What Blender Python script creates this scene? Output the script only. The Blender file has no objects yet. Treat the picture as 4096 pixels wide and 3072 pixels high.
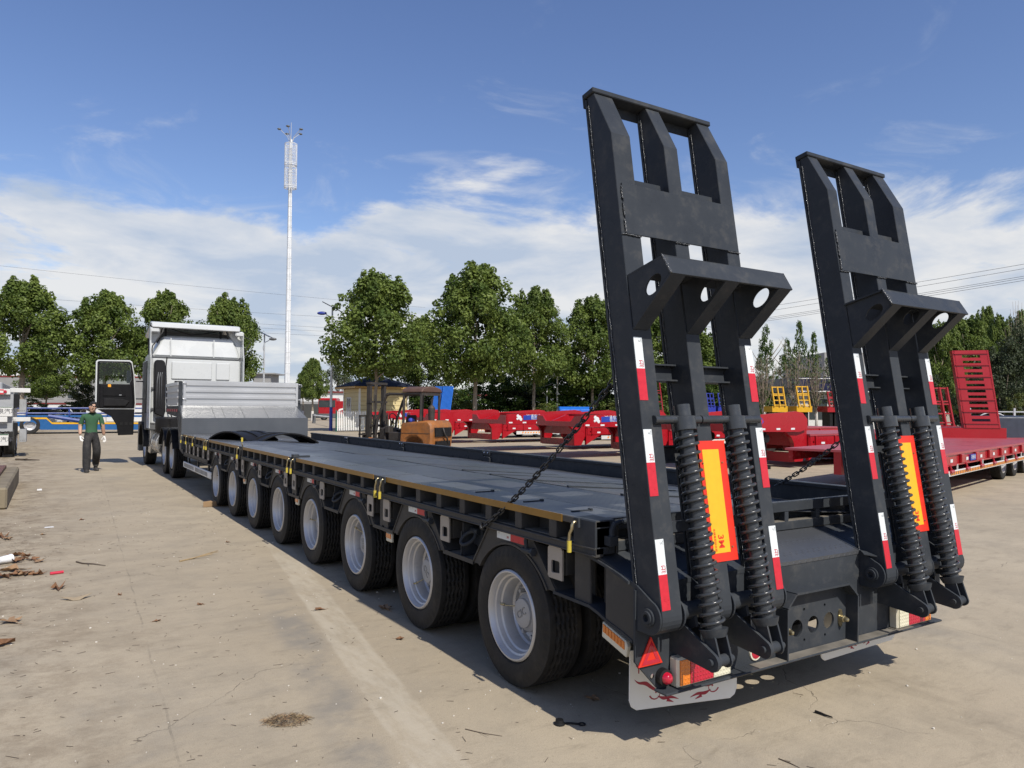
import bpy, bmesh, math, random
from mathutils import Vector, Matrix, Euler
from mathutils.geometry import tessellate_polygon
sc = bpy.context.scene
COL = sc.collection
PI = math.pi
rnd = random.Random(7)

# ------------------------------------------------------------------ camera
CAM = Vector((-2.300, -3.698, 1.611))
YAW, PITCH, ROLL, FPX = 0.558, 0.0344, 0.0055, 2942.0
_f = Vector((math.sin(YAW)*math.cos(PITCH), math.cos(YAW)*math.cos(PITCH), math.sin(PITCH)))
_r = Vector((math.cos(YAW), -math.sin(YAW), 0)); _u = _r.cross(_f)
RX = math.cos(ROLL)*_r + math.sin(ROLL)*_u
UX = -math.sin(ROLL)*_r + math.cos(ROLL)*_u
cd = bpy.data.cameras.new('camera'); cam = bpy.data.objects.new('camera', cd); COL.objects.link(cam)
cd.sensor_width = 36.0; cd.lens = 36.0*FPX/4096.0; cd.clip_start = 0.05; cd.clip_end = 3000
m = Matrix.Identity(4)
for i in range(3):
    m[i][0] = RX[i]; m[i][1] = UX[i]; m[i][2] = -_f[i]; m[i][3] = CAM[i]
cam.matrix_world = m; sc.camera = cam
def ray(px, py):                      # direction through a pixel of the 4096 x 3072 photograph
    return _f + RX*((px-2048)/FPX) - UX*((py-1536)/FPX)
def atz(px, py, z=0.0):
    d = ray(px, py); return CAM + d*((z-CAM.z)/d.z)
def aty(px, py, y):
    d = ray(px, py); return CAM + d*((y-CAM.y)/d.y)
def atd(px, py, dist):                # depth along the viewing axis
    return CAM + ray(px, py)*dist

# ------------------------------------------------------------------ light
SUN_DIR = Vector((-0.03, 0.92, -1.0)).normalized()
sl = bpy.data.lights.new('sun', 'SUN'); sl.energy = 5.0; sl.angle = math.radians(0.5); sl.color = (1.0, 0.94, 0.845)
so = bpy.data.objects.new('sun', sl); COL.objects.link(so)
so.rotation_euler = SUN_DIR.to_track_quat('-Z', 'Y').to_euler()
elev = math.asin(-SUN_DIR.z)
wd = bpy.data.worlds.new('World'); sc.world = wd; wd.use_nodes = True
nt = wd.node_tree; nt.nodes.clear()
def wn(t, **k):
    n = nt.nodes.new(t)
    for a, b in k.items(): setattr(n, a, b)
    return n
sky = wn('ShaderNodeTexSky', sky_type='NISHITA', sun_disc=False, sun_elevation=elev, sun_rotation=math.radians(178.0))
sky.air_density = 1.0; sky.dust_density = 0.6; sky.ozone_density = 2.2; sky.altitude = 50
bg1 = wn('ShaderNodeBackground'); bg1.inputs['Strength'].default_value = 0.13
bg2 = wn('ShaderNodeBackground'); bg2.inputs['Strength'].default_value = 0.82
tc = wn('ShaderNodeTexCoord'); sep = wn('ShaderNodeSeparateXYZ')
nt.links.new(tc.outputs['Generated'], sep.inputs[0])
def wmath(op, a, b=None, c=None):
    n = wn('ShaderNodeMath', operation=op)
    for i, v in enumerate((a, b, c)):
        if v is None: continue
        if isinstance(v, (int, float)): n.inputs[i].default_value = v
        else: nt.links.new(v, n.inputs[i])
    return n.outputs[0]
zc = wmath('MAXIMUM', sep.outputs[2], 0.0)
den = wmath('ADD', zc, 0.16)
cx_ = wmath('DIVIDE', sep.outputs[0], den); cy_ = wmath('DIVIDE', sep.outputs[1], den)
comb = wn('ShaderNodeCombineXYZ'); nt.links.new(cx_, comb.inputs[0]); nt.links.new(cy_, comb.inputs[1])
def wnoise(scale, detail, rough, dist, off=0.0, lac=2.0):
    mp = wn('ShaderNodeMapping'); nt.links.new(comb.outputs[0], mp.inputs[0]); mp.inputs['Location'].default_value = (off, off*0.7, 0.3)
    mp.inputs['Scale'].default_value = (1.0, 1.0, 1.0)
    n = wn('ShaderNodeTexNoise'); nt.links.new(mp.outputs[0], n.inputs['Vector'])
    n.inputs['Scale'].default_value = scale; n.inputs['Detail'].default_value = detail
    n.inputs['Roughness'].default_value = rough; n.inputs['Distortion'].default_value = dist
    return n.outputs['Fac']
def wramp(fac, stops):
    r = wn('ShaderNodeValToRGB'); nt.links.new(fac, r.inputs[0])
    el = r.color_ramp.elements
    while len(el) < len(stops): el.new(0.5)
    for e, (p, v) in zip(el, stops):
        e.position = p; e.color = (v, v, v, 1) if not isinstance(v, tuple) else v
    return r.outputs[0]
big = wnoise(1.25, 9, 0.60, 0.35, 7.4)
wisp = wnoise(2.3, 9, 0.63, 0.9, 9.0)
# coverage by height above the horizon: a bank of cumulus at 6 to 17 degrees, wisps above
cover = wramp(zc, [(0.0, 0.52), (0.06, 0.56), (0.16, 0.55), (0.225, 0.445), (0.30, 0.255), (0.40, 0.08), (1.0, 0.03)])
dens = wmath('ADD', big, cover)
m1 = wn('ShaderNodeMapRange'); m1.interpolation_type = 'SMOOTHSTEP'
nt.links.new(dens, m1.inputs[0]); m1.inputs[1].default_value = 0.80; m1.inputs[2].default_value = 0.95
m2 = wn('ShaderNodeMapRange'); m2.interpolation_type = 'SMOOTHSTEP'
nt.links.new(wmath('ADD', wisp, wmath('MULTIPLY', cover, 0.35)), m2.inputs[0]); m2.inputs[1].default_value = 0.62; m2.inputs[2].default_value = 0.95
mask = wmath('MINIMUM', wmath('ADD', m1.outputs[0], wmath('MULTIPLY', m2.outputs[0], 0.55)), 0.93)
shade = wramp(wnoise(1.9, 6, 0.55, 0.3, 5.5), [(0.36, (0.60, 0.70, 0.86, 1)), (0.60, (1.0, 1.0, 1.0, 1))])
nt.links.new(shade, bg2.inputs[0])
hs = wn('ShaderNodeHueSaturation'); hs.inputs['Hue'].default_value = 0.512; hs.inputs['Saturation'].default_value = 1.10; hs.inputs['Value'].default_value = 1.08; nt.links.new(sky.outputs[0], hs.inputs['Color']); nt.links.new(hs.outputs[0], bg1.inputs[0])
mx = wn('ShaderNodeMixShader'); nt.links.new(mask, mx.inputs[0]); nt.links.new(bg1.outputs[0], mx.inputs[1]); nt.links.new(bg2.outputs[0], mx.inputs[2])
wo = wn('ShaderNodeOutputWorld'); nt.links.new(mx.outputs[0], wo.inputs[0])
vs = sc.view_settings
vs.view_transform = 'Standard'; vs.look = 'None'; vs.exposure = 0.0; vs.gamma = 1.0; vs.use_curve_mapping = False

# ------------------------------------------------------------------ materials
def mat(name, col, rough=0.5, metal=0.0, var=0.12, scale=6.0, bump=0.0, bscale=60.0, dirt=None, dirt_amt=0.0, dscale=2.5,
        spec=0.5, rvar=0.1, coat=0.0, trans=0.0, sub=0.0):
    mt = bpy.data.materials.new(name); mt.use_nodes = True
    n = mt.node_tree; b = n.nodes['Principled BSDF']; L = n.links
    b.inputs['Roughness'].default_value = rough; b.inputs['Metallic'].default_value = metal
    b.inputs['Specular IOR Level'].default_value = spec
    if coat: b.inputs['Coat Weight'].default_value = coat; b.inputs['Coat Roughness'].default_value = 0.12
    if trans: b.inputs['Transmission Weight'].default_value = trans
    t = n.nodes.new('ShaderNodeTexCoord')
    ns = n.nodes.new('ShaderNodeTexNoise'); ns.inputs['Scale'].default_value = scale; ns.inputs['Detail'].default_value = 5
    ns.inputs['Roughness'].default_value = 0.6
    L.new(t.outputs['Object'], ns.inputs['Vector'])
    mr = n.nodes.new('ShaderNodeMapRange'); mr.inputs[1].default_value = 0.25; mr.inputs[2].default_value = 0.75
    mr.inputs[3].default_value = 1.0-var; mr.inputs[4].default_value = 1.0+var
    L.new(ns.outputs['Fac'], mr.inputs[0])
    mul = n.nodes.new('ShaderNodeMix'); mul.data_type = 'RGBA'; mul.blend_type = 'MULTIPLY'; mul.inputs[0].default_value = 1.0
    mul.inputs[6].default_value = (*col, 1); L.new(mr.outputs[0], mul.inputs[7])
    out = mul.outputs[2]
    if dirt:
        dn = n.nodes.new('ShaderNodeTexNoise'); dn.inputs['Scale'].default_value = dscale; dn.inputs['Detail'].default_value = 8; dn.inputs['Roughness'].default_value = 0.7
        L.new(t.outputs['Object'], dn.inputs['Vector'])
        dr = n.nodes.new('ShaderNodeMapRange'); dr.inputs[1].default_value = 0.62-dirt_amt*0.35; dr.inputs[2].default_value = 0.82-dirt_amt*0.2
        dr.inputs[3].default_value = 0; dr.inputs[4].default_value = min(1.0, 0.3+dirt_amt); L.new(dn.outputs['Fac'], dr.inputs[0])
        dm = n.nodes.new('ShaderNodeMix'); dm.data_type = 'RGBA'; L.new(dr.outputs[0], dm.inputs[0]); L.new(out, dm.inputs[6]); dm.inputs[7].default_value = (*dirt, 1)
        out = dm.outputs[2]
    L.new(out, b.inputs['Base Color'])
    r2 = n.nodes.new('ShaderNodeMapRange'); r2.inputs[1].default_value = 0.3; r2.inputs[2].default_value = 0.7
    r2.inputs[3].default_value = max(0.02, rough-rvar); r2.inputs[4].default_value = min(1, rough+rvar)
    L.new(ns.outputs['Fac'], r2.inputs[0]); L.new(r2.outputs[0], b.inputs['Roughness'])
    if bump:
        bn = n.nodes.new('ShaderNodeTexNoise'); bn.inputs['Scale'].default_value = bscale; bn.inputs['Detail'].default_value = 3
        L.new(t.outputs['Object'], bn.inputs['Vector'])
        bp = n.nodes.new('ShaderNodeBump'); bp.inputs['Strength'].default_value = bump; bp.inputs['Distance'].default_value = 0.01
        L.new(bn.outputs['Fac'], bp.inputs['Height']); L.new(bp.outputs[0], b.inputs['Normal'])
    return mt
M = {}
DARK = (0.039, 0.044, 0.051)
M['frame'] = mat('charcoal_paint', DARK, 0.36, spec=0.08, var=0.16, scale=5, bump=0.10, bscale=9, dirt=(0.088, 0.085, 0.079), dirt_amt=0.30, dscale=10, rvar=0.16)
M['coil'] = mat('charcoal_gloss_paint', (0.036, 0.040, 0.045), 0.26, spec=0.45, var=0.15, scale=20, dirt=(0.07, 0.045, 0.03), dirt_amt=0.12, dscale=14)
M['side'] = mat('charcoal_paint_dusty', (0.056, 0.055, 0.053), 0.48, spec=0.12, var=0.14, scale=4, bump=0.06, bscale=25, dirt=(0.13, 0.115, 0.095), dirt_amt=0.28, dscale=4)
M['dust'] = mat('dusty_ledge', (0.16, 0.145, 0.12), 0.8, var=0.3, scale=9, dirt=(0.05, 0.05, 0.05), dirt_amt=0.35, dscale=7)
M['weld'] = mat('weld_bead', (0.075, 0.08, 0.085), 0.22, var=0.4, scale=90, bump=0.9, bscale=140)
M['steel_rim'] = mat('silver_rim_paint', (0.50, 0.50, 0.50), 0.40, metal=0.45, var=0.04, scale=8, dirt=(0.16, 0.14, 0.11), dirt_amt=0.10, dscale=6)
M['zinc'] = mat('raw_zinc_plate', (0.34, 0.31, 0.275), 0.5, metal=0.25, var=0.12, scale=14, dirt=(0.14, 0.12, 0.10), dirt_amt=0.15, dscale=12)
M['brass'] = mat('zinc_yellow_brass', (0.42, 0.36, 0.22), 0.3, metal=0.85, var=0.2, scale=30)
M['hub'] = mat('hub_cap_grey', (0.36, 0.36, 0.36), 0.55, metal=0.2, var=0.1, scale=14)
M['tyre'] = mat('tyre_rubber', (0.018, 0.0175, 0.017), 0.72, var=0.35, scale=5, bump=0.25, bscale=45, dirt=(0.055, 0.048, 0.039), dirt_amt=0.34, dscale=7, spec=0.3)
M['tyre_text'] = mat('tyre_letter_rubber', (0.012, 0.012, 0.012), 0.6, spec=0.3)
M['rubber'] = mat('black_plastic', (0.010, 0.010, 0.011), 0.5, spec=0.25, var=0.2, scale=8, bump=0.1, bscale=60, dirt=(0.05, 0.045, 0.04), dirt_amt=0.12)
M['chain'] = mat('black_chain', (0.035, 0.036, 0.038), 0.3, metal=0.5, var=0.3, scale=40)
M['yellow_strip'] = mat('amber_reflective_strip', (0.27, 0.135, 0.010), 0.4, var=0.18, scale=5, dirt=(0.10, 0.07, 0.03), dirt_amt=0.2, dscale=9)
M['ylw_cap'] = mat('yellow_rubber_cap', (0.50, 0.40, 0.05), 0.5, var=0.1, scale=30)
M['ref_white'] = mat('white_reflective_tape', (0.62, 0.66, 0.67), 0.35, var=0.05, scale=40)
M['ref_red'] = mat('red_reflective_tape', (0.50, 0.015, 0.030), 0.35, var=0.12, scale=40)
M['board_red'] = mat('orange_red_reflective_board', (0.62, 0.026, 0.010), 0.42, var=0.06, scale=30)
M['board_yel'] = mat('yellow_reflective_board', (0.72, 0.39, 0.014), 0.42, var=0.06, scale=30)
M['ink_red'] = mat('red_print', (0.45, 0.01, 0.03), 0.5, var=0.1)
M['ink_maroon'] = mat('maroon_print', (0.30, 0.012, 0.035), 0.5, var=0.1)
M['ink_dark'] = mat('dark_print', (0.05, 0.05, 0.06), 0.5, var=0.1)
M['ink_grey'] = mat('grey_print', (0.22, 0.22, 0.21), 0.5, var=0.1)
M['flap'] = mat('white_rubber_flap', (0.70, 0.70, 0.67), 0.5, var=0.06, scale=5, dirt=(0.45, 0.32, 0.27), dirt_amt=0.2)
M['lamp_body'] = mat('ivory_lamp_body', (0.62, 0.58, 0.46), 0.5, var=0.06, scale=12, dirt=(0.30, 0.26, 0.2), dirt_amt=0.2, dscale=14)
M['lens_red'] = mat('red_lens', (0.42, 0.008, 0.03), 0.12, var=0.12, scale=30, coat=0.6)
M['lens_amber'] = mat('amber_lens', (0.62, 0.17, 0.012), 0.14, var=0.12, scale=30, coat=0.6)
M['lens_clear'] = mat('clear_lens', (0.62, 0.60, 0.46), 0.12, var=0.1, scale=30, coat=0.6)
M['chrome'] = mat('bright_steel', (0.7, 0.7, 0.7), 0.15, metal=1.0, var=0.05)

# deck steel with a diamond tread bump
def tread_mat(name, col, rough, scale, strength):
    mt = mat(name, col, rough, var=0.15, scale=1.6, dirt=tuple(0.6*c+0.045 for c in col), dirt_amt=0.25, dscale=2.6)
    n = mt.node_tree; L = n.links; b = n.nodes['Principled BSDF']
    t = n.nodes.new('ShaderNodeTexCoord')
    mp = n.nodes.new('ShaderNodeMapping'); mp.inputs['Rotation'].default_value = (0, 0, 0.785); L.new(t.outputs['Object'], mp.inputs[0])
    vo = n.nodes.new('ShaderNodeTexVoronoi'); vo.inputs['Scale'].default_value = scale; vo.inputs['Randomness'].default_value = 0.0
    L.new(mp.outputs[0], vo.inputs['Vector'])
    mr = n.nodes.new('ShaderNodeMapRange'); mr.inputs[1].default_value = 0.12; mr.inputs[2].default_value = 0.32; mr.inputs[3].default_value = 1; mr.inputs[4].default_value = 0
    L.new(vo.outputs['Distance'], mr.inputs[0])
    bp = n.nodes.new('ShaderNodeBump'); bp.inputs['Strength'].default_value = strength; bp.inputs['Distance'].default_value = 0.004
    L.new(mr.outputs[0], bp.inputs['Height']); L.new(bp.outputs[0], b.inputs['Normal'])
    return mt
M['deck'] = tread_mat('deck_tread_plate', (0.052, 0.055, 0.060), 0.36, 28, 0.5)
M['deck_edge'] = mat('deck_edge_steel', (0.080, 0.085, 0.092), 0.34, var=0.12, scale=3)

# ------------------------------------------------------------------ mesh building
class MB:
    def __init__(s): s.v = []; s.f = []; s.mi = []; s.cur = 0
    def add(s, vs, fs):
        o = len(s.v); s.v += [tuple(v) for v in vs]; s.f += [tuple(i+o for i in f) for f in fs]; s.mi += [s.cur]*len(fs); return s
    def box(s, x0, x1, y0, y1, z0, z1):
        vs = [(x, y, z) for z in (z0, z1) for y in (y0, y1) for x in (x0, x1)]
        return s.add(vs, [(0, 2, 3, 1), (4, 5, 7, 6), (0, 1, 5, 4), (2, 6, 7, 3), (0, 4, 6, 2), (1, 3, 7, 5)])
    def obox(s, c, ax, ay, az, hx, hy, hz):   # oriented box, half sizes
        c = Vector(c); vs = [c+ax*(hx*i)+ay*(hy*j)+az*(hz*k) for k in (-1, 1) for j in (-1, 1) for i in (-1, 1)]
        return s.add(vs, [(0, 2, 3, 1), (4, 5, 7, 6), (0, 1, 5, 4), (2, 6, 7, 3), (0, 4, 6, 2), (1, 3, 7, 5)])
    def prism(s, loop, a, b, holes=(), mp=None):   # 2D loops extruded from a to b; mp(u, v, w) -> xyz
        loops = [list(loop)]+[list(h) for h in holes]
        def area(l): return sum(l[i][0]*l[(i+1) % len(l)][1]-l[(i+1) % len(l)][0]*l[i][1] for i in range(len(l)))
        loops = [l if (area(l) > 0) == (k == 0) else l[::-1] for k, l in enumerate(loops)]
        flat = [p for l in loops for p in l]; n = len(flat)
        if len(loops) == 1 and len(flat) <= 4: tris = [tuple(range(n))]
        else: tris = tessellate_polygon([[Vector((p[0], p[1], 0)) for p in l] for l in loops])
        good = []
        for t in tris:
            A = sum(flat[t[i]][0]*flat[t[(i+1) % len(t)]][1]-flat[t[(i+1) % len(t)]][0]*flat[t[i]][1] for i in range(len(t)))
            good.append(tuple(t) if A > 0 else tuple(t[::-1]))
        vs = [mp(u, v, b) for u, v in flat]+[mp(u, v, a) for u, v in flat]
        fs = good+[tuple(i+n for i in t[::-1]) for t in good]
        o = 0
        for l in loops:
            k = len(l)
            for i in range(k):
                i2 = (i+1) % k; fs.append((o+i+n, o+i2+n, o+i2, o+i))
            o += k
        return s.add(vs, fs)
    def prism_x(s, loop, x0, x1, holes=()): return s.prism(loop, x0, x1, holes, lambda u, v, w: (w, u, v))      # loop in (y, z)
    def prism_y(s, loop, y0, y1, holes=()): return s.prism(loop, y0, y1, holes, lambda u, v, w: (u, w, v))      # loop in (x, z)
    def prism_z(s, loop, z0, z1, holes=()): return s.prism(loop, z0, z1, holes, lambda u, v, w: (u, v, w))
    def tube(s, pts, r, n=8, caps=True, closed=False):
        pts = [Vector(p) for p in pts]; k = len(pts); rr = r if isinstance(r, (list, tuple)) else [r]*k
        rings = []; prev = None
        for i in range(k):
            if closed: t = pts[(i+1) % k]-pts[i-1]
            else: t = pts[min(i+1, k-1)]-pts[max(i-1, 0)]
            t.normalize()
            if prev is None:
                a = Vector((0, 0, 1)) if abs(t.z) < 0.9 else Vector((1, 0, 0)); nx = a.cross(t).normalized()
            else: nx = (prev-t*prev.dot(t)).normalized()
            prev = nx; ny = t.cross(nx)
            rings.append([pts[i]+nx*(rr[i]*math.cos(2*PI*j/n))+ny*(rr[i]*math.sin(2*PI*j/n)) for j in range(n)])
        vs = [v for r_ in rings for v in r_]; fs = []
        for i in range(k if closed else k-1):
            a, b = i*n, ((i+1) % k)*n
            for j in range(n): fs.append((a+j, a+(j+1) % n, b+(j+1) % n, b+j))
        if caps and not closed: fs.append(tuple(range(n))[::-1]); fs.append(tuple((k-1)*n+j for j in range(n)))
        return s.add(vs, fs)
    def cyl(s, a, b, r, n=16, r2=None): return s.tube([a, b], [r, r if r2 is None else r2], n)
    def lathe(s, prof, n=32, ax='x', c=(0, 0, 0), closed=False, mod=None):   # prof: (axis, radius)
        k = len(prof); vs = []
        for i, (h, r) in enumerate(prof):
            for j in range(n):
                t = 2*PI*j/n; rr = r if mod is None else mod(i, h, r, t)
                p = (h, rr*math.cos(t), rr*math.sin(t)) if ax == 'x' else ((rr*math.cos(t), h, rr*math.sin(t)) if ax == 'y' else (rr*math.cos(t), rr*math.sin(t), h))
                vs.append((p[0]+c[0], p[1]+c[1], p[2]+c[2]))
        fs = []
        for i in range(k if closed else k-1):
            a, b = i*n, ((i+1) % k)*n
            for j in range(n):
                q = (a+j, b+j, b+(j+1) % n, a+(j+1) % n); fs.append(q if ax != 'y' else q[::-1])
        return s.add(vs, fs)
    def sphere(s, c, rx, ry=None, rz=None, n=12, m_=8):
        ry = ry or rx; rz = rz or rx; vs = []; fs = []
        for i in range(1, m_):
            a = PI*i/m_
            for j in range(n): vs.append((c[0]+rx*math.sin(a)*math.cos(2*PI*j/n), c[1]+ry*math.sin(a)*math.sin(2*PI*j/n), c[2]+rz*math.cos(a)))
        t = len(vs); vs += [(c[0], c[1], c[2]+rz), (c[0], c[1], c[2]-rz)]
        for i in range(m_-2):
            for j in range(n): fs.append((i*n+j, (i+1)*n+j, (i+1)*n+(j+1) % n, i*n+(j+1) % n))
        for j in range(n): fs.append((t, j, (j+1) % n)); fs.append((t+1, (m_-2)*n+(j+1) % n, (m_-2)*n+j))
        return s.add(vs, fs)
    def mesh(s, name, mats, smooth=False, bevel=0.0):
        me = bpy.data.meshes.new(name); me.from_pydata(s.v, [], s.f)
        for mt in (mats if isinstance(mats, (list, tuple)) else [mats]): me.materials.append(M[mt] if isinstance(mt, str) else mt)
        if any(s.mi): me.polygons.foreach_set('material_index', s.mi)
        if bevel:
            b = bmesh.new(); b.from_mesh(me)
            bmesh.ops.remove_doubles(b, verts=b.verts, dist=1e-5)
            es = [e for e in b.edges if e.is_manifold and e.calc_face_angle(0) > 0.6]
            bmesh.ops.bevel(b, geom=es, offset=bevel, segments=1, affect='EDGES', clamp_overlap=True)
            b.to_mesh(me); b.free()
        if smooth:
            me.polygons.foreach_set('use_smooth', [True]*len(me.polygons))
            if smooth is not True: me.set_sharp_from_angle(angle=smooth)
        me.update(); return me
    def build(s, name, mats, parent=None, smooth=False, bevel=0.0):
        return link(name, s.mesh(name, mats, smooth, bevel), parent)
AUTO = 0.6
def link(name, me, parent=None, loc=None, rot=None, scale=None):
    o = bpy.data.objects.new(name, me); COL.objects.link(o)
    if parent is not None: o.parent = parent
    if loc is not None: o.location = loc
    if rot is not None: o.rotation_euler = rot
    if scale is not None: o.scale = scale if isinstance(scale, (tuple, list, Vector)) else (scale,)*3
    return o
def thing(name, label, cat, loc=(0, 0, 0), rz=0.0, group=None):
    o = bpy.data.objects.new(name, None); COL.objects.link(o); o.location = loc; o.rotation_euler = (0, 0, rz)
    o.empty_display_size = 0.2
    return tag(o, label, cat, group)
def tag(o, label, cat, group=None):
    o['label'] = label; o['category'] = cat
    if group: o['group'] = group
    return o
def struct(o, kind='structure'): o['kind'] = kind; return o
def part(name, parent=None, loc=None):     # an Empty that carries sub-parts
    o = bpy.data.objects.new(name, None); COL.objects.link(o); o.parent = parent; o.empty_display_size = 0.1
    if loc: o.location = loc
    return o
def copy_tree(o, parent=None):
    c = o.copy(); COL.objects.link(c); c.parent = parent
    for ch in list(o.children): copy_tree(ch, c)
    return c
_tc = {}
def text_mesh(s, size, mats, depth=0.0004, bold=0.0):   # flat lettering as mesh, centred, in its local XY plane
    cu = bpy.data.curves.new('lettering', 'FONT'); cu.body = s; cu.size = size; cu.extrude = depth; cu.offset = bold
    cu.align_x = 'CENTER'; cu.align_y = 'CENTER'; cu.resolution_u = 3
    o = bpy.data.objects.new('lettering', cu); COL.objects.link(o)
    dg = bpy.context.evaluated_depsgraph_get(); dg.update()
    me = bpy.data.meshes.new_from_object(o.evaluated_get(dg))
    bpy.data.objects.remove(o); me.materials.clear(); me.materials.append(M[mats]); return me
def text(parent, s, size, mats, loc, xdir, ydir, name='lettering', depth=0.0004, bold=0.0):
    me = text_mesh(s, size, mats, depth, bold); me.name = name
    x = Vector(xdir).normalized(); y = Vector(ydir).normalized(); z = x.cross(y)
    o = bpy.data.objects.new(name, me); COL.objects.link(o); o.parent = parent
    mm = Matrix((x, y, z)).transposed().to_4x4(); mm.translation = Vector(loc); o.matrix_local = mm
    return o
# ------------------------------------------------------------------ ground
def ground_mat():
    mt = bpy.data.materials.new('worn_concrete'); mt.use_nodes = True
    n = mt.node_tree; L = n.links; b = n.nodes['Principled BSDF']
    t = n.nodes.new('ShaderNodeTexCoord')
    def noise(sc_, det, ro=0.6, dist=0.0, vec=None, scl=None):
        x = n.nodes.new('ShaderNodeTexNoise'); x.inputs['Scale'].default_value = sc_; x.inputs['Detail'].default_value = det
        x.inputs['Roughness'].default_value = ro; x.inputs['Distortion'].default_value = dist
        if scl:
            mp = n.nodes.new('ShaderNodeMapping'); mp.inputs['Scale'].default_value = scl; mp.inputs['Rotation'].default_value = (0, 0, 0.2)
            L.new(t.outputs['Object'], mp.inputs[0]); L.new(mp.outputs[0], x.inputs['Vector'])
        else: L.new(vec or t.outputs['Object'], x.inputs['Vector'])
        return x.outputs['Fac']
    def rng(f, a, b_, c, d):
        x = n.nodes.new('ShaderNodeMapRange'); x.interpolation_type = 'SMOOTHSTEP'
        for i, v in enumerate((a, b_, c, d)): x.inputs[i+1].default_value = v
        L.new(f, x.inputs[0]); return x.outputs[0]
    def mix(f, a, c, mode='MIX'):
        x = n.nodes.new('ShaderNodeMix'); x.data_type = 'RGBA'; x.blend_type = mode
        if isinstance(f, float): x.inputs[0].default_value = f
        else: L.new(f, x.inputs[0])
        for i, v in ((6, a), (7, c)):
            if isinstance(v, tuple): x.inputs[i].default_value = (*v, 1)
            else: L.new(v, x.inputs[i])
        return x.outputs[2]
    def mth(op, a, c=None):
        x = n.nodes.new('ShaderNodeMath'); x.operation = op
        for i, v in enumerate((a, c)):
            if v is None: continue
            if isinstance(v, (int, float)): x.inputs[i].default_value = v
            else: L.new(v, x.inputs[i])
        return x.outputs[0]
    c = mix(rng(noise(0.22, 6, 0.65), 0.32, 0.70, 0, 1), (0.362, 0.304, 0.218), (0.458, 0.390, 0.286))
    c = mix(rng(noise(1.7, 7, 0.7), 0.40, 0.70, 0, 0.65), c, (0.292, 0.252, 0.190))
    c = mix(rng(noise(0.8, 8, 0.72, 0.6, scl=(1, 0.35, 1)), 0.56, 0.76, 0, 0.55), c, (0.230, 0.195, 0.140))
    c = mix(rng(noise(0.45, 6, 0.6, 0.4), 0.56, 0.74, 0, 0.6), c, (0.205, 0.195, 0.175))        # grey drips and old oil
    c = mix(rng(noise(5.5, 8, 0.75, 0.5, scl=(0.5, 1.3, 1)), 0.50, 0.72, 0, 0.5), c, (0.215, 0.182, 0.132))
    c = mix(rng(noise(11, 7, 0.75), 0.56, 0.74, 0, 0.45), c, (0.45, 0.395, 0.30))
    c = mix(rng(noise(190, 3, 0.6), 0.30, 0.75, 0.0, 0.42), c, (0.18, 0.15, 0.11))              # sand grain
    c = mix(rng(noise(60, 4, 0.7), 0.56, 0.72, 0.0, 0.6), c, (0.23, 0.19, 0.135))
    c = mix(rng(noise(26, 5, 0.75), 0.62, 0.74, 0.0, 0.7), c, (0.14, 0.115, 0.08))              # crumbs and dirt specks
    sp = n.nodes.new('ShaderNodeSeparateXYZ'); L.new(t.outputs['Object'], sp.inputs[0])
    X, Y = sp.outputs[0], sp.outputs[1]
    # dirt drifts near the kerb on the left
    left = rng(mth('ADD', X, mth('MULTIPLY', noise(0.7, 6, 0.7), 2.2)), -2.2, -0.1, 1, 0)
    c = mix(mth('MULTIPLY', left, rng(noise(3.0, 9, 0.8), 0.42, 0.62, 0, 0.85)), c, (0.150, 0.112, 0.072))
    # pale worn strip running beside the wheels
    u = mth('ADD', mth('MULTIPLY', X, 0.9914), mth('MULTIPLY', Y, -0.1307))
    du = mth('ABSOLUTE', mth('ADD', mth('ADD', u, 0.689), mth('MULTIPLY', mth('SUBTRACT', noise(3, 5, 0.6), 0.5), 0.05)))
    strip = mth('MULTIPLY', rng(du, 0.105, 0.14, 1, 0), mth('MULTIPLY', rng(Y, 3.2, 7.5, 1, 0), rng(noise(7, 6, 0.7, scl=(1, 0.25, 1)), 0.34, 0.62, 0.06, 0.60)))
    c = mix(strip, c, (0.46, 0.41, 0.322))
    scf = mth('MULTIPLY', rng(du, 0.08, 0.12, 1, 0), rng(noise(5.2, 3, 0.5, 0.2, scl=(2.2, 0.55, 1)), 0.70, 0.74, 0, 0.8))
    c = mix(mth('MULTIPLY', scf, rng(Y, 2.4, 3.0, 1, 0)), c, (0.075, 0.075, 0.075))
    # a broad grey tyre lane left of it
    d2 = mth('ABSOLUTE', mth('ADD', u, 0.98)); lane = mth('MULTIPLY', rng(d2, 0.05, 0.20, 1, 0), rng(noise(1.9, 5, 0.6), 0.40, 0.62, 0, 0.55))
    c = mix(mth('MULTIPLY', lane, rng(Y, 2.0, 4.0, 1, 0)), c, (0.165, 0.16, 0.148))
    # cracks
    wv = n.nodes.new('ShaderNodeVectorMath'); wv.operation = 'ADD'
    wn_ = n.nodes.new('ShaderNodeTexNoise'); wn_.inputs['Scale'].default_value = 2.2; wn_.inputs['Detail'].default_value = 6; L.new(t.outputs['Object'], wn_.inputs['Vector'])
    sc_ = n.nodes.new('ShaderNodeVectorMath'); sc_.operation = 'SCALE'; sc_.inputs['Scale'].default_value = 0.55; L.new(wn_.outputs['Color'], sc_.inputs[0])
    L.new(t.outputs['Object'], wv.inputs[0]); L.new(sc_.outputs[0], wv.inputs[1])
    vo = n.nodes.new('ShaderNodeTexVoronoi'); vo.feature = 'DISTANCE_TO_EDGE'; vo.inputs['Scale'].default_value = 0.30; L.new(wv.outputs[0], vo.inputs['Vector'])
    crack = mth('MULTIPLY', rng(vo.outputs['Distance'], 0.0002, 0.0014, 1, 0), rng(noise(0.9, 4), 0.46, 0.60, 0, 0.8))
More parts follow.
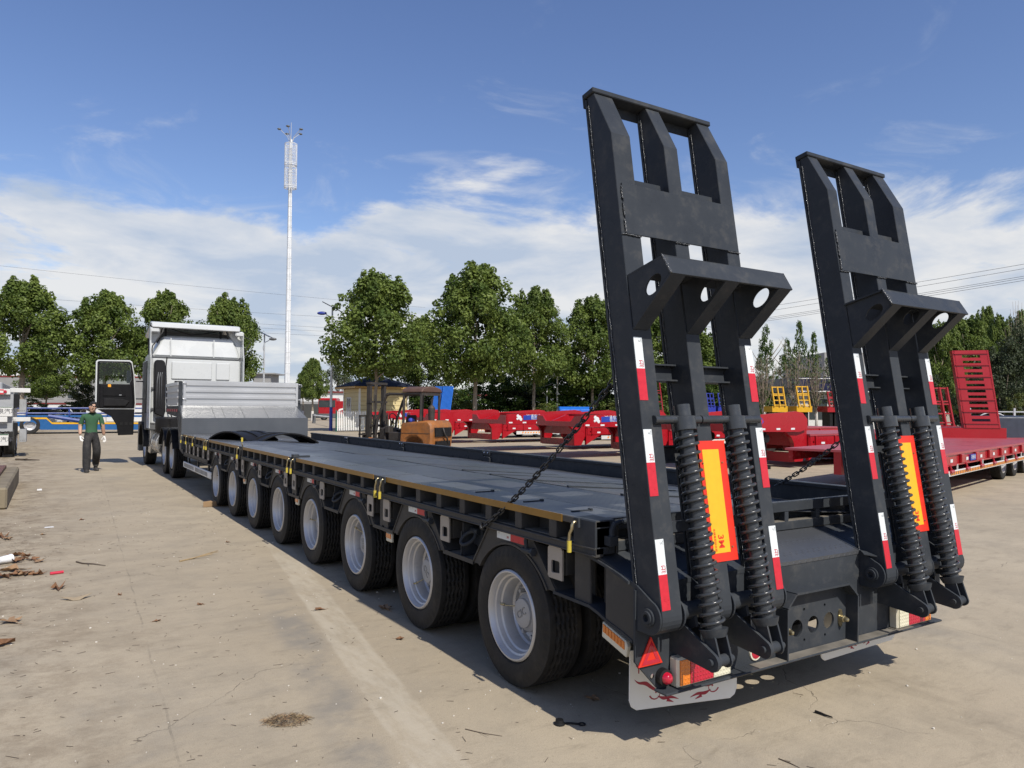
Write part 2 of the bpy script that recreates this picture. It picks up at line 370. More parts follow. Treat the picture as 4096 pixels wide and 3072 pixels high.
    c = mix(mth('MULTIPLY', crack, 0.7), c, (0.11, 0.095, 0.07))
    # slab joints
    br = n.nodes.new('ShaderNodeTexBrick'); br.offset = 0.0; br.inputs['Scale'].default_value = 1.0; br.inputs['Mortar Size'].default_value = 0.006
    br.inputs['Brick Width'].default_value = 5.2; br.inputs['Row Height'].default_value = 5.2
    br.inputs['Color1'].default_value = (1, 1, 1, 1); br.inputs['Color2'].default_value = (0.9, 0.9, 0.9, 1); br.inputs['Mortar'].default_value = (0, 0, 0, 1)
    mpb = n.nodes.new('ShaderNodeMapping'); mpb.inputs['Location'].default_value = (1.75, 2.55, 0); mpb.inputs['Rotation'].default_value = (0, 0, 0.03)
    jw = n.nodes.new('ShaderNodeVectorMath'); jw.operation = 'MULTIPLY_ADD'; jw.inputs[1].default_value = (0.05, 0.05, 0); L.new(wn_.outputs['Color'], jw.inputs[0]); L.new(t.outputs['Object'], jw.inputs[2])
    L.new(jw.outputs[0], mpb.inputs[0]); L.new(mpb.outputs[0], br.inputs['Vector'])
    joint = mth('MULTIPLY', br.outputs['Fac'], rng(noise(2.0, 6, 0.75), 0.40, 0.66, 0.0, 0.6))
    c = mix(joint, c, (0.17, 0.148, 0.112))
    L.new(c, b.inputs['Base Color'])
    b.inputs['Roughness'].default_value = 0.88; b.inputs['Specular IOR Level'].default_value = 0.25
    h = mth('ADD', mth('MULTIPLY', noise(150, 4, 0.7), 0.35), mth('ADD', mth('MULTIPLY', noise(14, 6, 0.7), 1.0), mth('MULTIPLY', crack, -1.2)))
    h = mth('ADD', h, mth('MULTIPLY', joint, -0.8))
    bp = n.nodes.new('ShaderNodeBump'); bp.inputs['Strength'].default_value = 0.55; bp.inputs['Distance'].default_value = 0.008
    L.new(h, bp.inputs['Height']); L.new(bp.outputs[0], b.inputs['Normal'])
    return mt
M['ground'] = ground_mat()
g = MB(); N_ = 700
g.add([(-N_, -N_, 0), (N_, -N_, 0), (N_, N_, 0), (-N_, N_, 0)], [(0, 1, 2, 3)])
struct(g.build('ground', 'ground'))

# ------------------------------------------------------------------ the lowbed semi-trailer
TR = thing('lowbed_trailer', 'long charcoal grey lowbed trailer with eight axles and two raised loading ramps', 'trailer')
XC = 1.28                                   # trailer centre line
AX = [i*1.31 for i in range(8)]
def mirx(x): return 2*XC-x
# ---- wheels
def tyre_mesh(name, w=0.235, R=0.405, rr=0.262):
    b = MB(); n = 168; hw = w/2
    side = [(-hw*0.82, rr), (-hw*0.97, rr+0.012), (-hw*1.0, rr+0.035), (-hw*1.03, rr+0.07), (-hw*0.985, R-0.035), (-hw*0.94, R-0.020), (-hw*0.915, R-0.006)]
    cols = 26; tread = [(-hw*0.89+2*hw*0.89*i/cols, R) for i in range(cols+1)]
    prof = side+tread+[(-x, r) for x, r in side[::-1]]
    k0 = len(side)
    def md(i, h, r, t):
        if i in (4, 5, len(prof)-5, len(prof)-6):               # shoulder ribs
            return r-(0.010 if (int(t/(2*PI)*84) % 2) else 0.0)
        if k0 <= i < k0+len(tread):
            z = (t/(2*PI)*30) % 1.0; tri = abs(z-0.5)*2-0.5
            x = h/hw
            for gc in (-0.52, 0.0, 0.52, -0.26, 0.26):
                if abs(x-(gc+0.085*tri)) < 0.052: return r-0.014
            return r-0.006*(x*x)
        return r
    b.lathe(prof, n, 'x', mod=md)
    return b.mesh(name, 'tyre', smooth=0.5)
TYRE = tyre_mesh('tyre')
def rim_mesh():
    b = MB(); x0 = -0.105                    # outer lip, then the deep dish running inwards (+x)
    prof = [(x0+0.012, 0.262), (x0-0.004, 0.262), (x0-0.012, 0.254), (x0-0.012, 0.246), (x0+0.002, 0.238), (x0+0.022, 0.232), (x0+0.028, 0.222), (x0+0.055, 0.215),
            (x0+0.062, 0.205), (x0+0.085, 0.198), (x0+0.13, 0.196), (x0+0.142, 0.186), (x0+0.165, 0.182), (x0+0.172, 0.170), (x0+0.175, 0.150), (x0+0.160, 0.130), (x0+0.150, 0.09), (x0+0.150, 0.0)]
    b.lathe(prof, 48, 'x')
    return b.mesh('rim', 'steel_rim', smooth=0.5)
RIM = rim_mesh()
b = MB(); b.lathe([(0.10, 0.115), (0.02, 0.110), (0.005, 0.095), (0.0, 0.088), (-0.012, 0.084), (-0.016, 0.074), (-0.016, 0.0)], 28, 'x')
for k in range(10):
    a = 2*PI*k/10; c = (0, 0.145*math.cos(a), 0.145*math.sin(a)); b.cyl((0.075, c[1], c[2]), (0.035, c[1], c[2]), 0.013, 6)
HUB = b.mesh('hub_cap', 'hub', smooth=0.5)
b = MB(); b.tube([(-0.06, 0.19, -0.03), (-0.045, 0.165, -0.03), (0.0, 0.12, -0.02), (0.03, 0.105, -0.01)], 0.0045, 6); b.cyl((-0.065, 0.192, -0.03), (-0.045, 0.17, -0.03), 0.008, 8)
VALVE = b.mesh('valve_stem', ['brass'], smooth=True)
def arc_text(s, R, size, a0, flip=False):
    b = MB(); mb = []
    for i, ch in enumerate(s):
        if ch == ' ': continue
        me = text_mesh(ch, size, 'tyre_text', 0.0012); a = a0-(i-(len(s)-1)/2)*size*0.86/R
        for v in me.vertices:                # local x to the right, y up, seen from -x side (viewer looks along +x: right is -y)
            u, w = v.co.x, v.co.y
            v.co = Vector((-v.co.z, (R+w)*math.sin(a)-u*math.cos(a), (R+w)*math.cos(a)+u*math.sin(a)))
        mb.append(me)
    bm = bmesh.new()
    for me in mb: bm.from_mesh(me)
    o = bpy.data.meshes.new('tyre_lettering'); bm.to_mesh(o); bm.free(); o.materials.append(M['tyre_text']); return o
LET1 = arc_text('LINGLONG', 0.333, 0.040, 0.35); LET2 = arc_text('LLA78', 0.333, 0.036, 0.35+PI*0.94)
def wheel(y, side, spin, full=True):
    x = 0.1195 if side < 0 else mirx(0.1195)
    w = part('wheel', TR, (x, y, 0.404)); w.rotation_euler = (0, 0, 0 if side < 0 else PI)
    t = link('tyre', TYRE, w, rot=(spin, 0, 0)); link('rim', RIM, w, rot=(spin, 0, 0))
    link('tyre', TYRE, w, loc=(0.275, 0, 0), rot=(spin+0.4, 0, 0))
    if full:
        h = link('hub_cap', HUB, w, loc=(-0.02, 0, 0), rot=(spin*0.7, 0, 0)); link('valve_stem', VALVE, w, rot=(spin, 0, 0))
        o = link('tyre_lettering', LET1, w, loc=(-0.1185, 0, 0), rot=(spin, 0, 0)); link('tyre_lettering', LET2, w, loc=(-0.1185, 0, 0), rot=(spin, 0, 0))
        tx = text(w, 'CIC', 0.062, 'ink_grey', (-0.0375, 0, 0), (0, -1, 0), (0, 0, 1), 'hub_lettering', depth=0.0015)
        tx.rotation_euler.rotate_axis('Z', 0.12+spin*1.7)
    return w
for i, y in enumerate(AX):
    wheel(y, -1, (0.25, -0.5, 0.9, 0.3, 2.0, 1.2, 2.7, 0.6)[i], True)
    wheel(y, 1, 0.3*i, False)
b = MB()
for y in AX: b.cyl((0.4, y, 0.40), (mirx(0.4), y, 0.40), 0.07, 12)
b.box(0.62, 0.78, -0.75, 12.6, 0.42, 0.86); b.box(1.78, 1.94, -0.75, 12.6, 0.42, 0.86)
for y in AX:
    b.box(0.66, 0.74, y-0.5, y+0.5, 0.33, 0.42); b.box(1.82, 1.90, y-0.5, y+0.5, 0.33, 0.42)
b.build('chassis_beams', 'rubber', TR)

# ---- deck plates (left edge strip, centre panels, right panels sloping down to the pulled-out side rail)
def zr(x): return 1.064-(x-0.82)*0.0815 if x > 0.82 else 1.064
def plate(x0, x1, y0, y1, m_='deck', th=0.006, lift=0.0, name='deck_plate'):
    b = MB(); xs = [x0, x1]; vs = []
    for zoff in (0.0, -th):
        for (x, y) in ((x0, y0), (x1, y0), (x1, y1), (x0, y1)): vs.append((x, y, zr(x)+zoff+lift))
    b.add(vs, [(0, 1, 2, 3), (7, 6, 5, 4), (0, 4, 5, 1), (1, 5, 6, 2), (2, 6, 7, 3), (3, 7, 4, 0)])
    return b.build(name, m_, TR)
YEND = 12.72
for y0, y1 in zip([-0.80, 1.99, 4.55, 7.2], [1.96, 4.52, 7.17, YEND]): plate(-0.022, 0.285, y0+0.0, y1, 'deck_edge')
ys = [-0.79, 0.325, 1.365, 1.85, 2.82, 3.80, 4.78, 5.72, 6.70, 7.78, 8.8, 9.8, 10.8, 11.8, YEND]
for a, c in zip(ys, ys[1:]): plate(0.292, 0.80, a+0.004, c-0.004, lift=rnd.uniform(-0.0015, 0.0015))
ys = [-0.79, -0.05, 0.53, 1.04, 1.62, 2.11, 2.95, 3.85, 4.85, 5.6, 6.6, 7.8, 8.8, 9.8, 10.8, 11.8, YEND]
for i, (a, c) in enumerate(zip(ys, ys[1:])): plate(0.81, 2.56, a+0.004, c-0.004, lift=rnd.uniform(-0.002, 0.004))
for y in (-0.05, 0.53, 1.04, 1.62, 2.11): # raised laps at the plate edges
    b = MB(); b.add([(0.81, y-0.012, zr(0.81)+0.010), (1.85, y-0.012, zr(1.85)+0.004), (1.85, y+0.012, zr(1.85)+0.005), (0.81, y+0.012, zr(0.81)+0.011),
                     (0.81, y-0.012, zr(0.81)), (1.85, y-0.012, zr(1.85)), (1.85, y+0.012, zr(1.85)), (0.81, y+0.012, zr(0.81))],
                    [(0, 1, 2, 3), (0, 4, 5, 1), (2, 6, 7, 3), (3, 7, 4, 0), (1, 5, 6, 2)])
    b.build('plate_lap', 'frame', TR)
for y in (0.54, -0.04, -0.51):
    b = MB(); b.box(0.07, 0.205, y-0.008, y+0.008, 1.064, 1.070); b.box(0.19, 0.205, y-0.012, y+0.012, 1.064, 1.075); b.build('plate_lap', 'frame', TR)
b = MB(); b.box(0.03, 2.54, -0.78, YEND, 0.86, 0.9); b.build('deck_underside', 'rubber', TR)

# ---- left side rail: cover strip, posts, lower channel
secs = [(-0.845, 1.95), (1.99, 4.50), (4.57, 7.14), (7.22, 9.80), (9.90, 11.10), (11.17, 12.64)]
for k, (y0, y1) in enumerate(secs):
    b = MB()
    b.box(-0.03, 0.06, y0, y1, 1.030, 1.0635)                       # top angle
    b.box(-0.03, 0.02, y0, y1, 0.887, 0.932)                       # lower channel
    b.box(-0.036, -0.03, y0, y1, 0.887, 0.896); b.box(-0.036, -0.03, y0, y1, 0.921, 0.932)
    b.box(0.10, 0.115, y0, y1, 0.895, 1.05)                        # web behind the openings
    n_ = max(2, round((y1-y0)/0.36)); pit = (y1-y0-0.07)/n_
    for i in range(n_+1):
        yy = y0+i*pit; b.box(-0.026, 0.10, yy, yy+(0.07 if 0 < i < n_ else 0.055), 0.932, 1.030)
    b.build('side_rail', 'side', TR, bevel=0.003)
    b = MB(); b.box(-0.002, 0.098, y0+0.03, y1-0.03, 0.9325, 0.9355); b.build('dusty_ledge', 'dust', TR)
    b = MB(); s0 = y0+(0.28 if k == 0 else 0.10); b.box(-0.0335, -0.0305, s0, y1-0.13, 1.027, 1.066); b.build('reflective_strip', 'yellow_strip', TR)
# rear corner post
b = MB(); b.prism_z([(-0.032, -0.845), (0.09, -0.845), (0.10, -0.83), (0.10, -0.66), (-0.032, -0.66)], 0.895, 1.0655)
b.build('corner_post', 'frame', TR, bevel=0.006)
b = MB(); b.tube([(0.115, -0.86, 1.05), (0.10, -0.872, 1.055), (0.06, -0.875, 1.048), (0.045, -0.875, 1.02), (0.045, -0.875, 0.94)], 0.014, 8)
b.tube([(0.115, -0.86, 1.05), (0.16, -0.845, 1.055), (0.2, -0.82, 1.05)], 0.014, 8); b.box(0.022, 0.068, -0.892, -0.84, 0.945, 0.99)
b.build('grab_handle', 'frame', TR, smooth=AUTO)
# locking handles with yellow sleeves
def lock(y, tip_up=False, z0=1.045):
    g_ = -1 if not tip_up else 1
    b = MB(); b.tube([(-0.03, y, z0), (-0.055, y, z0), (-0.066, y, z0-0.012), (-0.066, y+0.003, z0-0.035), (-0.066, y+0.022, z0-0.06), (-0.066, y+0.026, z0-0.09), (-0.066, y+0.026, z0-0.15)], 0.0085, 8)
    h = b.build('lock_handle', 'brass', TR, smooth=True)
    b = MB(); b.tube([(-0.066, y+0.026, z0-0.098), (-0.066, y+0.026, z0-0.155)], 0.012, 10); b.build('sleeve', 'ylw_cap', h, smooth=AUTO)
    b = MB(); b.box(-0.045, -0.03, y-0.022, y+0.022, z0-0.03, z0+0.022); b.build('lock_plate', 'frame', h, bevel=0.003)
for y in (-0.70, 1.845, 1.945, 4.44, 4.59, 7.22, 9.70, 9.90, 11.13, 11.95, 12.6): lock(y)
b = MB(); b.tube([(-0.0, 7.19, 1.06), (-0.01, 7.19, 1.10), (-0.01, 7.19, 1.18)], 0.009, 8); h = b.build('lock_handle', 'brass', TR, smooth=True)
b = MB(); b.cyl((-0.01, 7.19, 1.13), (-0.01, 7.19, 1.19), 0.014, 10); b.build('sleeve', 'ylw_cap', h, smooth=AUTO)
b = MB(); b.box(-0.02, 0.16, 4.50, 4.515, 1.066, 1.085); b.box(-0.035, 0.03, 4.47, 4.56, 1.066, 1.10); b.build('latch_block', 'frame', TR, bevel=0.004)

# ---- right side rail, pulled outwards
for y0, y1 in [(-0.70, 2.0), (2.03, 4.83), (4.87, 7.63), (7.67, 10.3), (10.33, 12.6)]:
    b = MB(); b.box(2.60, 2.66, y0, y1, 0.85, 1.066); b.box(2.585, 2.60, y0, y1, 1.036, 1.066); b.box(2.585, 2.60, y0, y1, 0.85, 0.88)
    b.build('side_rail', 'frame', TR, bevel=0.004)
    if y1 < 12:
        b = MB(); b.box(2.578, 2.60, y1-0.17, y1-0.0, 1.0, 1.062); b.box(2.572, 2.60, y1-0.18, y1+0.0, 0.90, 0.965)
        b.prism_x([(y1-0.18, 0.965), (y1, 0.965), (y1-0.02, 0.985), (y1-0.16, 0.985)], 2.565, 2.6)
        p = b.build('rail_joint', 'frame', TR, bevel=0.004)
        b = MB()
        for q in (y1-0.13, y1-0.04): b.lathe([(2.578, 0.013), (2.566, 0.013), (2.562, 0.006), (2.562, 0.0)], 6, 'x', c=(0, q, 1.035))
        b.build('bolt', 'chrome', p)
b = MB()
for y in [0.2+0.75*i for i in range(17)]: b.box(2.0, 2.62, y-0.05, y+0.05, 0.70, 0.83)
b.build('outrigger_arms', 'frame', TR)

# ---- arch panels, bays, silver brackets, lashing rings
def arch_panel(y):
    R_, zc_ = 0.47, 0.355; pts = []
    a0 = math.acos((0.632-zc_)/R_)
    for i in range(17):
        a = -a0+2*a0*i/16; pts.append((y+R_*math.sin(a), zc_+R_*math.cos(a)))
    outer = [(y+0.465, 0.632), (y+0.46, 0.66), (y+0.27, 0.886), (y-0.22, 0.886), (y-0.445, 0.66), (y-0.45, 0.632)]
    loop = pts+outer
    b = MB(); b.prism_x(loop, 0.012, 0.024)
    ch = pts                                   # rolled flange along the arch
    for (p, q) in zip(ch, ch[1:]):
        n2 = ((p[0]-y)/R_, (p[1]-zc_)/R_); n3 = ((q[0]-y)/R_, (q[1]-zc_)/R_); k = 0.014
        b.prism_x([p, q, (q[0]-n3[0]*k, q[1]-n3[1]*k), (p[0]-n2[0]*k, p[1]-n2[1]*k)], 0.004, 0.13)
    for (p, q) in (((y+0.46, 0.64), (y+0.27, 0.886)), ((y-0.22, 0.886), (y-0.445, 0.64))):
        b.prism_x([p, q, (q[0]-0.012, q[1]), (p[0]-0.012, p[1])], 0.004, 0.13)
    return b.build('wheel_arch', 'side', TR)
for y in AX:
    arch_panel(y)
    b = MB(); b.box(0.0095, 0.0118, y+0.01, y+0.165, 0.833, 0.882); o = b.build('reflector', 'ref_white', TR)
    b = MB(); b.box(0.0095, 0.0118, y-0.14, y+0.01, 0.833, 0.882); b.build('red_half', 'ref_red', o)
    text(o, '3M', 0.020, 'ink_red', (0.0088, y+0.04, 0.85), (0, -1, 0), (0, 0, 1))
    text(o, 'C', 0.016, 'ink_grey', (0.0088, y+0.14, 0.865), (0, -1, 0), (0, 0, 1))
    b = MB(); b.tube([(-0.01, y-0.20, 0.905), (-0.02, y-0.20, 0.87), (-0.012, y-0.20, 0.82)], 0.012, 8); b.cyl((-0.012, y-0.16, 0.815), (-0.012, y-0.25, 0.815), 0.017, 10)
    b.cyl((-0.012, y-0.25, 0.815), (-0.012, y-0.27, 0.815), 0.024, 6); b.build('hinge_bolt', 'frame', TR, smooth=AUTO)
# rail skirt and inner web
b = MB(); b.box(0.03, 0.06, -0.66, 12.6, 0.86, 0.90); b.box(0.145, 0.155, -0.62, 12.75, 0.60, 0.9); b.build('inner_web', 'side', TR)
def bracket(y):
    b = MB(); w = 0.066
    lp = [(y-w, 0.708), (y+w-0.012, 0.708), (y+w, 0.72), (y+w, 0.866), (y+w-0.014, 0.88), (y-w+0.014, 0.88), (y-w, 0.866)]
    hl = [(y-0.042, 0.745), (y+0.026, 0.738), (y+0.034, 0.746), (y+0.034, 0.80), (y+0.026, 0.806), (y-0.034, 0.806), (y-0.042, 0.798)]
    b.prism_x(lp, -0.006, 0.004, holes=[hl]); o = b.build('bracket_plate', 'zinc', TR)
    b = MB(); b.box(0.03, 0.145, y-0.055, y+0.055, 0.73, 0.862); b.box(0.004, 0.03, y-0.05, y-0.042, 0.73, 0.82)
    b.build('bracket_box', 'side', o, bevel=0.004)
for y in (-0.465, 0.838, 1.878, 2.235, 3.55, 4.555, 4.90, 6.15, 7.16, 7.545, 8.815, 9.865, 10.36, 10.93, 11.4, 11.9, 12.3): bracket(y)
for i, y in enumerate(AX[:-1]):                       # bays between the arches
    ya, yb = y+0.465, y+0.86
    b = MB(); b.box(0.006, 0.15, ya-0.01, yb+0.02, 0.622, 0.634); b.box(0.004, 0.012, ya-0.01, yb+0.02, 0.618, 0.646); b.build('bay_shelf', 'side', TR)
    b = MB(); b.box(0.02, 0.14, ya+0.02, yb-0.02, 0.6345, 0.637); b.build('dusty_ledge', 'dust', TR)
    if i % 2 == 0:
        ym = y+0.60
        b = MB(); b.prism_x([(ym+0.035, 0.64), (ym+0.045, 0.64), (ym+0.045, 0.86), (ym+0.035, 0.86)], 0.03, 0.14)
        b.prism_x([(ym-0.10, 0.70), (ym+0.03, 0.72), (ym+0.03, 0.80), (ym-0.06, 0.83), (ym-0.10, 0.83)], 0.10, 0.14)
        b.prism_z([(0.02, ym+0.04), (0.14, ym+0.10), (0.14, ym+0.11), (0.02, ym+0.05)], 0.64, 0.80)
        b.build('lashing_bracket', 'frame', TR)
        b = MB()
        e1 = Vector((-0.55, 0.62, -0.56)).normalized(); e2 = Vector((0.1, 0.7, 0.7)).normalized(); pts = [Vector((0.045, ym-0.01, 0.762))+e1*(0.062*math.cos(2*PI*i/20))+e2*(0.036*math.sin(2*PI*i/20)) for i in range(20)]
        b.tube(pts, 0.0125, 8, closed=True); b.cyl((0.088, ym-0.075, 0.808), (0.088, ym+0.02, 0.808), 0.020, 12); b.build('lashing_ring', 'frame', TR, smooth=AUTO)
    else:
        b = MB(); b.prism_x([(y+0.57, 0.632), (y+0.64, 0.632), (y+0.65, 0.66), (y+0.69, 0.66), (y+0.70, 0.632), (y+0.74, 0.632), (y+0.74, 0.886), (y+0.57, 0.886)], 0.012, 0.024); b.build('bay_plate', 'side', TR)
        b = MB(); b.box(0.01, 0.03, y+0.49, y+0.60, 0.545, 0.615); o = b.build('marker_lamp', 'lamp_body', TR, bevel=0.004)
        b = MB(); b.box(0.004, 0.01, y+0.50, y+0.59, 0.575, 0.61); b.build('lens', 'lens_amber', o)
# front side beam in front of the first wheel
b = MB(); b.box(0.012, 0.024, AX[7]+0.86, 12.75, 0.64, 0.70); b.box(0.006, 0.15, AX[7]+0.5, 12.75, 0.622, 0.634)
for y in (10.1, 10.6, 11.1, 11.6, 12.1, 12.6): b.box(0.012, 0.14, y, y+0.02, 0.634, 0.886)
b.build('front_side_beam', 'side', TR)
b = MB(); b.box(0.035, 0.065, 9.85, 12.95, 0.375, 0.495); g_ = b.build('side_guard', 'flap', TR, bevel=0.01)
for k in range(20):
    y = 10.15+k*0.135; b = MB()
    if k != 10: b.prism_x([(y, 0.40), (y+0.07, 0.40), (y+0.09, 0.47), (y+0.02, 0.47)], 0.032, 0.0345); b.build('guard_stripe', 'dust', g_)
b = MB()
for y in (10.2, 11.3, 12.4): b.box(0.06, 0.09, y, y+0.05, 0.42, 0.64)
b.build('guard_stay', 'frame', g_)

# ---- rear end
def rear():
    # side wall behind the last wheel
    top = [(-0.62, 0.890), (-0.72, 0.878), (-0.82, 0.862), (-0.91, 0.843), (-1.0, 0.820), (-1.06, 0.800)]
    bot = [(-1.075, 0.53), (-1.0, 0.553), (-0.90, 0.576), (-0.82, 0.603), (-0.75, 0.620), (-0.44, 0.624)]
    for sx in (0, 1):
        fx = (lambda x: x) if sx == 0 else mirx
        def px(b, lp, a, c, **k): b.prism_x(lp, min(fx(a), fx(c)), max(fx(a), fx(c)), **k)
        b = MB()
        px(b, [(-0.615, 0.624), (-0.745, 0.616), (-0.745, 0.876), (-0.615, 0.892)], 0.012, 0.03)
        px(b, [(-0.875, 0.585), (-1.085, 0.53), (-1.085, 0.80), (-1.0, 0.822), (-0.91, 0.846), (-0.875, 0.853)], 0.004, 0.02)
        px(b, [(-0.745, 0.61), (-0.875, 0.58), (-0.875, 0.855), (-0.745, 0.875)], 0.10, 0.12)
        b.build('rear_side_wall', 'side', TR, bevel=0.004)
        for lp, dz in ((top, 0.014), (bot, 0.016)):    # rolled top and bottom flanges
            b = MB()
            for p, q in zip(lp, lp[1:]): px(b, [p, q, (q[0], q[1]+dz), (p[0], p[1]+dz)], -0.012 if lp is top else 0.0, 0.14)
            b.build('rear_flange', 'frame', TR)
    # sloping top behind the deck
    prof = [(-0.80, 0.893), (-0.90, 0.868), (-1.0, 0.838), (-1.113, 0.802), (-1.113, 0.782), (-1.0, 0.815), (-0.90, 0.845), (-0.80, 0.87)]
    b = MB(); b.prism_x(prof, 0.865, 1.70); b.build('rear_slope', 'deck', TR)
    b = MB(); b.prism_x(prof, 0.0, 0.86); b.build('rear_slope', 'frame', TR)
    b = MB(); b.prism_x(prof, 1.705, 2.56); b.build('rear_slope', 'frame', TR)
    for x0, x1 in ((0.12, 0.60), (1.76, 2.42)):
        b = MB(); b.prism_x([(p[0]+0.03 if i < 4 else p[0]+0.03, p[1]+0.012) for i, p in enumerate([(-0.92, 0.862), (-1.08, 0.812), (-1.08, 0.802), (-0.92, 0.852)])], x0, x1); b.build('slope_patch', 'frame', TR)
    # rear cross member with the three sun-pierced holes and chamfered lower corners
    def circ(x, z, r, n=28): return [(x+r*math.cos(2*PI*i/n), z+r*math.sin(2*PI*i/n)) for i in range(n)]
    lp = [(-0.012, 0.783), (-0.012, 0.455), (0.125, 0.312), (mirx(0.125), 0.312), (mirx(-0.012), 0.455), (mirx(-0.012), 0.783)]
    holes = [circ(1.14, 0.437, 0.046), circ(1.278, 0.438, 0.046), circ(1.416, 0.439, 0.046), circ(1.20, 0.365, 0.009, 10), circ(1.38, 0.365, 0.009, 10), circ(1.20, 0.53, 0.009, 10), circ(1.38, 0.53, 0.009, 10)]
    b = MB(); b.prism_y(lp, -1.11, -1.098, holes=holes); b.build('rear_wall', 'frame', TR)
    b = MB(); b.box(0.11, mirx(0.11), -1.185, -1.10, 0.300, 0.312); o = b.build('rear_lip', 'frame', TR, bevel=0.004)
    b = MB(); b.box(0.75, mirx(0.42), -1.18, -1.115, 0.3122, 0.3145); b.build('dusty_ledge', 'dust', o)
    b = MB(); path = [(0.972, 0.312), (0.976, 0.575), (1.045, 0.640), (1.50, 0.640), (1.575, 0.570), (1.566, 0.312)]
    for p, q in zip(path, path[1:]):
        d = Vector((q[0]-p[0], q[1]-p[1])).normalized(); nx, nz = -d.y*0.010, d.x*0.010
        b.prism_y([p, q, (q[0]+nx, q[1]+nz), (p[0]+nx, p[1]+nz)], -1.185, -1.11)
    b.build('coupling_frame', 'frame', TR)
    for x in (1.035, 1.515):
        b = MB(); b.prism_y([(x+0.020*math.cos(2*PI*i/12), 0.44+0.05*math.sin(2*PI*i/12)) for i in range(12)], -1.118, -1.11)
        b.lathe([(-1.118, 0.020), (-1.14, 0.019), (-1.142, 0.014), (-1.155, 0.014), (-1.165, 0.009), (-1.168, 0.0)], 12, 'y', c=(x, 0, 0.44)); b.build('air_coupling', 'brass', TR, smooth=AUTO)
    # deck end frame
    b = MB(); b.box(0.10, 2.55, -0.80, -0.76, 1.004, 1.0645); b.box(0.10, 2.55, -0.80, -0.72, 0.895, 0.945)
    for x in (0.10, 0.62, 1.02, 1.45, 1.75, 2.10, 2.51): b.box(x, x+0.035, -0.798, -0.755, 0.945, 1.004)
    b.box(0.1, 2.55, -0.70, -0.69, 0.89, 1.05)
    b.build('end_frame', 'frame', TR, bevel=0.003)
    b = MB(); b.box(0.14, 2.5, -0.795, -0.71, 0.9452, 0.948); b.build('dusty_ledge', 'dust', TR)
    # lamps
    for sx in (0, 1):
        fx = (lambda x: x) if sx == 0 else mirx
        def bx(b, x0, x1, *r): b.box(min(fx(x0), fx(x1)), max(fx(x0), fx(x1)), *r)
        b = MB(); bx(b, 0.198, 0.565, -1.165, -1.11, 0.3135, 0.452); o = b.build('tail_lamp', 'lamp_body', TR, bevel=0.008)
        cells = [(0.214, 0.275, 'lens_amber' if sx == 0 else 'lens_amber'), (0.280, 0.43, 'lens_red'), (0.435, 0.552, 'lens_clear')]
        if sx: cells = [(0.214, 0.275, 'lens_amber'), (0.280, 0.45, 'lens_red'), (0.455, 0.552, 'lens_clear')]
        for x0, x1, mm in cells:
            b = MB(); bx(b, x0, x1, -1.171, -1.165, 0.325, 0.441)
            nx_ = max(2, int((x1-x0)/0.018)); nz_ = 6
            for i in range(nx_):
                for j in range(nz_): b.sphere((fx(x0+(i+0.5)*(x1-x0)/nx_), -1.170, 0.325+(j+0.5)*0.116/nz_), 0.0072, 0.004, 0.0072, 8, 4)
            b.build('lens', mm, o)
    b = MB(); tri = [(0.0, 0.430), (0.150, 0.430), (0.077, 0.562)]
    b.prism_y(tri, -1.122, -1.11); o = b.build('triangle_reflector', 'board_red', TR, bevel=0.003)
    b = MB(); b.prism_y([(0.018, 0.439), (0.132, 0.439), (0.077, 0.541)], -1.1235, -1.122, holes=[[(0.047, 0.456), (0.105, 0.456), (0.077, 0.508)]]); b.build('lens', 'lens_red', o)
    b = MB(); b.lathe([(-1.11, 0.040), (-1.140, 0.039), (-1.144, 0.027)], 20, 'y', c=(0.150, 0, 0.366)); o = b.build('marker_lamp', 'rubber', TR, smooth=AUTO)
    b = MB(); b.lathe([(-1.140, 0.028), (-1.158, 0.026), (-1.170, 0.016), (-1.174, 0.0)], 20, 'y', c=(0.150, 0, 0.366)); b.build('lens', 'lens_red', o, smooth=True)
    b = MB(); b.lathe([(-1.11, 0.012), (-1.116, 0.011), (-1.118, 0.0)], 12, 'y', c=(0.088, 0, 0.378)); b.build('screw', 'chrome', o)
    # round reflector half hidden behind an arm
    b = MB(); b.lathe([(-1.11, 0.045), (-1.118, 0.043), (-1.120, 0.0)], 20, 'y', c=(0.80, 0, 0.37)); o = b.build('round_reflector', 'lamp_body', TR); b = MB(); b.lathe([(-1.1202, 0.034), (-1.124, 0.0)], 20, 'y', c=(0.80, 0, 0.37)); b.build('lens', 'lens_red', o)
    # amber side lamp under the left wall
    b = MB(); b.prism_x([(-0.84, 0.50), (-1.02, 0.448), (-1.03, 0.50), (-1.02, 0.525), (-0.845, 0.575)], 0.01, 0.035); o = b.build('side_lamp', 'lamp_body', TR, bevel=0.004)
    b = MB()
    for k in range(7):
        y = -0.855-k*0.023; z = 0.528-k*0.0066
        b.prism_x([(y, z), (y-0.018, z-0.005), (y-0.018, z+0.032), (y, z+0.037)], 0.0055, 0.0098)
    b.build('lens', 'lens_amber', o)
rear()
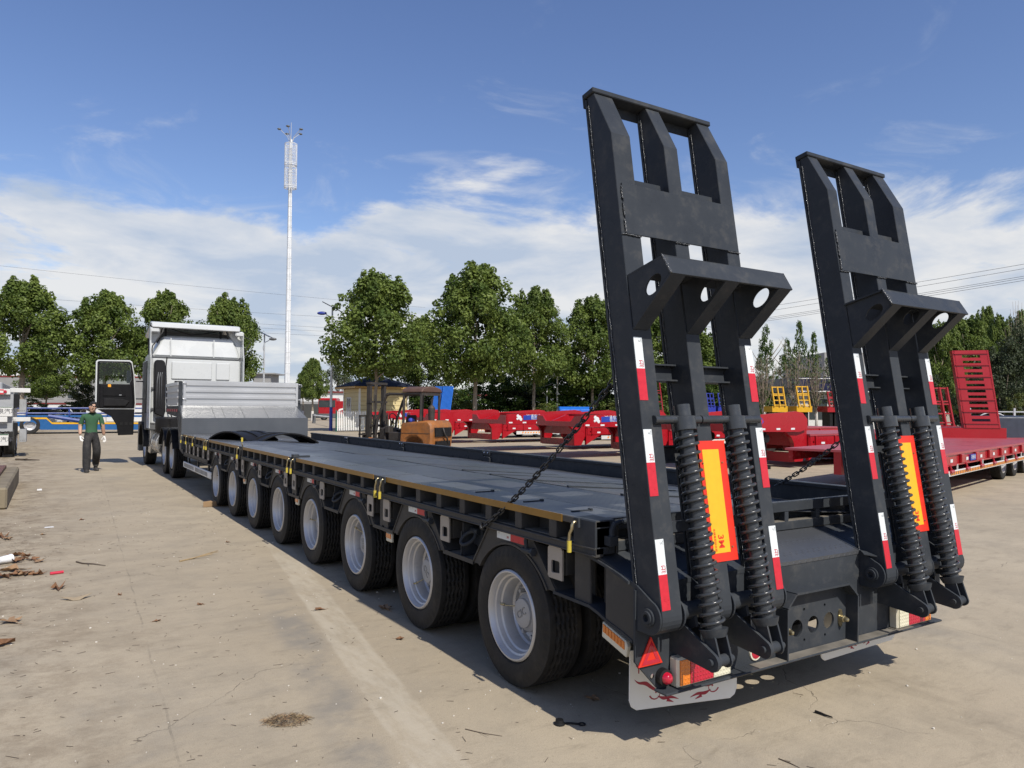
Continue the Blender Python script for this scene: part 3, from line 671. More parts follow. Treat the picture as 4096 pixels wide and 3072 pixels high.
# ---- mud flaps with a printed scroll
def scroll(b, c, r0, r1, a0, a1, w0, w1, sx=1, n=26):
    pts = []
    for i in range(n+1):
        t = i/n; a = a0+(a1-a0)*t; r = r0+(r1-r0)*t; w = w0+(w1-w0)*t
        pts.append((c[0]+sx*r*math.cos(a), c[1]+r*math.sin(a), c[0]+sx*(r+w)*math.cos(a), c[1]+(r+w)*math.sin(a)))
    vs = []
    for p in pts: vs += [(p[0], p[1]), (p[2], p[3])]
    b.add([(v[0], -0.0045, v[1]) for v in vs], [(2*i, 2*i+1, 2*i+3, 2*i+2) for i in range(n)])
def leafs(b, pts, ws):
    P2, W2 = [], []
    for i in range(len(pts)-1):
        p0, p1, p2, p3 = pts[max(i-1, 0)], pts[i], pts[i+1], pts[min(i+2, len(pts)-1)]
        for k in range(5):
            t = k/5; f4 = [0.5*(2*p1[j]+(p2[j]-p0[j])*t+(2*p0[j]-5*p1[j]+4*p2[j]-p3[j])*t*t+(3*p1[j]-p0[j]-3*p2[j]+p3[j])*t**3) for j in (0, 1)]
            P2.append(tuple(f4)); W2.append(ws[i]*(1-t)+ws[i+1]*t)
    pts, ws = P2+[pts[-1]], W2+[ws[-1]]
    vs = []
    for i, (x, z) in enumerate(pts):
        q = pts[min(i+1, len(pts)-1)]; p = pts[max(i-1, 0)]; d = Vector((q[0]-p[0], q[1]-p[1])).normalized()
        vs += [(x-d.y*ws[i], -0.0045, z+d.x*ws[i]), (x+d.y*ws[i], -0.0045, z-d.x*ws[i])]
    b.add(vs, [(2*i, 2*i+1, 2*i+3, 2*i+2) for i in range(len(pts)-1)])
def mudflap(x, y, rz, z0, label, w=0.31):
    h = 0.30
    b = MB(); c = [(-w, h), (-w, 0.05), (-w+0.012, 0.018), (-w+0.04, 0.0), (w-0.04, 0.0), (w-0.012, 0.018), (w, 0.05), (w, h)]
    b.prism_y(c, -0.004, 0.004); o = b.build('mud_flap', 'flap', TR, bevel=0.0015); o.location = (x, y, z0); o.rotation_euler = (0.03, 0, rz)
    b = MB()
    for sx in (-1, 1):
        scroll(b, (sx*0.062, 0.118), 0.050, 0.012, PI*1.35, PI*-0.9, 0.012, 0.006, sx)
        scroll(b, (sx*0.062, 0.118), 0.012, 0.018, 0, PI*1.2, 0.006, 0.012, sx)
        leafs(b, [(sx*0.095, 0.085), (sx*0.14, 0.080), (sx*0.18, 0.10), (sx*0.22, 0.128), (sx*0.26, 0.135), (sx*0.285, 0.155)], [0.002, 0.004, 0.008, 0.010, 0.005, 0.0])
        leafs(b, [(sx*0.03, 0.03), (sx*0.075, 0.045), (sx*0.12, 0.045), (sx*0.155, 0.060)], [0.0, 0.007, 0.009, 0.0])
        leafs(b, [(sx*0.06, 0.018), (sx*0.10, 0.035)], [0.0, 0.010])
        scroll(b, (sx*0.165, 0.075), 0.030, 0.022, PI*-0.1, PI*-1.0, 0.008, 0.004, sx)
        leafs(b, [(sx*0.14, 0.13), (sx*0.15, 0.10), (sx*0.165, 0.075)], [0.0, 0.008, 0.004])
    b.sphere((0, -0.002, 0.072), 0.011, 0.004, 0.011, 12, 6)
    b.build('printed_scroll', 'ink_maroon', o)
    text(o, 'YONG', 0.06, 'ink_maroon', (-0.19, -0.0046, 0.20), (1, 0, 0), (0, 0, 1))
    return o
mudflap(0.46, -0.945, -0.25, 0.118, ''); mudflap(1.93, -0.96, 0.03, 0.15, '', 0.40)
# ------------------------------------------------------------------ loading ramps, springs, chains
PY, PZ = -1.19, 0.678
CU, SU = 0.9882, 0.1532
def RP(x, u, v): return (x, PY+u*SU-v*CU, PZ+u*CU+v*SU)      # ramp frame: u up the ramp, v towards the rear
def rprism(b, loop, x0, x1, holes=()): return b.prism(loop, x0, x1, holes, lambda u, v, w: RP(w, u, v))  # loop in (u, v)
def rbox(b, x0, x1, u0, u1, v0, v1): return rprism(b, [(u0, v0), (u1, v0), (u1, v1), (u0, v1)], x0, x1)
def uz(z, v=0.078): return (z-PZ-v*SU)/CU
D = 0.078
def ramp(side):
    fx = (lambda x: x) if side < 0 else mirx
    def sp(x0, x1): a, c = fx(x0), fx(x1); return (min(a, c), max(a, c))
    A = part('loading_ramp', TR)
    legs = [(0.008, 0.130), (0.360, 0.455), (0.740, 0.835)]
    kink = uz(2.982); top = 2.585
    for (x0, x1) in legs:
        lp = [(D*math.cos(a), D*math.sin(a)) for a in [PI*0.5+PI*i/12 for i in range(13)]]
        lp += [(top, -D), (top, -0.022), (kink, D)]
        b = MB(); X = sp(x0, x1)
        rprism(b, lp, X[0]+0.0, X[1]); o = b.build('leg', 'frame', A, bevel=0.006)
        b = MB(); n = 130; r = random.Random(int(x0*1000)+side)     # weld beads down the front edge and cover plate
        rbox(b, X[0]-0.006, X[1]+0.006, 0.05, top-0.01, -D-0.012, -D); b.build('cover_plate', 'frame', A)
        pts = []
        for k in range(n): pts.append(RP(X[0]-0.002+r.uniform(-0.0012, 0.0012), 0.1+(top-0.15)*k/(n-1), -D+0.010+r.uniform(-0.002, 0.002)))
        b = MB(); b.tube(pts, [0.0035+r.uniform(-0.001, 0.0012) for _ in pts], 5); b.build('weld_bead', 'weld', A)
    X = sp(0.0, 0.842)
    b = MB(); rbox(b, X[0]-0.004, X[1]+0.004, top, top+0.028, -D-0.016, -0.012); rbox(b, X[0]-0.004, X[1]+0.004, top-0.05, top+0.028, -D-0.026, -D-0.014); b.build('top_bar', 'frame', A, bevel=0.004)
    X = sp(0.034, 0.823)
    r = random.Random(3+side)
    u0, u1 = uz(2.462), uz(2.722); b = MB(); rbox(b, X[0], X[1], u0, u1, D+0.0005, D+0.009); b.build('cross_plate', 'frame', A, bevel=0.0015)
    b = MB()
    for k in range(3):
        a = u0+(u1-u0)*(0.02+0.33*k); pts = [RP(X[0]-0.002+r.uniform(-0.002, 0.002), a+(u1-u0)*0.26*i/16, D+0.006+r.uniform(-0.002, 0.002)) for i in range(17)]
        b.tube(pts, [r.uniform(0.003, 0.0055) for _ in pts], 6)
    for (x0, x1) in legs:
        Y = sp(x0, x1); pts = [RP(Y[0]+(Y[1]-Y[0])*i/12, u0-0.003+r.uniform(-0.002, 0.002), D+0.004+r.uniform(0, 0.002)) for i in range(13)]
        b.tube(pts, [r.uniform(0.0025, 0.0045) for _ in pts], 6)
    b.build('weld_bead', 'weld', A, smooth=True)
    for (x0, x1) in ((0.130, 0.345), (0.455, 0.725)):
        X = sp(x0, x1); b = MB(); rbox(b, X[0], X[1], uz(2.732), uz(2.779), D-0.055, D-0.045); b.build('tongue', 'frame', A)
    for z in (1.80, 1.40):
        for (x0, x1) in ((0.130, 0.372), (0.455, 0.752)):
            X = sp(x0, x1); u = uz(z, 0); b = MB()
            rbox(b, X[0], X[1], u-0.035, u+0.035, -0.058, -0.050); rbox(b, X[0], X[1], u+0.035, u+0.043, -0.058, -0.012); rbox(b, X[0], X[1], u-0.043, u-0.035, -0.058, -0.012)
            b.build('cross_channel', 'frame', A)
    for z in (1.06,):
        X = sp(0.130, 0.360); u = uz(z, 0); b = MB(); rbox(b, X[0], X[1], u-0.025, u+0.025, -0.03, 0.02); X = sp(0.455, 0.74); rbox(b, X[0], X[1], u-0.025, u+0.025, -0.03, 0.02); b.build('cross_bar', 'frame', A)
    # foot bracket
    P0, P1, P2, P3 = (-1.028, 2.254), (-1.265, 2.311), (-1.322, 2.221), (-1.066, 1.992)
    X = sp(0.012, 0.846)
    def thick(p, q, t):
        d = Vector((q[0]-p[0], q[1]-p[1])).normalized(); n2 = (d.y*t, -d.x*t); return [p, q, (q[0]+n2[0], q[1]+n2[1]), (p[0]+n2[0], p[1]+n2[1])]
    F = part('foot_bracket', A)
    b = MB(); b.prism_x(thick((P0[0]+0.01, P0[1]), P1, -0.010), *X); b.prism_x(thick(P1, P2, -0.011), *X); b.build('shelf', 'frame', F, bevel=0.0015)
    for (x0, x1) in legs:
        xx = sp(x0, x1)[0]+0.005
        hole = []
        for i in range(24):
            a = 2*PI*i/24; e = (0.060*math.cos(a), 0.036*math.sin(a)); t = math.radians(142)
            hole.append((-1.205+e[0]*math.cos(t)-e[1]*math.sin(t), 2.185-(e[0]*math.sin(t)+e[1]*math.cos(t))*-1))
        b = MB(); b.prism_x([(P0[0]-0.002, P0[1]-0.003), (P1[0]+0.006, P1[1]-0.012), (P2[0]+0.012, P2[1]+0.004), (P3[0]-0.004, P3[1]+0.012)], xx, xx+0.008, holes=[hole])
        b.prism_x(thick(P2, (P3[0]-0.004, P3[1]), -0.009), xx, xx+0.092); b.build('gusset', 'frame', F)
    b = MB(); pts = []
    xx = sp(0.012, 0.846)[0]
    for i in range(20): t = i/19; pts.append((xx-0.001+r.uniform(-0.001, 0.001), P1[0]+(P2[0]-P1[0])*t, P1[1]+(P2[1]-P1[1])*t))
    b.tube(pts, [r.uniform(0.004, 0.0065) for _ in pts], 6); b.build('weld_bead', 'weld', F, smooth=True)
    # reflective tape on the outer legs
    for (x0, x1) in ((0.004, 0.055), (0.773, 0.825)):
        X = (x0+0.006, x1+0.006) if side < 0 else ((mirx(0.835)+0.002, mirx(0.835)+0.053) if x0 < 0.1 else (mirx(0.008)-0.055, mirx(0.008)-0.004))
        for z1, z0 in ((1.955, 1.657), (1.522, 1.219), (1.028, 0.720)):
            u1, u0 = uz(z1), uz(z0); um = (u0+u1)/2
            b = MB(); rbox(b, X[0], X[1], um, u1, D+0.0005, D+0.0022); o = b.build('reflector', 'ref_white', A)
            b = MB(); rbox(b, X[0], X[1], u0, um, D+0.0005, D+0.0022); b.build('red_half', 'ref_red', o)
            up = Vector((0, SU, CU)); lt = Vector((-1, 0, 0))
            xm = X[0]+(X[1]-X[0])*0.62
            text(o, '3M', 0.030, 'ink_red', RP(xm, um+0.022, D+0.0024), up, lt); text(o, '反光标识', 0.007, 'ink_red', RP(X[1]-0.007, um+0.022, D+0.0024), up, lt)
            text(o, 'C', 0.016, 'ink_dark', RP(X[0]+0.034, u1-0.018, D+0.0024), up, lt); text(o, 'C-2 3M', 0.006, 'ink_dark', RP(X[1]-0.006, u1-0.016, D+0.0024), up, lt)
    # red and yellow marker board on the middle leg
    c = (0.347, 0.530) if side < 0 else (mirx(0.530), mirx(0.347))
    b = MB(); rbox(b, c[0], c[1], uz(0.892), uz(1.462), D+0.002, D+0.005); o = b.build('marker_board', 'board_red', A)
    b = MB(); rbox(b, c[0]+0.022, c[1]-0.048, uz(0.932), uz(1.420), D+0.0052, D+0.0062); b.build('yellow_field', 'board_yel', o)
    up = Vector((0, SU, CU)); lt = Vector((-1, 0, 0))
    text(o, '3M', 0.052, 'board_red', RP(c[0]+0.078, uz(0.985), D+0.0066), -up, -lt, bold=0.001)
    text(o, '车辆尾部标志板', 0.0155, 'board_red', RP(c[0]+0.038, uz(0.993), D+0.0066), -up, -lt)
    for (dx, z) in ((0.016, 1.355), (0.150, 1.355), (0.014, 0.955), (0.150, 0.955)):
        b = MB(); q = RP(c[0]+dx, uz(z), D+0.005); q2 = RP(c[0]+dx, uz(z), D+0.012); b.cyl(q, q2, 0.005, 8, 0.003); b.build('rivet', 'brass', o, smooth=AUTO)
    # springs
    for xs in ((0.265, 0.615) if side < 0 else (mirx(0.615)-0.0, mirx(0.265)-0.0)):
        S_ = part('balance_spring', A)
        B0 = Vector((xs, -1.330, 0.600)); T0 = Vector((xs, -1.128, 1.635)); d = (T0-B0).normalized()
        ex = Vector((1, 0, 0)); ey = d.cross(ex)
        b = MB(); b.tube([B0+d*0.01, T0], 0.040, 20); b.build('spring_tube', 'coil', S_, smooth=AUTO)
        b = MB(); b.tube([B0+d*0.930, B0+d*0.995], 0.057, 24); b.build('collar', 'coil', S_, smooth=AUTO, bevel=0.002)
        pts = []; turns = 21; n = turns*18
        for i in range(n+1):
            t = i/n; a = 2*PI*turns*t+0.6; pts.append(B0+d*(0.028+0.89*t)+ex*(0.0510*math.cos(a))+ey*(0.0510*math.sin(a)))
        b = MB(); b.tube(pts, 0.0086, 8); b.build('coil', 'coil', S_, smooth=True)
        b = MB(); b.tube([B0-d*0.012, B0+d*0.006, B0+d*0.024], [0.052, 0.060, 0.066], 24); b.build('spring_seat', 'frame', S_, smooth=AUTO)
        # fork and arms
        b = MB()
        piv = Vector((xs, -1.368, 0.492))
        for sgn in (-1, 1):
            lp = [(piv.y+0.036*math.cos(a), piv.z+0.036*math.sin(a)) for a in [PI+PI*i/10 for i in range(11)]]+[(-1.296, 0.60), (-1.365, 0.612)]
            b.prism_x(lp, xs+sgn*0.036-0.005, xs+sgn*0.036+0.005)
        b.build('fork', 'frame', S_)
        b = MB(); b.cyl((xs-0.075, piv.y, piv.z), (xs+0.075, piv.y, piv.z), 0.016, 12); b.cyl((xs-0.03, piv.y, piv.z), (xs+0.03, piv.y, piv.z), 0.026, 14); b.build('pivot_pin', 'frame', S_, smooth=AUTO)
        for sgn in (-1,):
            b = MB(); lp = [(piv.y+0.042*math.cos(a), piv.z+0.042*math.sin(a)) for a in [PI*0.62+PI*i/10 for i in range(11)]]+[(-1.11, 0.475), (-1.11, 0.66)]
            b.prism_x(lp, xs-0.062, xs-0.046); b.prism_x([(-1.11, 0.47), (-1.11, 0.62), (-1.20, 0.60), (-1.20, 0.50)], xs+0.046, xs+0.058); b.prism_x([(-1.11, 0.60), (-1.11, 0.70), (-1.16, 0.705), (-1.225, 0.655), (-1.235, 0.61), (-1.18, 0.585)], xs-0.018, xs+0.0)
            b.build('spring_arm', 'frame', S_)
    for (a, c) in (((0.075, 0.372), (0.380, 0.800)) if side < 0 else ((mirx(0.80), mirx(0.38)), (mirx(0.372), mirx(0.075)))):
        b = MB(); b.cyl((a, -1.140, 1.566), (c, -1.140, 1.566), 0.021, 14); b.build('spring_rod', 'coil', A, smooth=AUTO)
    # hinge plates and pin
    for xh in ((-0.004, 0.145, 0.342, 0.47, 0.722, 0.845) if side < 0 else tuple(mirx(q)-0.012 for q in (-0.004, 0.145, 0.342, 0.47, 0.722, 0.845))):
        outer = (xh < 0.05 or 1.68 < xh < 1.74)
        b = MB(); r_ = 0.088
        lp = [(-1.11, 0.600), (-1.19, 0.600)]+[(PY+0.078*math.cos(a), PZ+0.078*math.sin(a)) for a in [PI*1.5-PI*0.92*i/12 for i in range(13)]]+[(-1.11, 0.806)]
        b.prism_x(lp, xh, xh+0.010); o = b.build('hinge_plate', 'frame', A, bevel=0.002)
        if outer:
            b = MB(); b.lathe([(xh, 0.040), (xh-0.010, 0.040), (xh-0.011, 0.030), (xh-0.018, 0.029), (xh-0.018, 0.017), (xh+0.004, 0.016), (xh+0.004, 0.0)], 24, 'x', c=(0, PY, PZ)); b.build('pin_head', 'frame', o, smooth=AUTO)
    X = sp(0.0, 0.85); b = MB(); b.cyl((X[0], PY, PZ), (X[1], PY, PZ), 0.030, 16); b.cyl((X[0]+0.14, PY-0.0, PZ), (X[1]-0.14, PY, PZ), 0.040, 16); b.build('hinge_pin', 'frame', A, smooth=AUTO)
    return A
ramp(-1); ramp(1)
b = MB(); b.prism(  [(1.665, -1.165), (1.70, -1.12), (1.78, -1.20), (1.74, -1.22)], 0.80, 0.806, (), lambda u, v, w: (u, v, w+(v+1.12)*0.25)); b.build('hinge_gusset', 'frame', TR)
def chain(p, q, sag, parent, n, name='chain', rev=False):
    C_ = part(name, parent)
    b = MB(); pts = []
    L_, R_ = 0.017, 0.0125
    for i in range(24):
        a = 2*PI*i/24; x = R_*math.cos(a)+(L_ if math.cos(a) > 0.01 else (-L_ if math.cos(a) < -0.01 else 0)); pts.append((x, R_*math.sin(a), 0))
    b.tube(pts, 0.0046, 7, closed=True); me = b.mesh('link', 'chain', smooth=True)
    p = Vector(p); q = Vector(q)
    def at(t): return p.lerp(q, t)+Vector((0, 0, -4*sag*t*(1-t)))
    for i in range(n):
        t = (i+0.5)/n; d = (at(min(1, t+0.01))-at(max(0, t-0.01))).normalized()
        o = link('link', me, C_, loc=at(t)); qd = d.to_track_quat('X', 'Z')
        e = qd.to_matrix() @ Matrix.Rotation((PI/2 if i % 2 else 0)+0.35+rnd.uniform(-0.25, 0.25), 3, 'X'); o.rotation_euler = e.to_euler()
        o.scale = ((p-q).length/n/0.0415,)+(1.0, 1.0)
    return C_
chain((-0.045, 0.235, 0.888), (0.07, -0.865, 1.765), 0.045, TR, 34)
chain((2.50, 0.10, 1.03), (2.52, -0.62, 1.55), 0.04, TR, 22)
chain((2.12, -1.02, 1.98), (2.13, -1.05, 1.62), 0.0, TR, 9)
b = MB(); b.tube([(-0.03, 0.28, 0.905), (-0.05, 0.265, 0.90), (-0.055, 0.25, 0.882), (-0.04, 0.235, 0.872), (-0.025, 0.245, 0.882)], 0.007, 8); b.build('chain_hook', 'chain', TR, smooth=True)

# ---- mudguards in the front well, gooseneck, drop-side box
def fender(p, q, back, label):
    p = Vector(p); q = Vector(q); c = (q-p).length; e = (q-p).normalized(); bk = Vector(back).normalized(); s_ = 0.145; R_ = (c*c/4+s_*s_)/(2*s_); ha = math.asin(c/2/R_); mid = (p+q)/2
    T_ = thing('loose_mudguard', label, 'mudguard', mid, 0.0, 'loose mudguards on the trailer deck'); n = 20
    for i, (w0, w1, dr) in enumerate(((0.0, 0.10, 0.0), (0.10, 0.28, -0.014), (0.28, 0.36, 0.004), (0.36, 0.54, -0.014), (0.54, 0.62, 0.0))):
        lo = []; hi = []
        for k in range(n+1):
            t = -ha+2*ha*k/n; lo.append(((R_+dr-0.022)*math.sin(t), (R_+dr-0.022)*math.cos(t)-R_+s_)); hi.append(((R_+dr)*math.sin(t), (R_+dr)*math.cos(t)-R_+s_))
        b = MB(); b.prism(lo+hi[::-1], w0, w1, (), lambda u, v, w: tuple(e*u+bk*w+Vector((0, 0, v+0.004)))); b.build('guard_shell' if i % 2 else 'guard_rib', 'rubber', T_, smooth=AUTO)
fender((-0.0, 9.92, 1.068), (0.44, 8.92, 1.066), (0.915, 0.403, 0), 'loose black plastic mudguard lying on the deck against the yellow side strip')
fender((0.64, 8.80, 1.066), (1.62, 8.86, 1.02), (-0.25, 0.968, 0), 'loose ribbed black mudguard lying across the middle of the deck')
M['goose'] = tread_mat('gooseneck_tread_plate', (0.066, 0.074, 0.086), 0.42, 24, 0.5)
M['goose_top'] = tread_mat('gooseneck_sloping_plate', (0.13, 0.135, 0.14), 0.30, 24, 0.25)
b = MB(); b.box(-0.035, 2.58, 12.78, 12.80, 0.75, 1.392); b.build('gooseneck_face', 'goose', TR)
b = MB(); b.prism_x([(12.80, 0.64), (12.80, 1.385), (13.36, 1.645), (15.45, 1.645), (15.45, 1.46), (13.7, 1.40), (13.3, 0.72)], 0.0, 2.545); b.build('gooseneck', 'frame', TR, bevel=0.01)
xs_ = [-0.02, 0.62, 0.82, 1.22, 1.72, 2.56]
for a, c in zip(xs_, xs_[1:]):
    b = MB(); l0, l1 = (0.0 if a > 0 else 0.02), (0.0 if c < 2.5 else -0.02); tw = 0.045
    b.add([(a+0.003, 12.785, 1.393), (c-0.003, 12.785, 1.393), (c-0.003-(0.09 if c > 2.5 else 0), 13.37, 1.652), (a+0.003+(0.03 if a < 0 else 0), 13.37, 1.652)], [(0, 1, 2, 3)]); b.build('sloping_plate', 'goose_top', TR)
b = MB(); b.prism_x([(12.79, 1.0), (12.79, 1.39), (13.36, 1.65), (13.42, 1.65), (13.42, 1.5), (13.1, 1.0)], -0.03, -0.005); b.build('gooseneck_cheek', 'frame', TR)
M['alu'] = mat('bare_aluminium', (0.56, 0.57, 0.58), 0.34, metal=0.7, var=0.04, scale=1.2, rvar=0.06)
def drop_board(loopx, y0, y1, axis, name='drop_side'):
    b = MB()
    z = 1.66; rows = [(0.06, 0.03), (0.09, 0.0), (0.05, 0.03), (0.09, 0.0), (0.05, 0.03), (0.09, 0.0), (0.07, 0.03)]
    for h, off in rows:
        if axis == 'x': b.box(loopx[0], loopx[1], y0-off-0.004, y1, z, z+h)
        else: b.box(y0-off-0.004, y1, loopx[0], loopx[1], z, z+h)
        z += h
    if axis == 'x':
        b.box(loopx[0]-0.05, loopx[0], y0-0.028, y1, 1.65, z+0.02); b.box(loopx[1], loopx[1]+0.05, y0-0.028, y1, 1.65, z+0.02); b.box(loopx[0]-0.05, loopx[1]+0.05, y0-0.026, y1, z, z+0.03)
    return b.build(name, 'alu', TR)
drop_board((0.12, 2.47), 13.42, 13.46, 'x')
drop_board((13.50, 15.40), 0.0, 0.04, 'y'); drop_board((13.50, 15.40), 2.52, 2.56, 'y')
drop_board((0.12, 2.47), 15.40, 15.44, 'x')
for x in (0.0, 2.535):
    b = MB(); b.box(x-0.01, x+0.06, 13.44, 13.52, 1.5, 2.17); b.build('corner_stake', 'frame', TR)
for (x, z) in ((0.06, 1.80), (0.06, 2.15), (2.53, 1.80), (2.53, 2.15)):
    b = MB(); b.tube([(x, 13.40, z), (x, 13.36, z), (x+0.06, 13.36, z), (x+0.07, 13.37, z-0.05)], 0.010, 6); b.build('drop_side_catch', 'alu', TR, smooth=AUTO)
b = MB(); b.box(-0.025, 0.0, 13.5, 15.4, 1.50, 1.60); b.build('side_reflector_rail', 'side', TR)
for k in range(6):
    b = MB(); b.box(-0.0285, -0.0255, 13.55+k*0.3, 13.70+k*0.3, 1.52, 1.575); b.build('reflector', 'ref_red', TR)
# ------------------------------------------------------------------ truck tractor
M['cab'] = mat('white_cab_paint', (0.52, 0.54, 0.54), 0.28, var=0.03, scale=2, coat=0.5, dirt=(0.5, 0.49, 0.46), dirt_amt=0.15)
M['cab_grey'] = mat('grey_plastic', (0.10, 0.105, 0.11), 0.45, var=0.1, scale=6)
M['pole_line'] = mat('blue_air_line', (0.02, 0.05, 0.30), 0.4)
M['trim_black'] = mat('black_trim', (0.006, 0.006, 0.007), 0.5, spec=0.2, var=0.1)
M['glass'] = mat('dark_glass', (0.03, 0.04, 0.045), 0.05, var=0.05, coat=0.3)
M['alu_tank'] = mat('polished_tank', (0.62, 0.60, 0.56), 0.26, metal=0.9, var=0.08, scale=4)
M['orange_tag'] = mat('orange_tag', (0.75, 0.33, 0.02), 0.5)
def clear_glass():
    mt = bpy.data.materials.new('clear_pane'); mt.use_nodes = True; n = mt.node_tree; n.nodes.clear()
    o = n.nodes.new('ShaderNodeOutputMaterial'); t = n.nodes.new('ShaderNodeBsdfTransparent'); t.inputs[0].default_value = (0.86, 0.90, 0.88, 1)
    gl = n.nodes.new('ShaderNodeBsdfGlossy'); gl.inputs['Roughness'].default_value = 0.02; fr = n.nodes.new('ShaderNodeFresnel'); fr.inputs[0].default_value = 1.4
    mx_ = n.nodes.new('ShaderNodeMixShader'); n.links.new(fr.outputs[0], mx_.inputs[0]); n.links.new(t.outputs[0], mx_.inputs[1]); n.links.new(gl.outputs[0], mx_.inputs[2]); n.links.new(mx_.outputs[0], o.inputs[0]); return mt
M['pane'] = clear_glass()
TT = thing('truck_tractor', 'white high-roof truck tractor with its driver door open, coupled to the charcoal trailer', 'truck')
YB = 18.15; XL, XR = -0.105, 2.245
def frustum(b, r0, r1):   # two rectangles (x0,x1,y0,y1,z)
    vs = []
    for (x0, x1, y0, y1, z) in (r0, r1): vs += [(x0, y0, z), (x1, y0, z), (x1, y1, z), (x0, y1, z)]
    b.add(vs, [(3, 2, 1, 0), (4, 5, 6, 7), (0, 1, 5, 4), (1, 2, 6, 5), (2, 3, 7, 6), (3, 0, 4, 7)])
b = MB(); frustum(b, (XL+0.02, XR-0.02, YB, 20.35, 1.15), (XL+0.02, XR-0.02, YB, 20.3, 2.97)); b.build('cab', 'cab', TT, bevel=0.05, smooth=AUTO)
b = MB(); frustum(b, (XL+0.03, XR-0.03, YB+0.02, 20.28, 2.975), (XL+0.33, XR-0.20, YB+0.14, 19.7, 3.58)); b.build('roof_cap', 'cab', TT, bevel=0.06, smooth=AUTO)
for (x0, x1, z0, z1) in ((0.42, 1.45, 2.38, 2.86), (1.56, 1.92, 2.38, 2.86), (0.42, 1.45, 1.95, 2.26), (1.56, 1.92, 1.95, 2.26)):
    b = MB(); b.box(x0, x1, YB-0.035, YB+0.002, z0, z1); b.build('back_panel', 'cab', TT, bevel=0.030, smooth=AUTO)
for x in (0.50, 1.22):
    b = MB(); b.box(x, x+0.19, YB-0.022, YB-0.001, 2.285, 2.335); b.build('vent', 'rubber', TT, bevel=0.006)
for x in (0.38, 1.48):
    b = MB(); b.box(x, x+0.03, YB+0.0, YB+0.03, 3.0, 3.5); b.build('roof_rib', 'cab', TT)
b = MB(); b.prism_x([(17.98, 3.74), (18.0, 3.90), (18.4, 3.95), (19.6, 3.70), (19.6, 3.58), (18.3, 3.84)], -0.10, 2.16); b.build('roof_spoiler', 'cab', TT, bevel=0.03, smooth=AUTO)
b = MB(); b.box(0.1, 2.0, 18.75, 18.80, 3.40, 3.72); b.build('spoiler_back', 'cab_grey', TT)
for fx_ in (lambda x: x, lambda x: 2.14-x):
    b = MB(); b.prism_y([(fx_(p), q) for p, q in ((-0.125, 3.02), (-0.125, 3.50), (-0.06, 3.66), (-0.10, 3.78), (0.26, 3.80), (0.20, 3.64), (0.06, 3.42), (-0.06, 3.02))], 18.30, 18.62); b.build('fairing_cheek', 'cab', TT, bevel=0.02, smooth=AUTO)
    b = MB(); b.box(min(fx_(-0.13), fx_(0.10)), max(fx_(-0.13), fx_(0.10)), 18.02, 18.12, 3.62, 3.76); b.build('spoiler_end', 'cab', TT, bevel=0.03)
b = MB(); b.box(XL+0.04, XR-0.04, YB-0.004, YB+0.03, 2.955, 2.985); b.build('roof_seam', 'cab_grey', TT)
for z in (1.55, 2.1): b = MB(); b.box(XL+0.03, XL+0.10, YB-0.05, YB, z, z+0.05); b.build('cab_clip', 'cab_grey', TT)
b = MB(); b.tube([(0.30, 18.12, 2.97), (0.27, 18.05, 2.7), (0.29, 18.05, 2.2), (0.33, 18.08, 1.6), (0.45, 17.9, 1.3)], 0.016, 6); b.build('air_hose', 'rubber', TT, smooth=True)
for k_, mm_ in ((0.0, 'ref_red'), (0.09, 'logo_blue0')): b = MB(); b.tube([(0.75+k_+0.05*math.cos(i*0.9), 17.6-i*0.035, 1.35+0.05*math.sin(i*0.9)) for i in range(60)], 0.010, 5); b.build('coiled_air_line', mm_ if mm_ in M else 'pole_line', TT, smooth=True)
for x in (0.28, 1.70):
    b = MB(); b.cyl((x, 18.35, 3.42), (x, 18.35, 3.85), 0.03, 8); b.build('spoiler_strut', 'rubber', TT)
b = MB(); b.tube([(0.28, 18.3, 3.80), (0.6, 18.25, 3.70), (0.9, 18.25, 3.62), (1.2, 18.25, 3.66), (1.68, 18.3, 3.78)], 0.013, 6); b.build('cable', 'rubber', TT, smooth=True)
for sgn, xo in ((-1, XL-0.02), (1, XR+0.0)):
    b = MB(); b.prism_x([(17.92, 1.05), (17.90, 2.95), (18.05, 3.40), (18.02, 3.72), (18.30, 3.80), (18.62, 3.45), (18.60, 1.05)], xo, xo+0.025); b.build('side_deflector', 'cab', TT, bevel=0.01)
    b = MB(); b.tube([(xo+0.02, 17.95, 3.0), (xo+0.05, 18.0, 3.25), (xo+0.25, 18.1, 3.55), (xo+(0.3 if sgn < 0 else -0.2), 18.2, 3.75)], 0.016, 6); b.build('deflector_stay', 'rubber', TT, smooth=True)
    b = MB(); b.box(xo+(0.28 if sgn < 0 else -0.32), xo+(0.37 if sgn < 0 else -0.23), 18.0, 18.06, 3.78, 3.82); b.build('marker_lamp', 'lens_red', TT)
b = MB(); b.prism_y([(0.0, 1.45), (0.22, 1.35), (0.27, 1.5), (0.24, 2.82), (0.18, 2.88), (0.02, 2.88), (-0.02, 2.80)], 17.93, YB); b.build('air_intake', 'rubber', TT, bevel=0.02, smooth=AUTO)
for k in range(3):
    b = MB(); b.tube([(0.05+k*0.055, 17.925, 1.6), (0.05+k*0.055, 17.92, 2.3+0.1*k), (0.08+k*0.05, 17.925, 2.55)], 0.012, 6); b.build('intake_rib', 'cab_grey', TT, smooth=True)
b = MB(); b.lathe([(0.95, 0.0), (0.95, 0.30), (1.0, 0.33), (1.32, 0.33), (1.36, 0.30), (1.36, 0.0)], 20, 'z', c=(0.32, 17.6, 0)); b.build('air_filter', 'rubber', TT, smooth=AUTO)
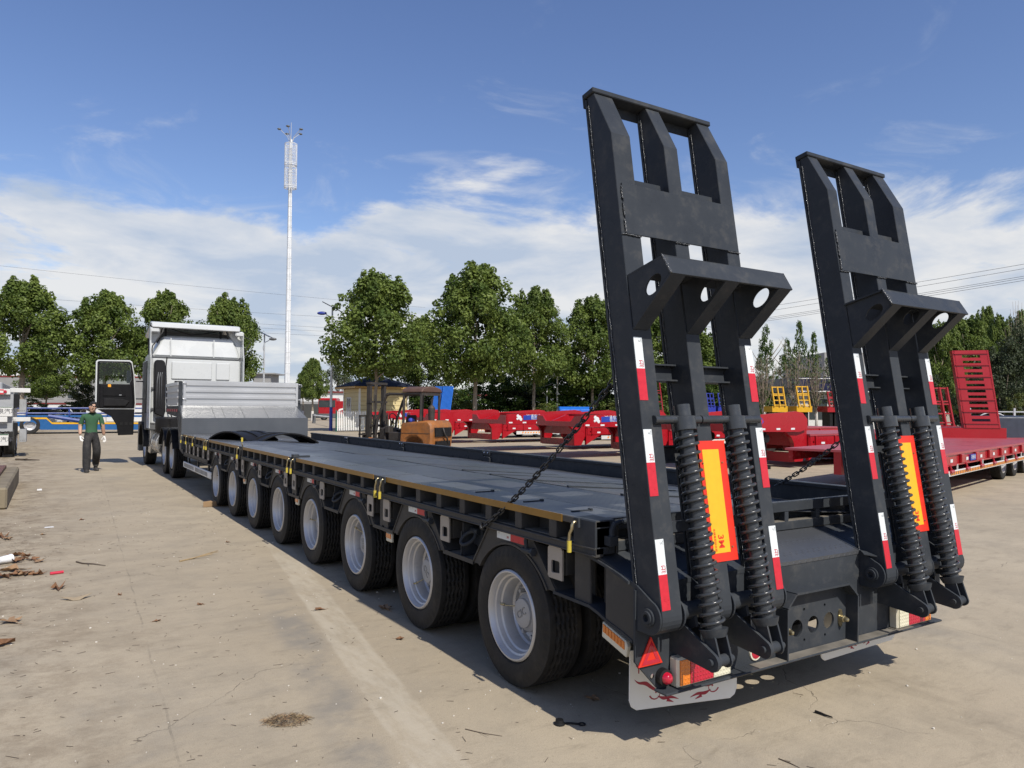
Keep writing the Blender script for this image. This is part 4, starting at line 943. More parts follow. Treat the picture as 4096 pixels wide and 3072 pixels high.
b = MB(); b.box(0.62, 0.72, 13.9, 20.2, 0.75, 1.02); b.box(1.42, 1.52, 13.9, 20.2, 0.75, 1.02); b.box(0.55, 1.6, 14.7, 16.3, 1.02, 1.28); b.box(0.3, 1.9, 17.2, 18.1, 1.0, 1.3); b.build('chassis', 'rubber', TT)
b = MB(); b.prism_y([(-0.03, 0.36), (0.50, 0.36), (0.50, 1.0), (-0.03, 1.0)], 18.55, 18.98); b.build('battery_box', 'alu_tank', TT, bevel=0.02)
b = MB(); lp = [(0.27+0.31*math.cos(a)*(1 if abs(math.cos(a)) < 0.8 else 0.98), 0.68+0.32*math.sin(a)) for a in [2*PI*i/20 for i in range(20)]]; b.prism_y(lp, 16.85, 18.5); o = b.build('fuel_tank', 'alu_tank', TT, smooth=AUTO)
for y in (17.1, 18.1):
    b = MB(); b.prism_y([((p[0]-0.27)*1.03+0.27, (p[1]-0.68)*1.03+0.68) for p in lp], y, y+0.05); b.build('tank_strap', 'alu', o, smooth=AUTO)
def twheel(x, y, side=0):
    w = part('wheel', TT, (x, y, 0.515)); w.rotation_euler = (0, 0, 0 if side == 0 else PI)
    link('tyre', TYRE, w, scale=(1.2, 1.272, 1.272)); link('rim', RIM, w, scale=(1.2, 1.15, 1.15)); link('hub_cap', HUB, w, loc=(0.05, 0, 0), scale=1.15); return w
for y in (14.72, 16.05):
    twheel(0.17, y); twheel(1.97, y, 1)
    for xg in (0.02, 1.82):
        b = MB(); lo = []; hi = []
        for i in range(17):
            a = -1.25+2.5*i/16; lo.append((y+0.60*math.sin(a), 0.50+0.60*math.cos(a))); hi.append((y+0.625*math.sin(a), 0.50+0.625*math.cos(a)))
        b.prism_x(lo+hi[::-1], xg-0.05, xg+0.56); b.build('mudguard', 'rubber', TT, smooth=AUTO)
twheel(0.08, 19.55); twheel(2.06, 19.55, 1)
b = MB(); lo = []; hi = []
for i in range(17):
    a = -1.6+3.2*i/16; lo.append((19.55+0.60*math.sin(a), 0.55+0.60*math.cos(a))); hi.append((19.55+0.66*math.sin(a), 0.55+0.66*math.cos(a)))
b.prism_x(lo+hi[::-1], XL-0.06, XL+0.35); b.build('front_mudguard', 'rubber', TT, smooth=AUTO)
b = MB(); b.box(XL-0.04, XL+0.3, 18.65, 18.95, 1.0, 1.45); b.box(XL, XR, 18.2, 20.3, 1.0, 1.16); b.box(XL-0.05, XR+0.05, 20.2, 20.5, 0.35, 1.2); b.build('cab_skirt', 'cab_grey', TT, bevel=0.02)
b = MB(); b.box(XL+0.008, XL+0.022, 18.65, 19.5, 1.95, 2.85); b.box(XR-0.022, XR-0.008, 18.65, 19.5, 1.95, 2.85); b.build('side_glass', 'glass', TT)
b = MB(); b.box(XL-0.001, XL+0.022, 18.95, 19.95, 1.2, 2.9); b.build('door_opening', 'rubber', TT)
# opened door, square to the cab
DY = 19.75
Dr = part('door', TT)
b = MB(); lp = [(-1.30, 1.55), (-0.30, 1.55), (-0.285, 1.75), (-0.34, 2.55), (-0.40, 2.90), (-0.46, 2.945), (-1.26, 2.93), (-1.305, 2.88)]
win = [(-1.215, 2.26), (-0.47, 2.26), (-0.41, 2.40), (-0.45, 2.80), (-0.50, 2.865), (-1.215, 2.855)]
b.prism_y(lp, DY, DY+0.10, holes=[win]); b.build('door_shell', 'cab', Dr, bevel=0.01)
b = MB(); b.prism_y([(-1.265, 1.585), (-0.325, 1.585), (-0.315, 1.75), (-0.365, 2.54), (-0.42, 2.86), (-0.475, 2.905), (-1.235, 2.895), (-1.268, 2.86)], DY-0.012, DY-0.001, holes=[win]); b.build('inner_frame', 'trim_black', Dr)
b = MB(); b.prism_y([(-1.20, 1.60), (-0.36, 1.60), (-0.35, 1.8), (-0.40, 2.26), (-1.20, 2.26)], DY-0.05, DY+0.0); b.build('door_trim', 'trim_black', Dr, bevel=0.02)
b = MB(); b.prism_y([(-1.10, 1.64), (-0.55, 1.64), (-0.45, 1.78), (-0.62, 1.84), (-1.10, 1.86)], DY-0.085, DY-0.05); b.build('door_pocket', 'rubber', Dr, bevel=0.015)
b = MB(); b.prism_y([(-1.12, 1.92), (-0.55, 1.92), (-0.68, 2.12), (-0.85, 2.17), (-1.12, 2.18)], DY-0.07, DY-0.05); b.build('armrest', 'trim_black', Dr, bevel=0.015)
b = MB(); b.box(-0.72, -0.66, DY-0.08, DY-0.05, 1.94, 1.965); b.build('inner_handle', 'chrome', Dr)
b = MB(); b.box(-1.0, -0.925, DY-0.056, DY-0.050, 2.15, 2.25); b.build('paper_tag', 'orange_tag', Dr)
b = MB(); b.prism_y(win, DY+0.04, DY+0.05); b.build('door_pane', 'pane', Dr)
b = MB(); b.prism_y([(-1.24, 1.55), (-0.32, 1.55), (-0.335, 0.83), (-0.72, 0.82), (-0.76, 1.10), (-0.90, 1.35)], DY, DY+0.06); b.build('door_skirt', 'trim_black', Dr, bevel=0.01)
for k in range(3): b = MB(); b.box(-0.68+k*0.12, -0.61+k*0.12, DY-0.012, DY, 1.10, 1.19); b.build('skirt_clip', 'rubber', Dr)
b = MB(); b.box(-0.52, -0.40, DY+0.12, DY+0.22, 2.30, 2.66); b.box(-0.50, -0.42, DY+0.115, DY+0.12, 2.33, 2.63); b.box(-0.49, -0.40, DY+0.12, DY+0.22, 2.10, 2.27); b.build('mirror', 'cab_grey', TT, bevel=0.02)
for z in (1.45, 1.85, 2.35):
    b = MB(); b.cyl((-0.30, DY+0.05, z), (XL+0.03, DY+0.1, z), 0.02, 6); b.build('door_hinge', 'chrome', Dr)

# ------------------------------------------------------------------ person walking between the trucks
M['skin'] = mat('skin', (0.42, 0.25, 0.17), 0.55, var=0.08)
M['shirt'] = mat('green_cotton', (0.030, 0.090, 0.042), 0.85, var=0.12, scale=14, bump=0.3, bscale=18)
M['camo'] = mat('dark_camouflage_cotton', (0.016, 0.016, 0.017), 0.9, var=0.3, scale=18, dirt=(0.065, 0.06, 0.055), dirt_amt=0.45, dscale=11, bump=0.3, bscale=20)
M['glove'] = mat('white_cotton_glove', (0.70, 0.69, 0.66), 0.85, var=0.08, scale=40)
M['shoe'] = mat('dusty_black_shoe', (0.035, 0.032, 0.03), 0.7, var=0.3, scale=20)
M['hair'] = mat('black_hair', (0.010, 0.010, 0.011), 0.5, var=0.3, scale=60, bump=0.6, bscale=120)
def skin_mesh(name, verts, edges, rad, sub=2):
    me = bpy.data.meshes.new(name); me.from_pydata(verts, edges, []); o = bpy.data.objects.new(name, me); COL.objects.link(o)
    mo = o.modifiers.new('s', 'SKIN'); mo.use_smooth_shade = True; mo.branch_smoothing = 0.6
    for v, r in zip(me.skin_vertices[0].data, rad): v.radius = r if isinstance(r, tuple) else (r, r)
    me.skin_vertices[0].data[0].use_root = True
    s2 = o.modifiers.new('d', 'SUBSURF'); s2.levels = sub; s2.render_levels = sub
    dg = bpy.context.evaluated_depsgraph_get(); dg.update(); out = bpy.data.meshes.new_from_object(o.evaluated_get(dg)); bpy.data.objects.remove(o)
    out.polygons.foreach_set('use_smooth', [True]*len(out.polygons)); return out
PR = thing('person', 'person in green t-shirt, dark camouflage trousers and white gloves walking with head bowed', 'person', (-1.46, 17.48, 0), 0.12)
# local: faces -y, x to the picture's right; left leg (viewer's left) planted in front, other foot lifting behind
V = [(0, 0, 0.90), (0, 0.01, 1.05), (0, 0.01, 1.22), (0, 0.0, 1.38), (0, -0.03, 1.46), (0, -0.06, 1.52),                    # 0-5 pelvis to neck
     (-0.10, -0.01, 0.86), (-0.115, -0.16, 0.48), (-0.125, -0.20, 0.10), (-0.13, -0.31, 0.045),                               # 6-9 planted leg
     (0.10, 0.01, 0.86), (0.125, -0.02, 0.50), (0.15, 0.26, 0.18), (0.155, 0.18, 0.085),                                        # 10-13 lifting leg
     (-0.185, 0.0, 1.40), (-0.235, 0.06, 1.15), (-0.255, -0.06, 0.92), (0.185, 0.0, 1.40), (0.24, -0.02, 1.14), (0.285, 0.03, 0.90)]  # 14-19 arms
E_ = [(0, 1), (1, 2), (2, 3), (3, 4), (4, 5), (0, 6), (6, 7), (7, 8), (8, 9), (0, 10), (10, 11), (11, 12), (12, 13), (3, 14), (14, 15), (15, 16), (3, 17), (17, 18), (18, 19)]
Rr = [(0.15, 0.11), (0.165, 0.115), (0.18, 0.12), (0.17, 0.11), (0.075, 0.07), (0.055, 0.06), (0.115, 0.11), (0.108, 0.10), (0.098, 0.095), (0.045, 0.04),
      (0.115, 0.11), (0.108, 0.10), (0.092, 0.09), (0.045, 0.04), (0.078, 0.075), (0.058, 0.058), (0.036, 0.036), (0.078, 0.075), (0.058, 0.058), (0.036, 0.036)]
bm_ = skin_mesh('body', V, E_, Rr)
for m_ in ('skin', 'shirt', 'camo', 'shoe'): bm_.materials.append(M[m_])
for p in bm_.polygons:
    c = p.center; ax_ = abs(c.x)
    arm = ax_ > 0.215 or (ax_ > 0.185 and c.z > 1.2)
    if c.z > 1.475: k = 0
    elif c.z > 0.985 and not arm: k = 1
    elif arm: k = 1 if c.z > 1.185 else 0
    else: k = 2
    if not arm and ((c.x < 0 and c.z < 0.085) or (c.x > 0 and c.z < 0.15 and c.y > 0.05 and c.z < 0.35-0.9*(c.y-0.05))): k = 3
    p.material_index = k
link('body', bm_, PR)
HD = Vector((0.0, -0.115, 1.60))
hd = MB(); hd.sphere((0, 0, 0), 0.080, 0.098, 0.118, 20, 14); hd.sphere((0, -0.045, -0.055), 0.058, 0.055, 0.062, 14, 10)
hd.sphere((0, -0.100, -0.012), 0.013, 0.022, 0.026, 10, 8); hd.sphere((-0.081, 0.005, -0.01), 0.012, 0.022, 0.032, 8, 6); hd.sphere((0.081, 0.005, -0.01), 0.012, 0.022, 0.032, 8, 6)
ho = hd.build('head', 'skin', PR, smooth=True); ho.location = HD; ho.rotation_euler = (0.55, 0.12, 0.20)
f_ = MB()
for s in (-1, 1): f_.sphere((s*0.032, -0.091, 0.010), 0.014, 0.008, 0.007, 8, 6); f_.sphere((s*0.034, -0.092, 0.034), 0.020, 0.006, 0.005, 8, 6)
f_.sphere((0, -0.094, -0.062), 0.022, 0.008, 0.006, 8, 6); f_.build('face_features', 'ink_dark', ho)
h_ = MB(); h_.sphere((0, 0.030, 0.036), 0.083, 0.090, 0.094, 18, 12)
r = random.Random(5)
for k in range(60):
    a = r.uniform(0, 2*PI); e = r.uniform(0.1, 1.4); h_.sphere((0.08*math.cos(a)*math.cos(e), 0.018+0.09*math.sin(a)*math.cos(e), 0.050+0.085*math.sin(e)), 0.018, 0.018, 0.020, 6, 4)
h_.build('hair', 'hair', ho, smooth=True)
def glove(loc, rot, mirror):
    v = [(0, 0, 0), (0, 0, -0.045), (0, 0, -0.085)]; e = [(0, 1), (1, 2)]; rd = [(0.033, 0.022), (0.042, 0.022), (0.042, 0.018)]
    for k, (x, ln) in enumerate(((-0.030, 0.062), (-0.010, 0.072), (0.010, 0.068), (0.029, 0.052))):
        i = len(v); v += [(x, -0.002, -0.095), (x*1.1, -0.010, -0.095-ln*0.5), (x*1.15, -0.030, -0.095-ln)]; e += [(2, i), (i, i+1), (i+1, i+2)]; rd += [(0.0105, 0.0105), (0.0098, 0.0098), (0.008, 0.008)]
    i = len(v); s = -1 if mirror else 1; v += [(s*0.042, -0.012, -0.040), (s*0.056, -0.028, -0.070), (s*0.052, -0.036, -0.098)]; e += [(1, i), (i, i+1), (i+1, i+2)]; rd += [(0.014, 0.014), (0.011, 0.011), (0.009, 0.009)]
    me = skin_mesh('glove', v, e, rd, 1); me.materials.append(M['glove']); link('glove', me, PR, loc=loc, rot=rot)
glove((-0.258, -0.068, 0.905), (-0.35, 0.08, 0.8), False); glove((0.292, 0.03, 0.885), (0.05, -0.12, -0.8), True)
for (x, y, z, rx, rz) in ((-0.13, -0.26, 0.0, 0, -0.05), (0.155, 0.22, 0.035, 0.42, 0.15)):
    b = MB(); lp = []
    for i in range(16):
        a = 2*PI*i/16; lp.append((0.052*math.cos(a), 0.135*math.sin(a)-0.01))
    b.prism_z(lp, 0.0, 0.03); b.sphere((0, -0.045, 0.035), 0.046, 0.09, 0.04, 12, 8); b.sphere((0, 0.06, 0.05), 0.044, 0.06, 0.06, 12, 8)
    o = b.build('shoe', 'shoe', PR, smooth=AUTO); o.location = (x, y, z); o.rotation_euler = (rx, 0, rz)

# ------------------------------------------------------------------ forklift
M['fk_orange'] = mat('worn_orange_paint', (0.29, 0.105, 0.022), 0.6, var=0.3, scale=3, dirt=(0.08, 0.056, 0.040), dirt_amt=0.50, dscale=3.2, bump=0.2, bscale=14)
M['fk_dark'] = mat('greasy_dark_steel', (0.030, 0.026, 0.023), 0.6, var=0.3, scale=6, dirt=(0.09, 0.06, 0.04), dirt_amt=0.3, dscale=4)
M['fk_roof'] = mat('rust_brown_cover', (0.085, 0.045, 0.032), 0.7, var=0.2, scale=4)
M['blue_cap'] = mat('blue_cap_cloth', (0.02, 0.05, 0.35), 0.7)
fb = atd(1612, 1800, 22.0); FK = thing('forklift', 'weathered orange forklift with black mast and rusty overhead guard', 'forklift', (fb.x, fb.y, 0), 0.0)
FK.scale = (0.88, 0.88, 0.88); FK.rotation_euler = (0, 0, math.atan2(0.90, -0.50))     # local +x is forward (towards the forks)
def lift(b, name, m_, bevel=0.0, smooth=False, par=None): return b.build(name, m_, par or FK, bevel=bevel, smooth=smooth)
b = MB(); b.prism_y([(-1.55, 0.42), (-1.62, 0.9), (-1.60, 1.30), (-1.45, 1.46), (-0.35, 1.36), (-0.30, 0.62), (-0.45, 0.55), (-0.55, 0.80), (-0.75, 0.92), (-1.0, 0.92), (-1.2, 0.80), (-1.3, 0.5)], -0.62, 0.62)
lift(b, 'counterweight', 'fk_orange', 0.06, AUTO)
for z0, z1, w in ((0.92, 1.22, 0.46), (0.60, 0.78, 0.40)):
    b = MB(); b.box(-1.66, -1.60, -w, w, z0, z1); lift(b, 'rear_grille', 'rubber')
b = MB(); b.box(-1.55, -0.32, -0.628, 0.628, 1.02, 1.035); lift(b, 'hood_seam', 'fk_dark')
b = MB(); b.tube([(-1.66, 0.05, 1.22), (-1.72, 0.02, 1.0), (-1.70, -0.15, 0.86), (-1.66, -0.25, 0.70)], 0.03, 6); lift(b, 'tow_bar', 'fk_dark', smooth=True)
b = MB(); b.box(-0.35, 0.55, -0.55, 0.55, 0.45, 0.74); b.prism_y([(0.45, 0.74), (1.0, 0.86), (1.05, 0.80), (0.6, 0.60)], -0.62, -0.45); b.prism_y([(0.45, 0.74), (1.0, 0.86), (1.05, 0.80), (0.6, 0.60)], 0.45, 0.62); lift(b, 'frame', 'fk_orange', 0.02)
b = MB(); b.box(-0.34, 0.25, -0.5, 0.5, 0.74, 1.05); lift(b, 'engine_cover', 'fk_dark', 0.03)
b = MB(); b.box(-0.32, 0.15, -0.26, 0.26, 1.05, 1.16); b.prism_y([(-0.35, 1.16), (-0.22, 1.16), (-0.30, 1.62), (-0.42, 1.62)], -0.26, 0.26); lift(b, 'seat', 'rubber', 0.05, AUTO)
b = MB()
for s in (-0.52, 0.52):
    b.tube([(-0.40, s, 1.34), (-0.42, s, 2.30)], 0.045, 6); b.tube([(0.78, s, 0.80), (0.70, s, 1.4), (0.42, s, 2.10), (0.30, s, 2.28), (0.1, s, 2.33)], 0.045, 6)
    b.tube([(0.30, s, 2.31), (-1.15, s, 2.33)], 0.045, 6); b.tube([(-1.1, s, 1.40), (-1.12, s, 2.33)], 0.045, 6)
b.box(-1.16, -1.06, -0.55, 0.55, 2.27, 2.36); b.box(-0.47, -0.37, -0.55, 0.55, 2.27, 2.36); b.box(0.1, 0.2, -0.55, 0.55, 2.28, 2.37)
lift(b, 'overhead_guard', 'fk_dark')
b = MB(); b.prism_x([(-0.60, 2.37), (0.60, 2.37), (0.52, 2.50), (0.2, 2.57), (-0.2, 2.57), (-0.52, 2.50)], -1.2, -0.36); lift(b, 'roof_cover', 'fk_roof', 0.03)
b = MB()
for s in (-0.38, 0.38):
    b.box(1.10, 1.24, s-0.06, s+0.06, 0.15, 2.72); b.cyl((1.02, s*0.6, 0.5), (1.02, s*0.6, 2.3), 0.035, 8)
b.box(1.06, 1.26, -0.46, 0.46, 2.66, 2.74); b.box(1.06, 1.2, -0.46, 0.46, 2.02, 2.10); b.box(1.06, 1.2, -0.42, 0.42, 1.2, 1.28)
lift(b, 'mast', 'fk_dark')
b = MB()
for z in (0.55, 0.95, 1.58): b.box(1.26, 1.32, -0.75, 0.75, z-0.03, z+0.03)
for s in (-0.73, -0.4, 0.0, 0.4, 0.73): b.box(1.26, 1.31, s-0.02, s+0.02, 0.5, 1.6)
lift(b, 'load_backrest', 'fk_dark')
for s in (-0.42, 0.42):
    b = MB(); b.box(1.32, 1.38, s-0.07, s+0.07, 0.48, 1.0); b.box(1.32, 2.5, s-0.07, s+0.07, 0.45, 0.51); lift(b, 'fork', 'fk_dark')
b = MB(); b.lathe([(1.42, 0.0), (1.42, 0.10), (1.62, 0.11), (1.86, 0.12), (1.88, 0.105), (1.95, 0.05), (1.95, 0.0)], 18, 'z', c=(-1.25, 0.12, 0)); b.tube([(-1.25, 0.12, 1.93), (-1.25, 0.12, 2.12), (-1.30, 0.12, 2.2)], 0.03, 8); lift(b, 'air_cleaner', 'fk_dark', smooth=AUTO)
b = MB(); pts = [(0.42+0.06*math.sin(2*PI*i/20)*1.0, 0.19*math.cos(2*PI*i/20), 1.50+0.17*math.sin(2*PI*i/20)) for i in range(20)]; b.tube(pts, 0.018, 6, closed=True)
b.tube([(0.42, 0.19, 1.5), (0.42, -0.19, 1.5)], 0.012, 6); b.tube([(0.42, 0, 1.5), (0.62, 0, 1.0)], 0.03, 8); lift(b, 'steering_wheel', 'rubber', smooth=AUTO)
b = MB(); b.box(0.45, 0.72, -0.40, 0.40, 0.74, 1.18); b.box(0.25, 0.45, 0.2, 0.45, 1.0, 1.25); lift(b, 'dashboard', 'fk_dark', 0.03)
b = MB(); b.sphere((-0.52, 0.25, 1.44), 0.10, 0.12, 0.09, 12, 8); lift(b, 'cap_on_cover', 'blue_cap', smooth=True)
for (x, s, r_) in ((0.75, -0.58, 0.42), (0.75, 0.58, 0.42), (-0.88, -0.55, 0.34), (-0.88, 0.55, 0.34)):
    w = part('wheel', FK, (x, s, r_)); w.rotation_euler = (0, 0, PI/2 if s < 0 else -PI/2)
    link('tyre', TYRE, w, scale=(1.0, r_/0.405, r_/0.405)); link('rim', RIM, w, scale=(0.9, r_/0.42, r_/0.42))
b = MB(); b.box(-0.25, 0.2, -0.556, -0.55, 0.52, 0.66); o = lift(b, 'number_plate', 'cab_grey'); text(o, '叉 F-80007 A', 0.08, 'ref_white', (-0.02, -0.558, 0.59), (1, 0, 0), (0, 0, 1))
b = MB(); b.box(-0.30, -0.04, -0.506, -0.50, 0.83, 1.03); lift(b, 'worn_sticker', 'ref_white')

# ------------------------------------------------------------------ red lowbed trailers parked side by side
M['red'] = mat('red_trailer_paint', (0.33, 0.007, 0.014), 0.30, var=0.08, scale=2, dirt=(0.22, 0.02, 0.02), dirt_amt=0.15, coat=0.15)
M['red_deck'] = tread_mat('red_tread_plate', (0.33, 0.055, 0.065), 0.42, 22, 0.5)
M['white_paint'] = mat('white_guard_paint', (0.58, 0.58, 0.56), 0.4, var=0.05, dirt=(0.5, 0.48, 0.44), dirt_amt=0.2)
M['logo_blue'] = mat('blue_logo_vinyl', (0.02, 0.05, 0.32), 0.4)
M['hazard'] = mat('orange_black_tape', (0.72, 0.26, 0.03), 0.45)
def red_trailer(label, y, xt=15.45, rz=0.0, x_neck=12.2, length=11.0, logo=True, leg=False, group='red lowbed trailers parked in a row', zs=1.0):
    T_ = thing('red_trailer', label, 'trailer', (xt, y, 0), rz, group); W = 2.62; xn = x_neck-xt
    def P_(b, n, m_='red', bev=0.0, par=None): return b.build(n, m_, par or T_, bevel=bev)
    for y0 in (0.0, W-0.05):
        b = MB(); b.prism_y([(xn, 1.06), (xn, 1.42), (-0.05, 1.60), (0.25, 1.56), (0.45, 1.38), (0.45, 1.10), (0.1, 1.02)], y0, y0+0.05); o = P_(b, 'neck_side')
        if y0 == 0.0:
            for k in range(5):
                b = MB(); b.box(xn+0.10+k*0.62, xn+0.26+k*0.62, -0.004, -0.001, 1.085, 1.135); b.build('reflector', 'ref_white', o)
            if logo:
                b = MB(); c = [(-1.55+0.55*math.cos(a)*1.0, 1.36+0.135*math.sin(a)) for a in [2*PI*i/20 for i in range(20)]]
                b.prism_y([(-2.50, 1.20), (-1.50, 1.24), (-1.41, 1.31), (-1.50, 1.42), (-2.50, 1.38)], -0.006, -0.001); l_ = b.build('logo_panel', 'logo_blue', o)
                text(l_, '鸿通车业', 0.17, 'ref_white', (-2.03, -0.008, 1.335), (1, 0, 0.04), (0, 0, 1)); text(l_, 'HONG TONG CHE YE', 0.075, 'ref_white', (-2.03, -0.008, 1.24), (1, 0, 0.04), (0, 0, 1))
                b = MB(); b.sphere((-1.55, -0.007, 1.32), 0.085, 0.004, 0.085, 16, 6); b.build('emblem', 'ref_red', l_)
                b = MB()
                for q in ((-2.67, 1.30, 0.08), (-2.75, 1.36, 0.06), (-2.61, 1.23, 0.06), (-2.77, 1.25, 0.045)): b.sphere((q[0], -0.004, q[1]), q[2], 0.004, q[2], 10, 6)
                b.build('white_splash', 'ref_white', l_)
    b = MB(); b.box(xn+0.02, 0.1, 0.05, W-0.05, 1.08, 1.16); P_(b, 'neck_floor')
    b = MB(); b.prism_x([(0.0, 1.06), (W, 1.06), (W, 1.40), (W-0.35, 1.40), (W-0.55, 1.22), (0.62, 1.22), (0.42, 1.40), (0.0, 1.40)], xn-0.03, xn+0.02); P_(b, 'neck_front')
    for yy in (0.75, 1.8):
        b = MB(); b.prism_y([(xn+0.02, 1.16), (xn+0.85, 1.16), (xn+0.75, 1.44), (xn+0.65, 1.44), (xn+0.1, 1.24)], yy, yy+0.05); P_(b, 'neck_rib')
    for xx in (-2.0, -0.9): b = MB(); b.box(xx, xx+0.10, 0.05, W-0.05, 1.38, 1.46); P_(b, 'neck_cross')
    # throat: curved plate from neck down to the ground shoe
    pf = [(-0.55, 1.06), (-0.32, 1.0), (-0.12, 0.86), (-0.02, 0.70), (0.0, 0.18), (0.35, 0.18), (0.55, 0.55), (0.55, 1.06)]
    for y0 in (0.10, W-0.22): b = MB(); b.prism_y(pf, y0, y0+0.12); P_(b, 'throat_cheek')
    b = MB(); b.box(0.05, 0.12, 0.22, W-0.22, 0.62, 1.06); b.box(0.0, 0.3, 0.22, W-0.22, 0.16, 0.42); P_(b, 'throat_plate')
    # deck
    b = MB(); b.box(0.56, length, 0.0, W, 0.90, 0.95); P_(b, 'deck', 'red_deck')
    b = MB(); b.box(0.60, length, 0.02, 0.10, 0.60, 0.90); b.box(0.60, length, W-0.10, W-0.02, 0.60, 0.90); b.box(0.6, length, 0.8, 0.95, 0.45, 0.9); b.box(0.6, length, 1.7, 1.85, 0.45, 0.9); o = P_(b, 'deck_beams')
    for k in range(int((length-1.2)/0.9)):
        b = MB(); b.box(0.80+k*0.9, 0.86+k*0.9, -0.02, 0.02, 0.62, 0.90); P_(b, 'side_rib')
        b = MB(); b.box(1.10+k*0.9, 1.26+k*0.9, 0.014, 0.0185, 0.66, 0.72); b.build('reflector', 'ref_white', o)
    b = MB(); b.prism_y([(0.55, 0.2), (1.3, 0.60), (1.3, 0.9), (0.55, 0.9)], 0.04, 0.14); P_(b, 'deck_knee')
    for k in range(2):
        b = MB(); b.cyl((0.75+k*0.09, 0.035, 0.72), (0.75+k*0.09, 0.02, 0.72), 0.03, 10); P_(b, 'bolt', 'chrome')
    g_ = MB(); g_.box(1.35, min(length, 6.0), 0.06, 0.09, 0.40, 0.56); o = P_(g_, 'side_guard', 'white_paint')
    b = MB()
    for k in range(int((min(length, 6.0)-1.7)/0.16)): b.prism_y([(1.65+k*0.16, 0.445), (1.73+k*0.16, 0.445), (1.77+k*0.16, 0.515), (1.69+k*0.16, 0.515)], 0.055, 0.0595)
    b.build('hazard_stripes', 'hazard', o)['kind'] = 'stuff'
    for k in range(4): b = MB(); b.box(1.9+k*1.2, 1.94+k*1.2, 0.07, 0.10, 0.56, 0.92); P_(b, 'guard_stay', 'white_paint')
    for k in range(4):
        for yy in (0.12, W-0.40):
            w = part('wheel', T_, (length-1.0-k*1.31, yy+0.14, 0.404)); w.rotation_euler = (0, 0, PI/2); link('tyre', TYRE, w); link('rim', RIM, w)
    if leg:
        for yy in (0.25, W-0.4): b = MB(); b.box(-1.15, -1.0, yy, yy+0.16, 0.10, 1.06); b.box(-1.25, -0.9, yy-0.06, yy+0.22, 0.0, 0.10); b.cyl((-1.1, yy-0.10, 0.85), (-1.1, yy, 0.85), 0.12, 12); P_(b, 'landing_leg', 'rubber')
    return T_
red_trailer('red lowbed trailer nearest the white picket fence, its neck behind the orange forklift', 31.3)
red_trailer('red lowbed trailer partly behind the forklift counterweight, no logo in sight', 26.4, logo=False)
red_trailer('red lowbed trailer whose neck shows the blue company logo', 19.9)
red_trailer('red lowbed trailer crossed by the chain of the left ramp', 15.2)
red_trailer('red lowbed trailer with black landing legs seen between the two raised ramps', 9.6, leg=True, x_neck=12.6)

# nearest red trailer: a low flat deck seen right of the ramps
q0 = atz(3800, 1903, 0.43); q1 = atz(4090, 1838, 0.43); ang = math.atan2(q1.y-q0.y, q1.x-q0.x)
T6 = thing('red_trailer', 'red flatbed trailer with long black and orange striped white side guard', 'trailer', (q0.x, q0.y, 0), ang, 'red lowbed trailers parked in a row')
W6 = 2.9
b = MB(); b.box(-0.5, 12, 0, W6*0.48, 0.80, 0.845); b.build('deck', 'red_deck', T6)
b = MB(); b.box(-0.5, 12, W6*0.485, W6, 0.80, 0.845); b.build('deck', 'red_deck', T6)
b = MB(); b.box(-0.4, 12, 0.03, 0.12, 0.60, 0.80); b.box(-0.4, 12, W6-0.12, W6-0.03, 0.6, 0.8); b.box(-0.4, 12, 0.9, 1.05, 0.35, 0.8); b.box(-0.4, 12, 1.8, 1.95, 0.35, 0.8); o = b.build('deck_beams', 'red', T6)
b = MB(); b.box(-0.4, 12, 0.0, 0.05, 0.598, 0.625); b.build('lower_flange', 'red', T6)
for k in range(9):
    x = -0.35+k*1.15
    b = MB(); b.prism_y([(x, 0.625), (x+0.20, 0.625), (x+0.20, 0.795), (x, 0.795)], -0.02, 0.03); b.build('side_pocket', 'red', T6, bevel=0.01)
    b = MB(); b.box(x+0.5, x+0.66, 0.022, 0.027, 0.66, 0.72); b.build('reflector', 'ref_white', o)
    b = MB(); b.tube([(x+0.35, 0.0, 0.62), (x+0.35, -0.02, 0.56), (x+0.36, -0.02, 0.51)], 0.018, 6); b.cyl((x+0.26, -0.02, 0.50), (x+0.50, -0.02, 0.50), 0.035, 10); b.build('hinge_roller', 'red', T6, smooth=AUTO)
b = MB(); b.box(1.55, 1.95, -0.003, 0.024, 0.64, 0.76); l_ = b.build('logo_panel', 'logo_blue', T6); text(l_, '鸿通车业', 0.09, 'ref_white', (1.75, -0.005, 0.70), (1, 0, 0), (0, 0, 1))
b = MB(); b.box(-0.15, 12, -0.02, 0.01, 0.415, 0.515); g6 = b.build('side_guard', 'white_paint', T6, bevel=0.006)
b = MB()
for k in range(90): b.prism_y([(0.0+k*0.13, 0.435), (0.065+k*0.13, 0.435), (0.085+k*0.13, 0.492), (0.02+k*0.13, 0.492)], -0.0245, -0.0205)
b.build('hazard_stripes', 'hazard', g6)['kind'] = 'stuff'
b = MB(); b.box(-0.05, 12, -0.0203, -0.0201, 0.432, 0.495); b.build('stripe_backing', 'ink_dark', g6)
for k in range(5): b = MB(); b.box(0.5+k*2.0, 0.54+k*2.0, -0.01, 0.01, 0.515, 0.62); b.build('guard_stay', 'white_paint', T6)
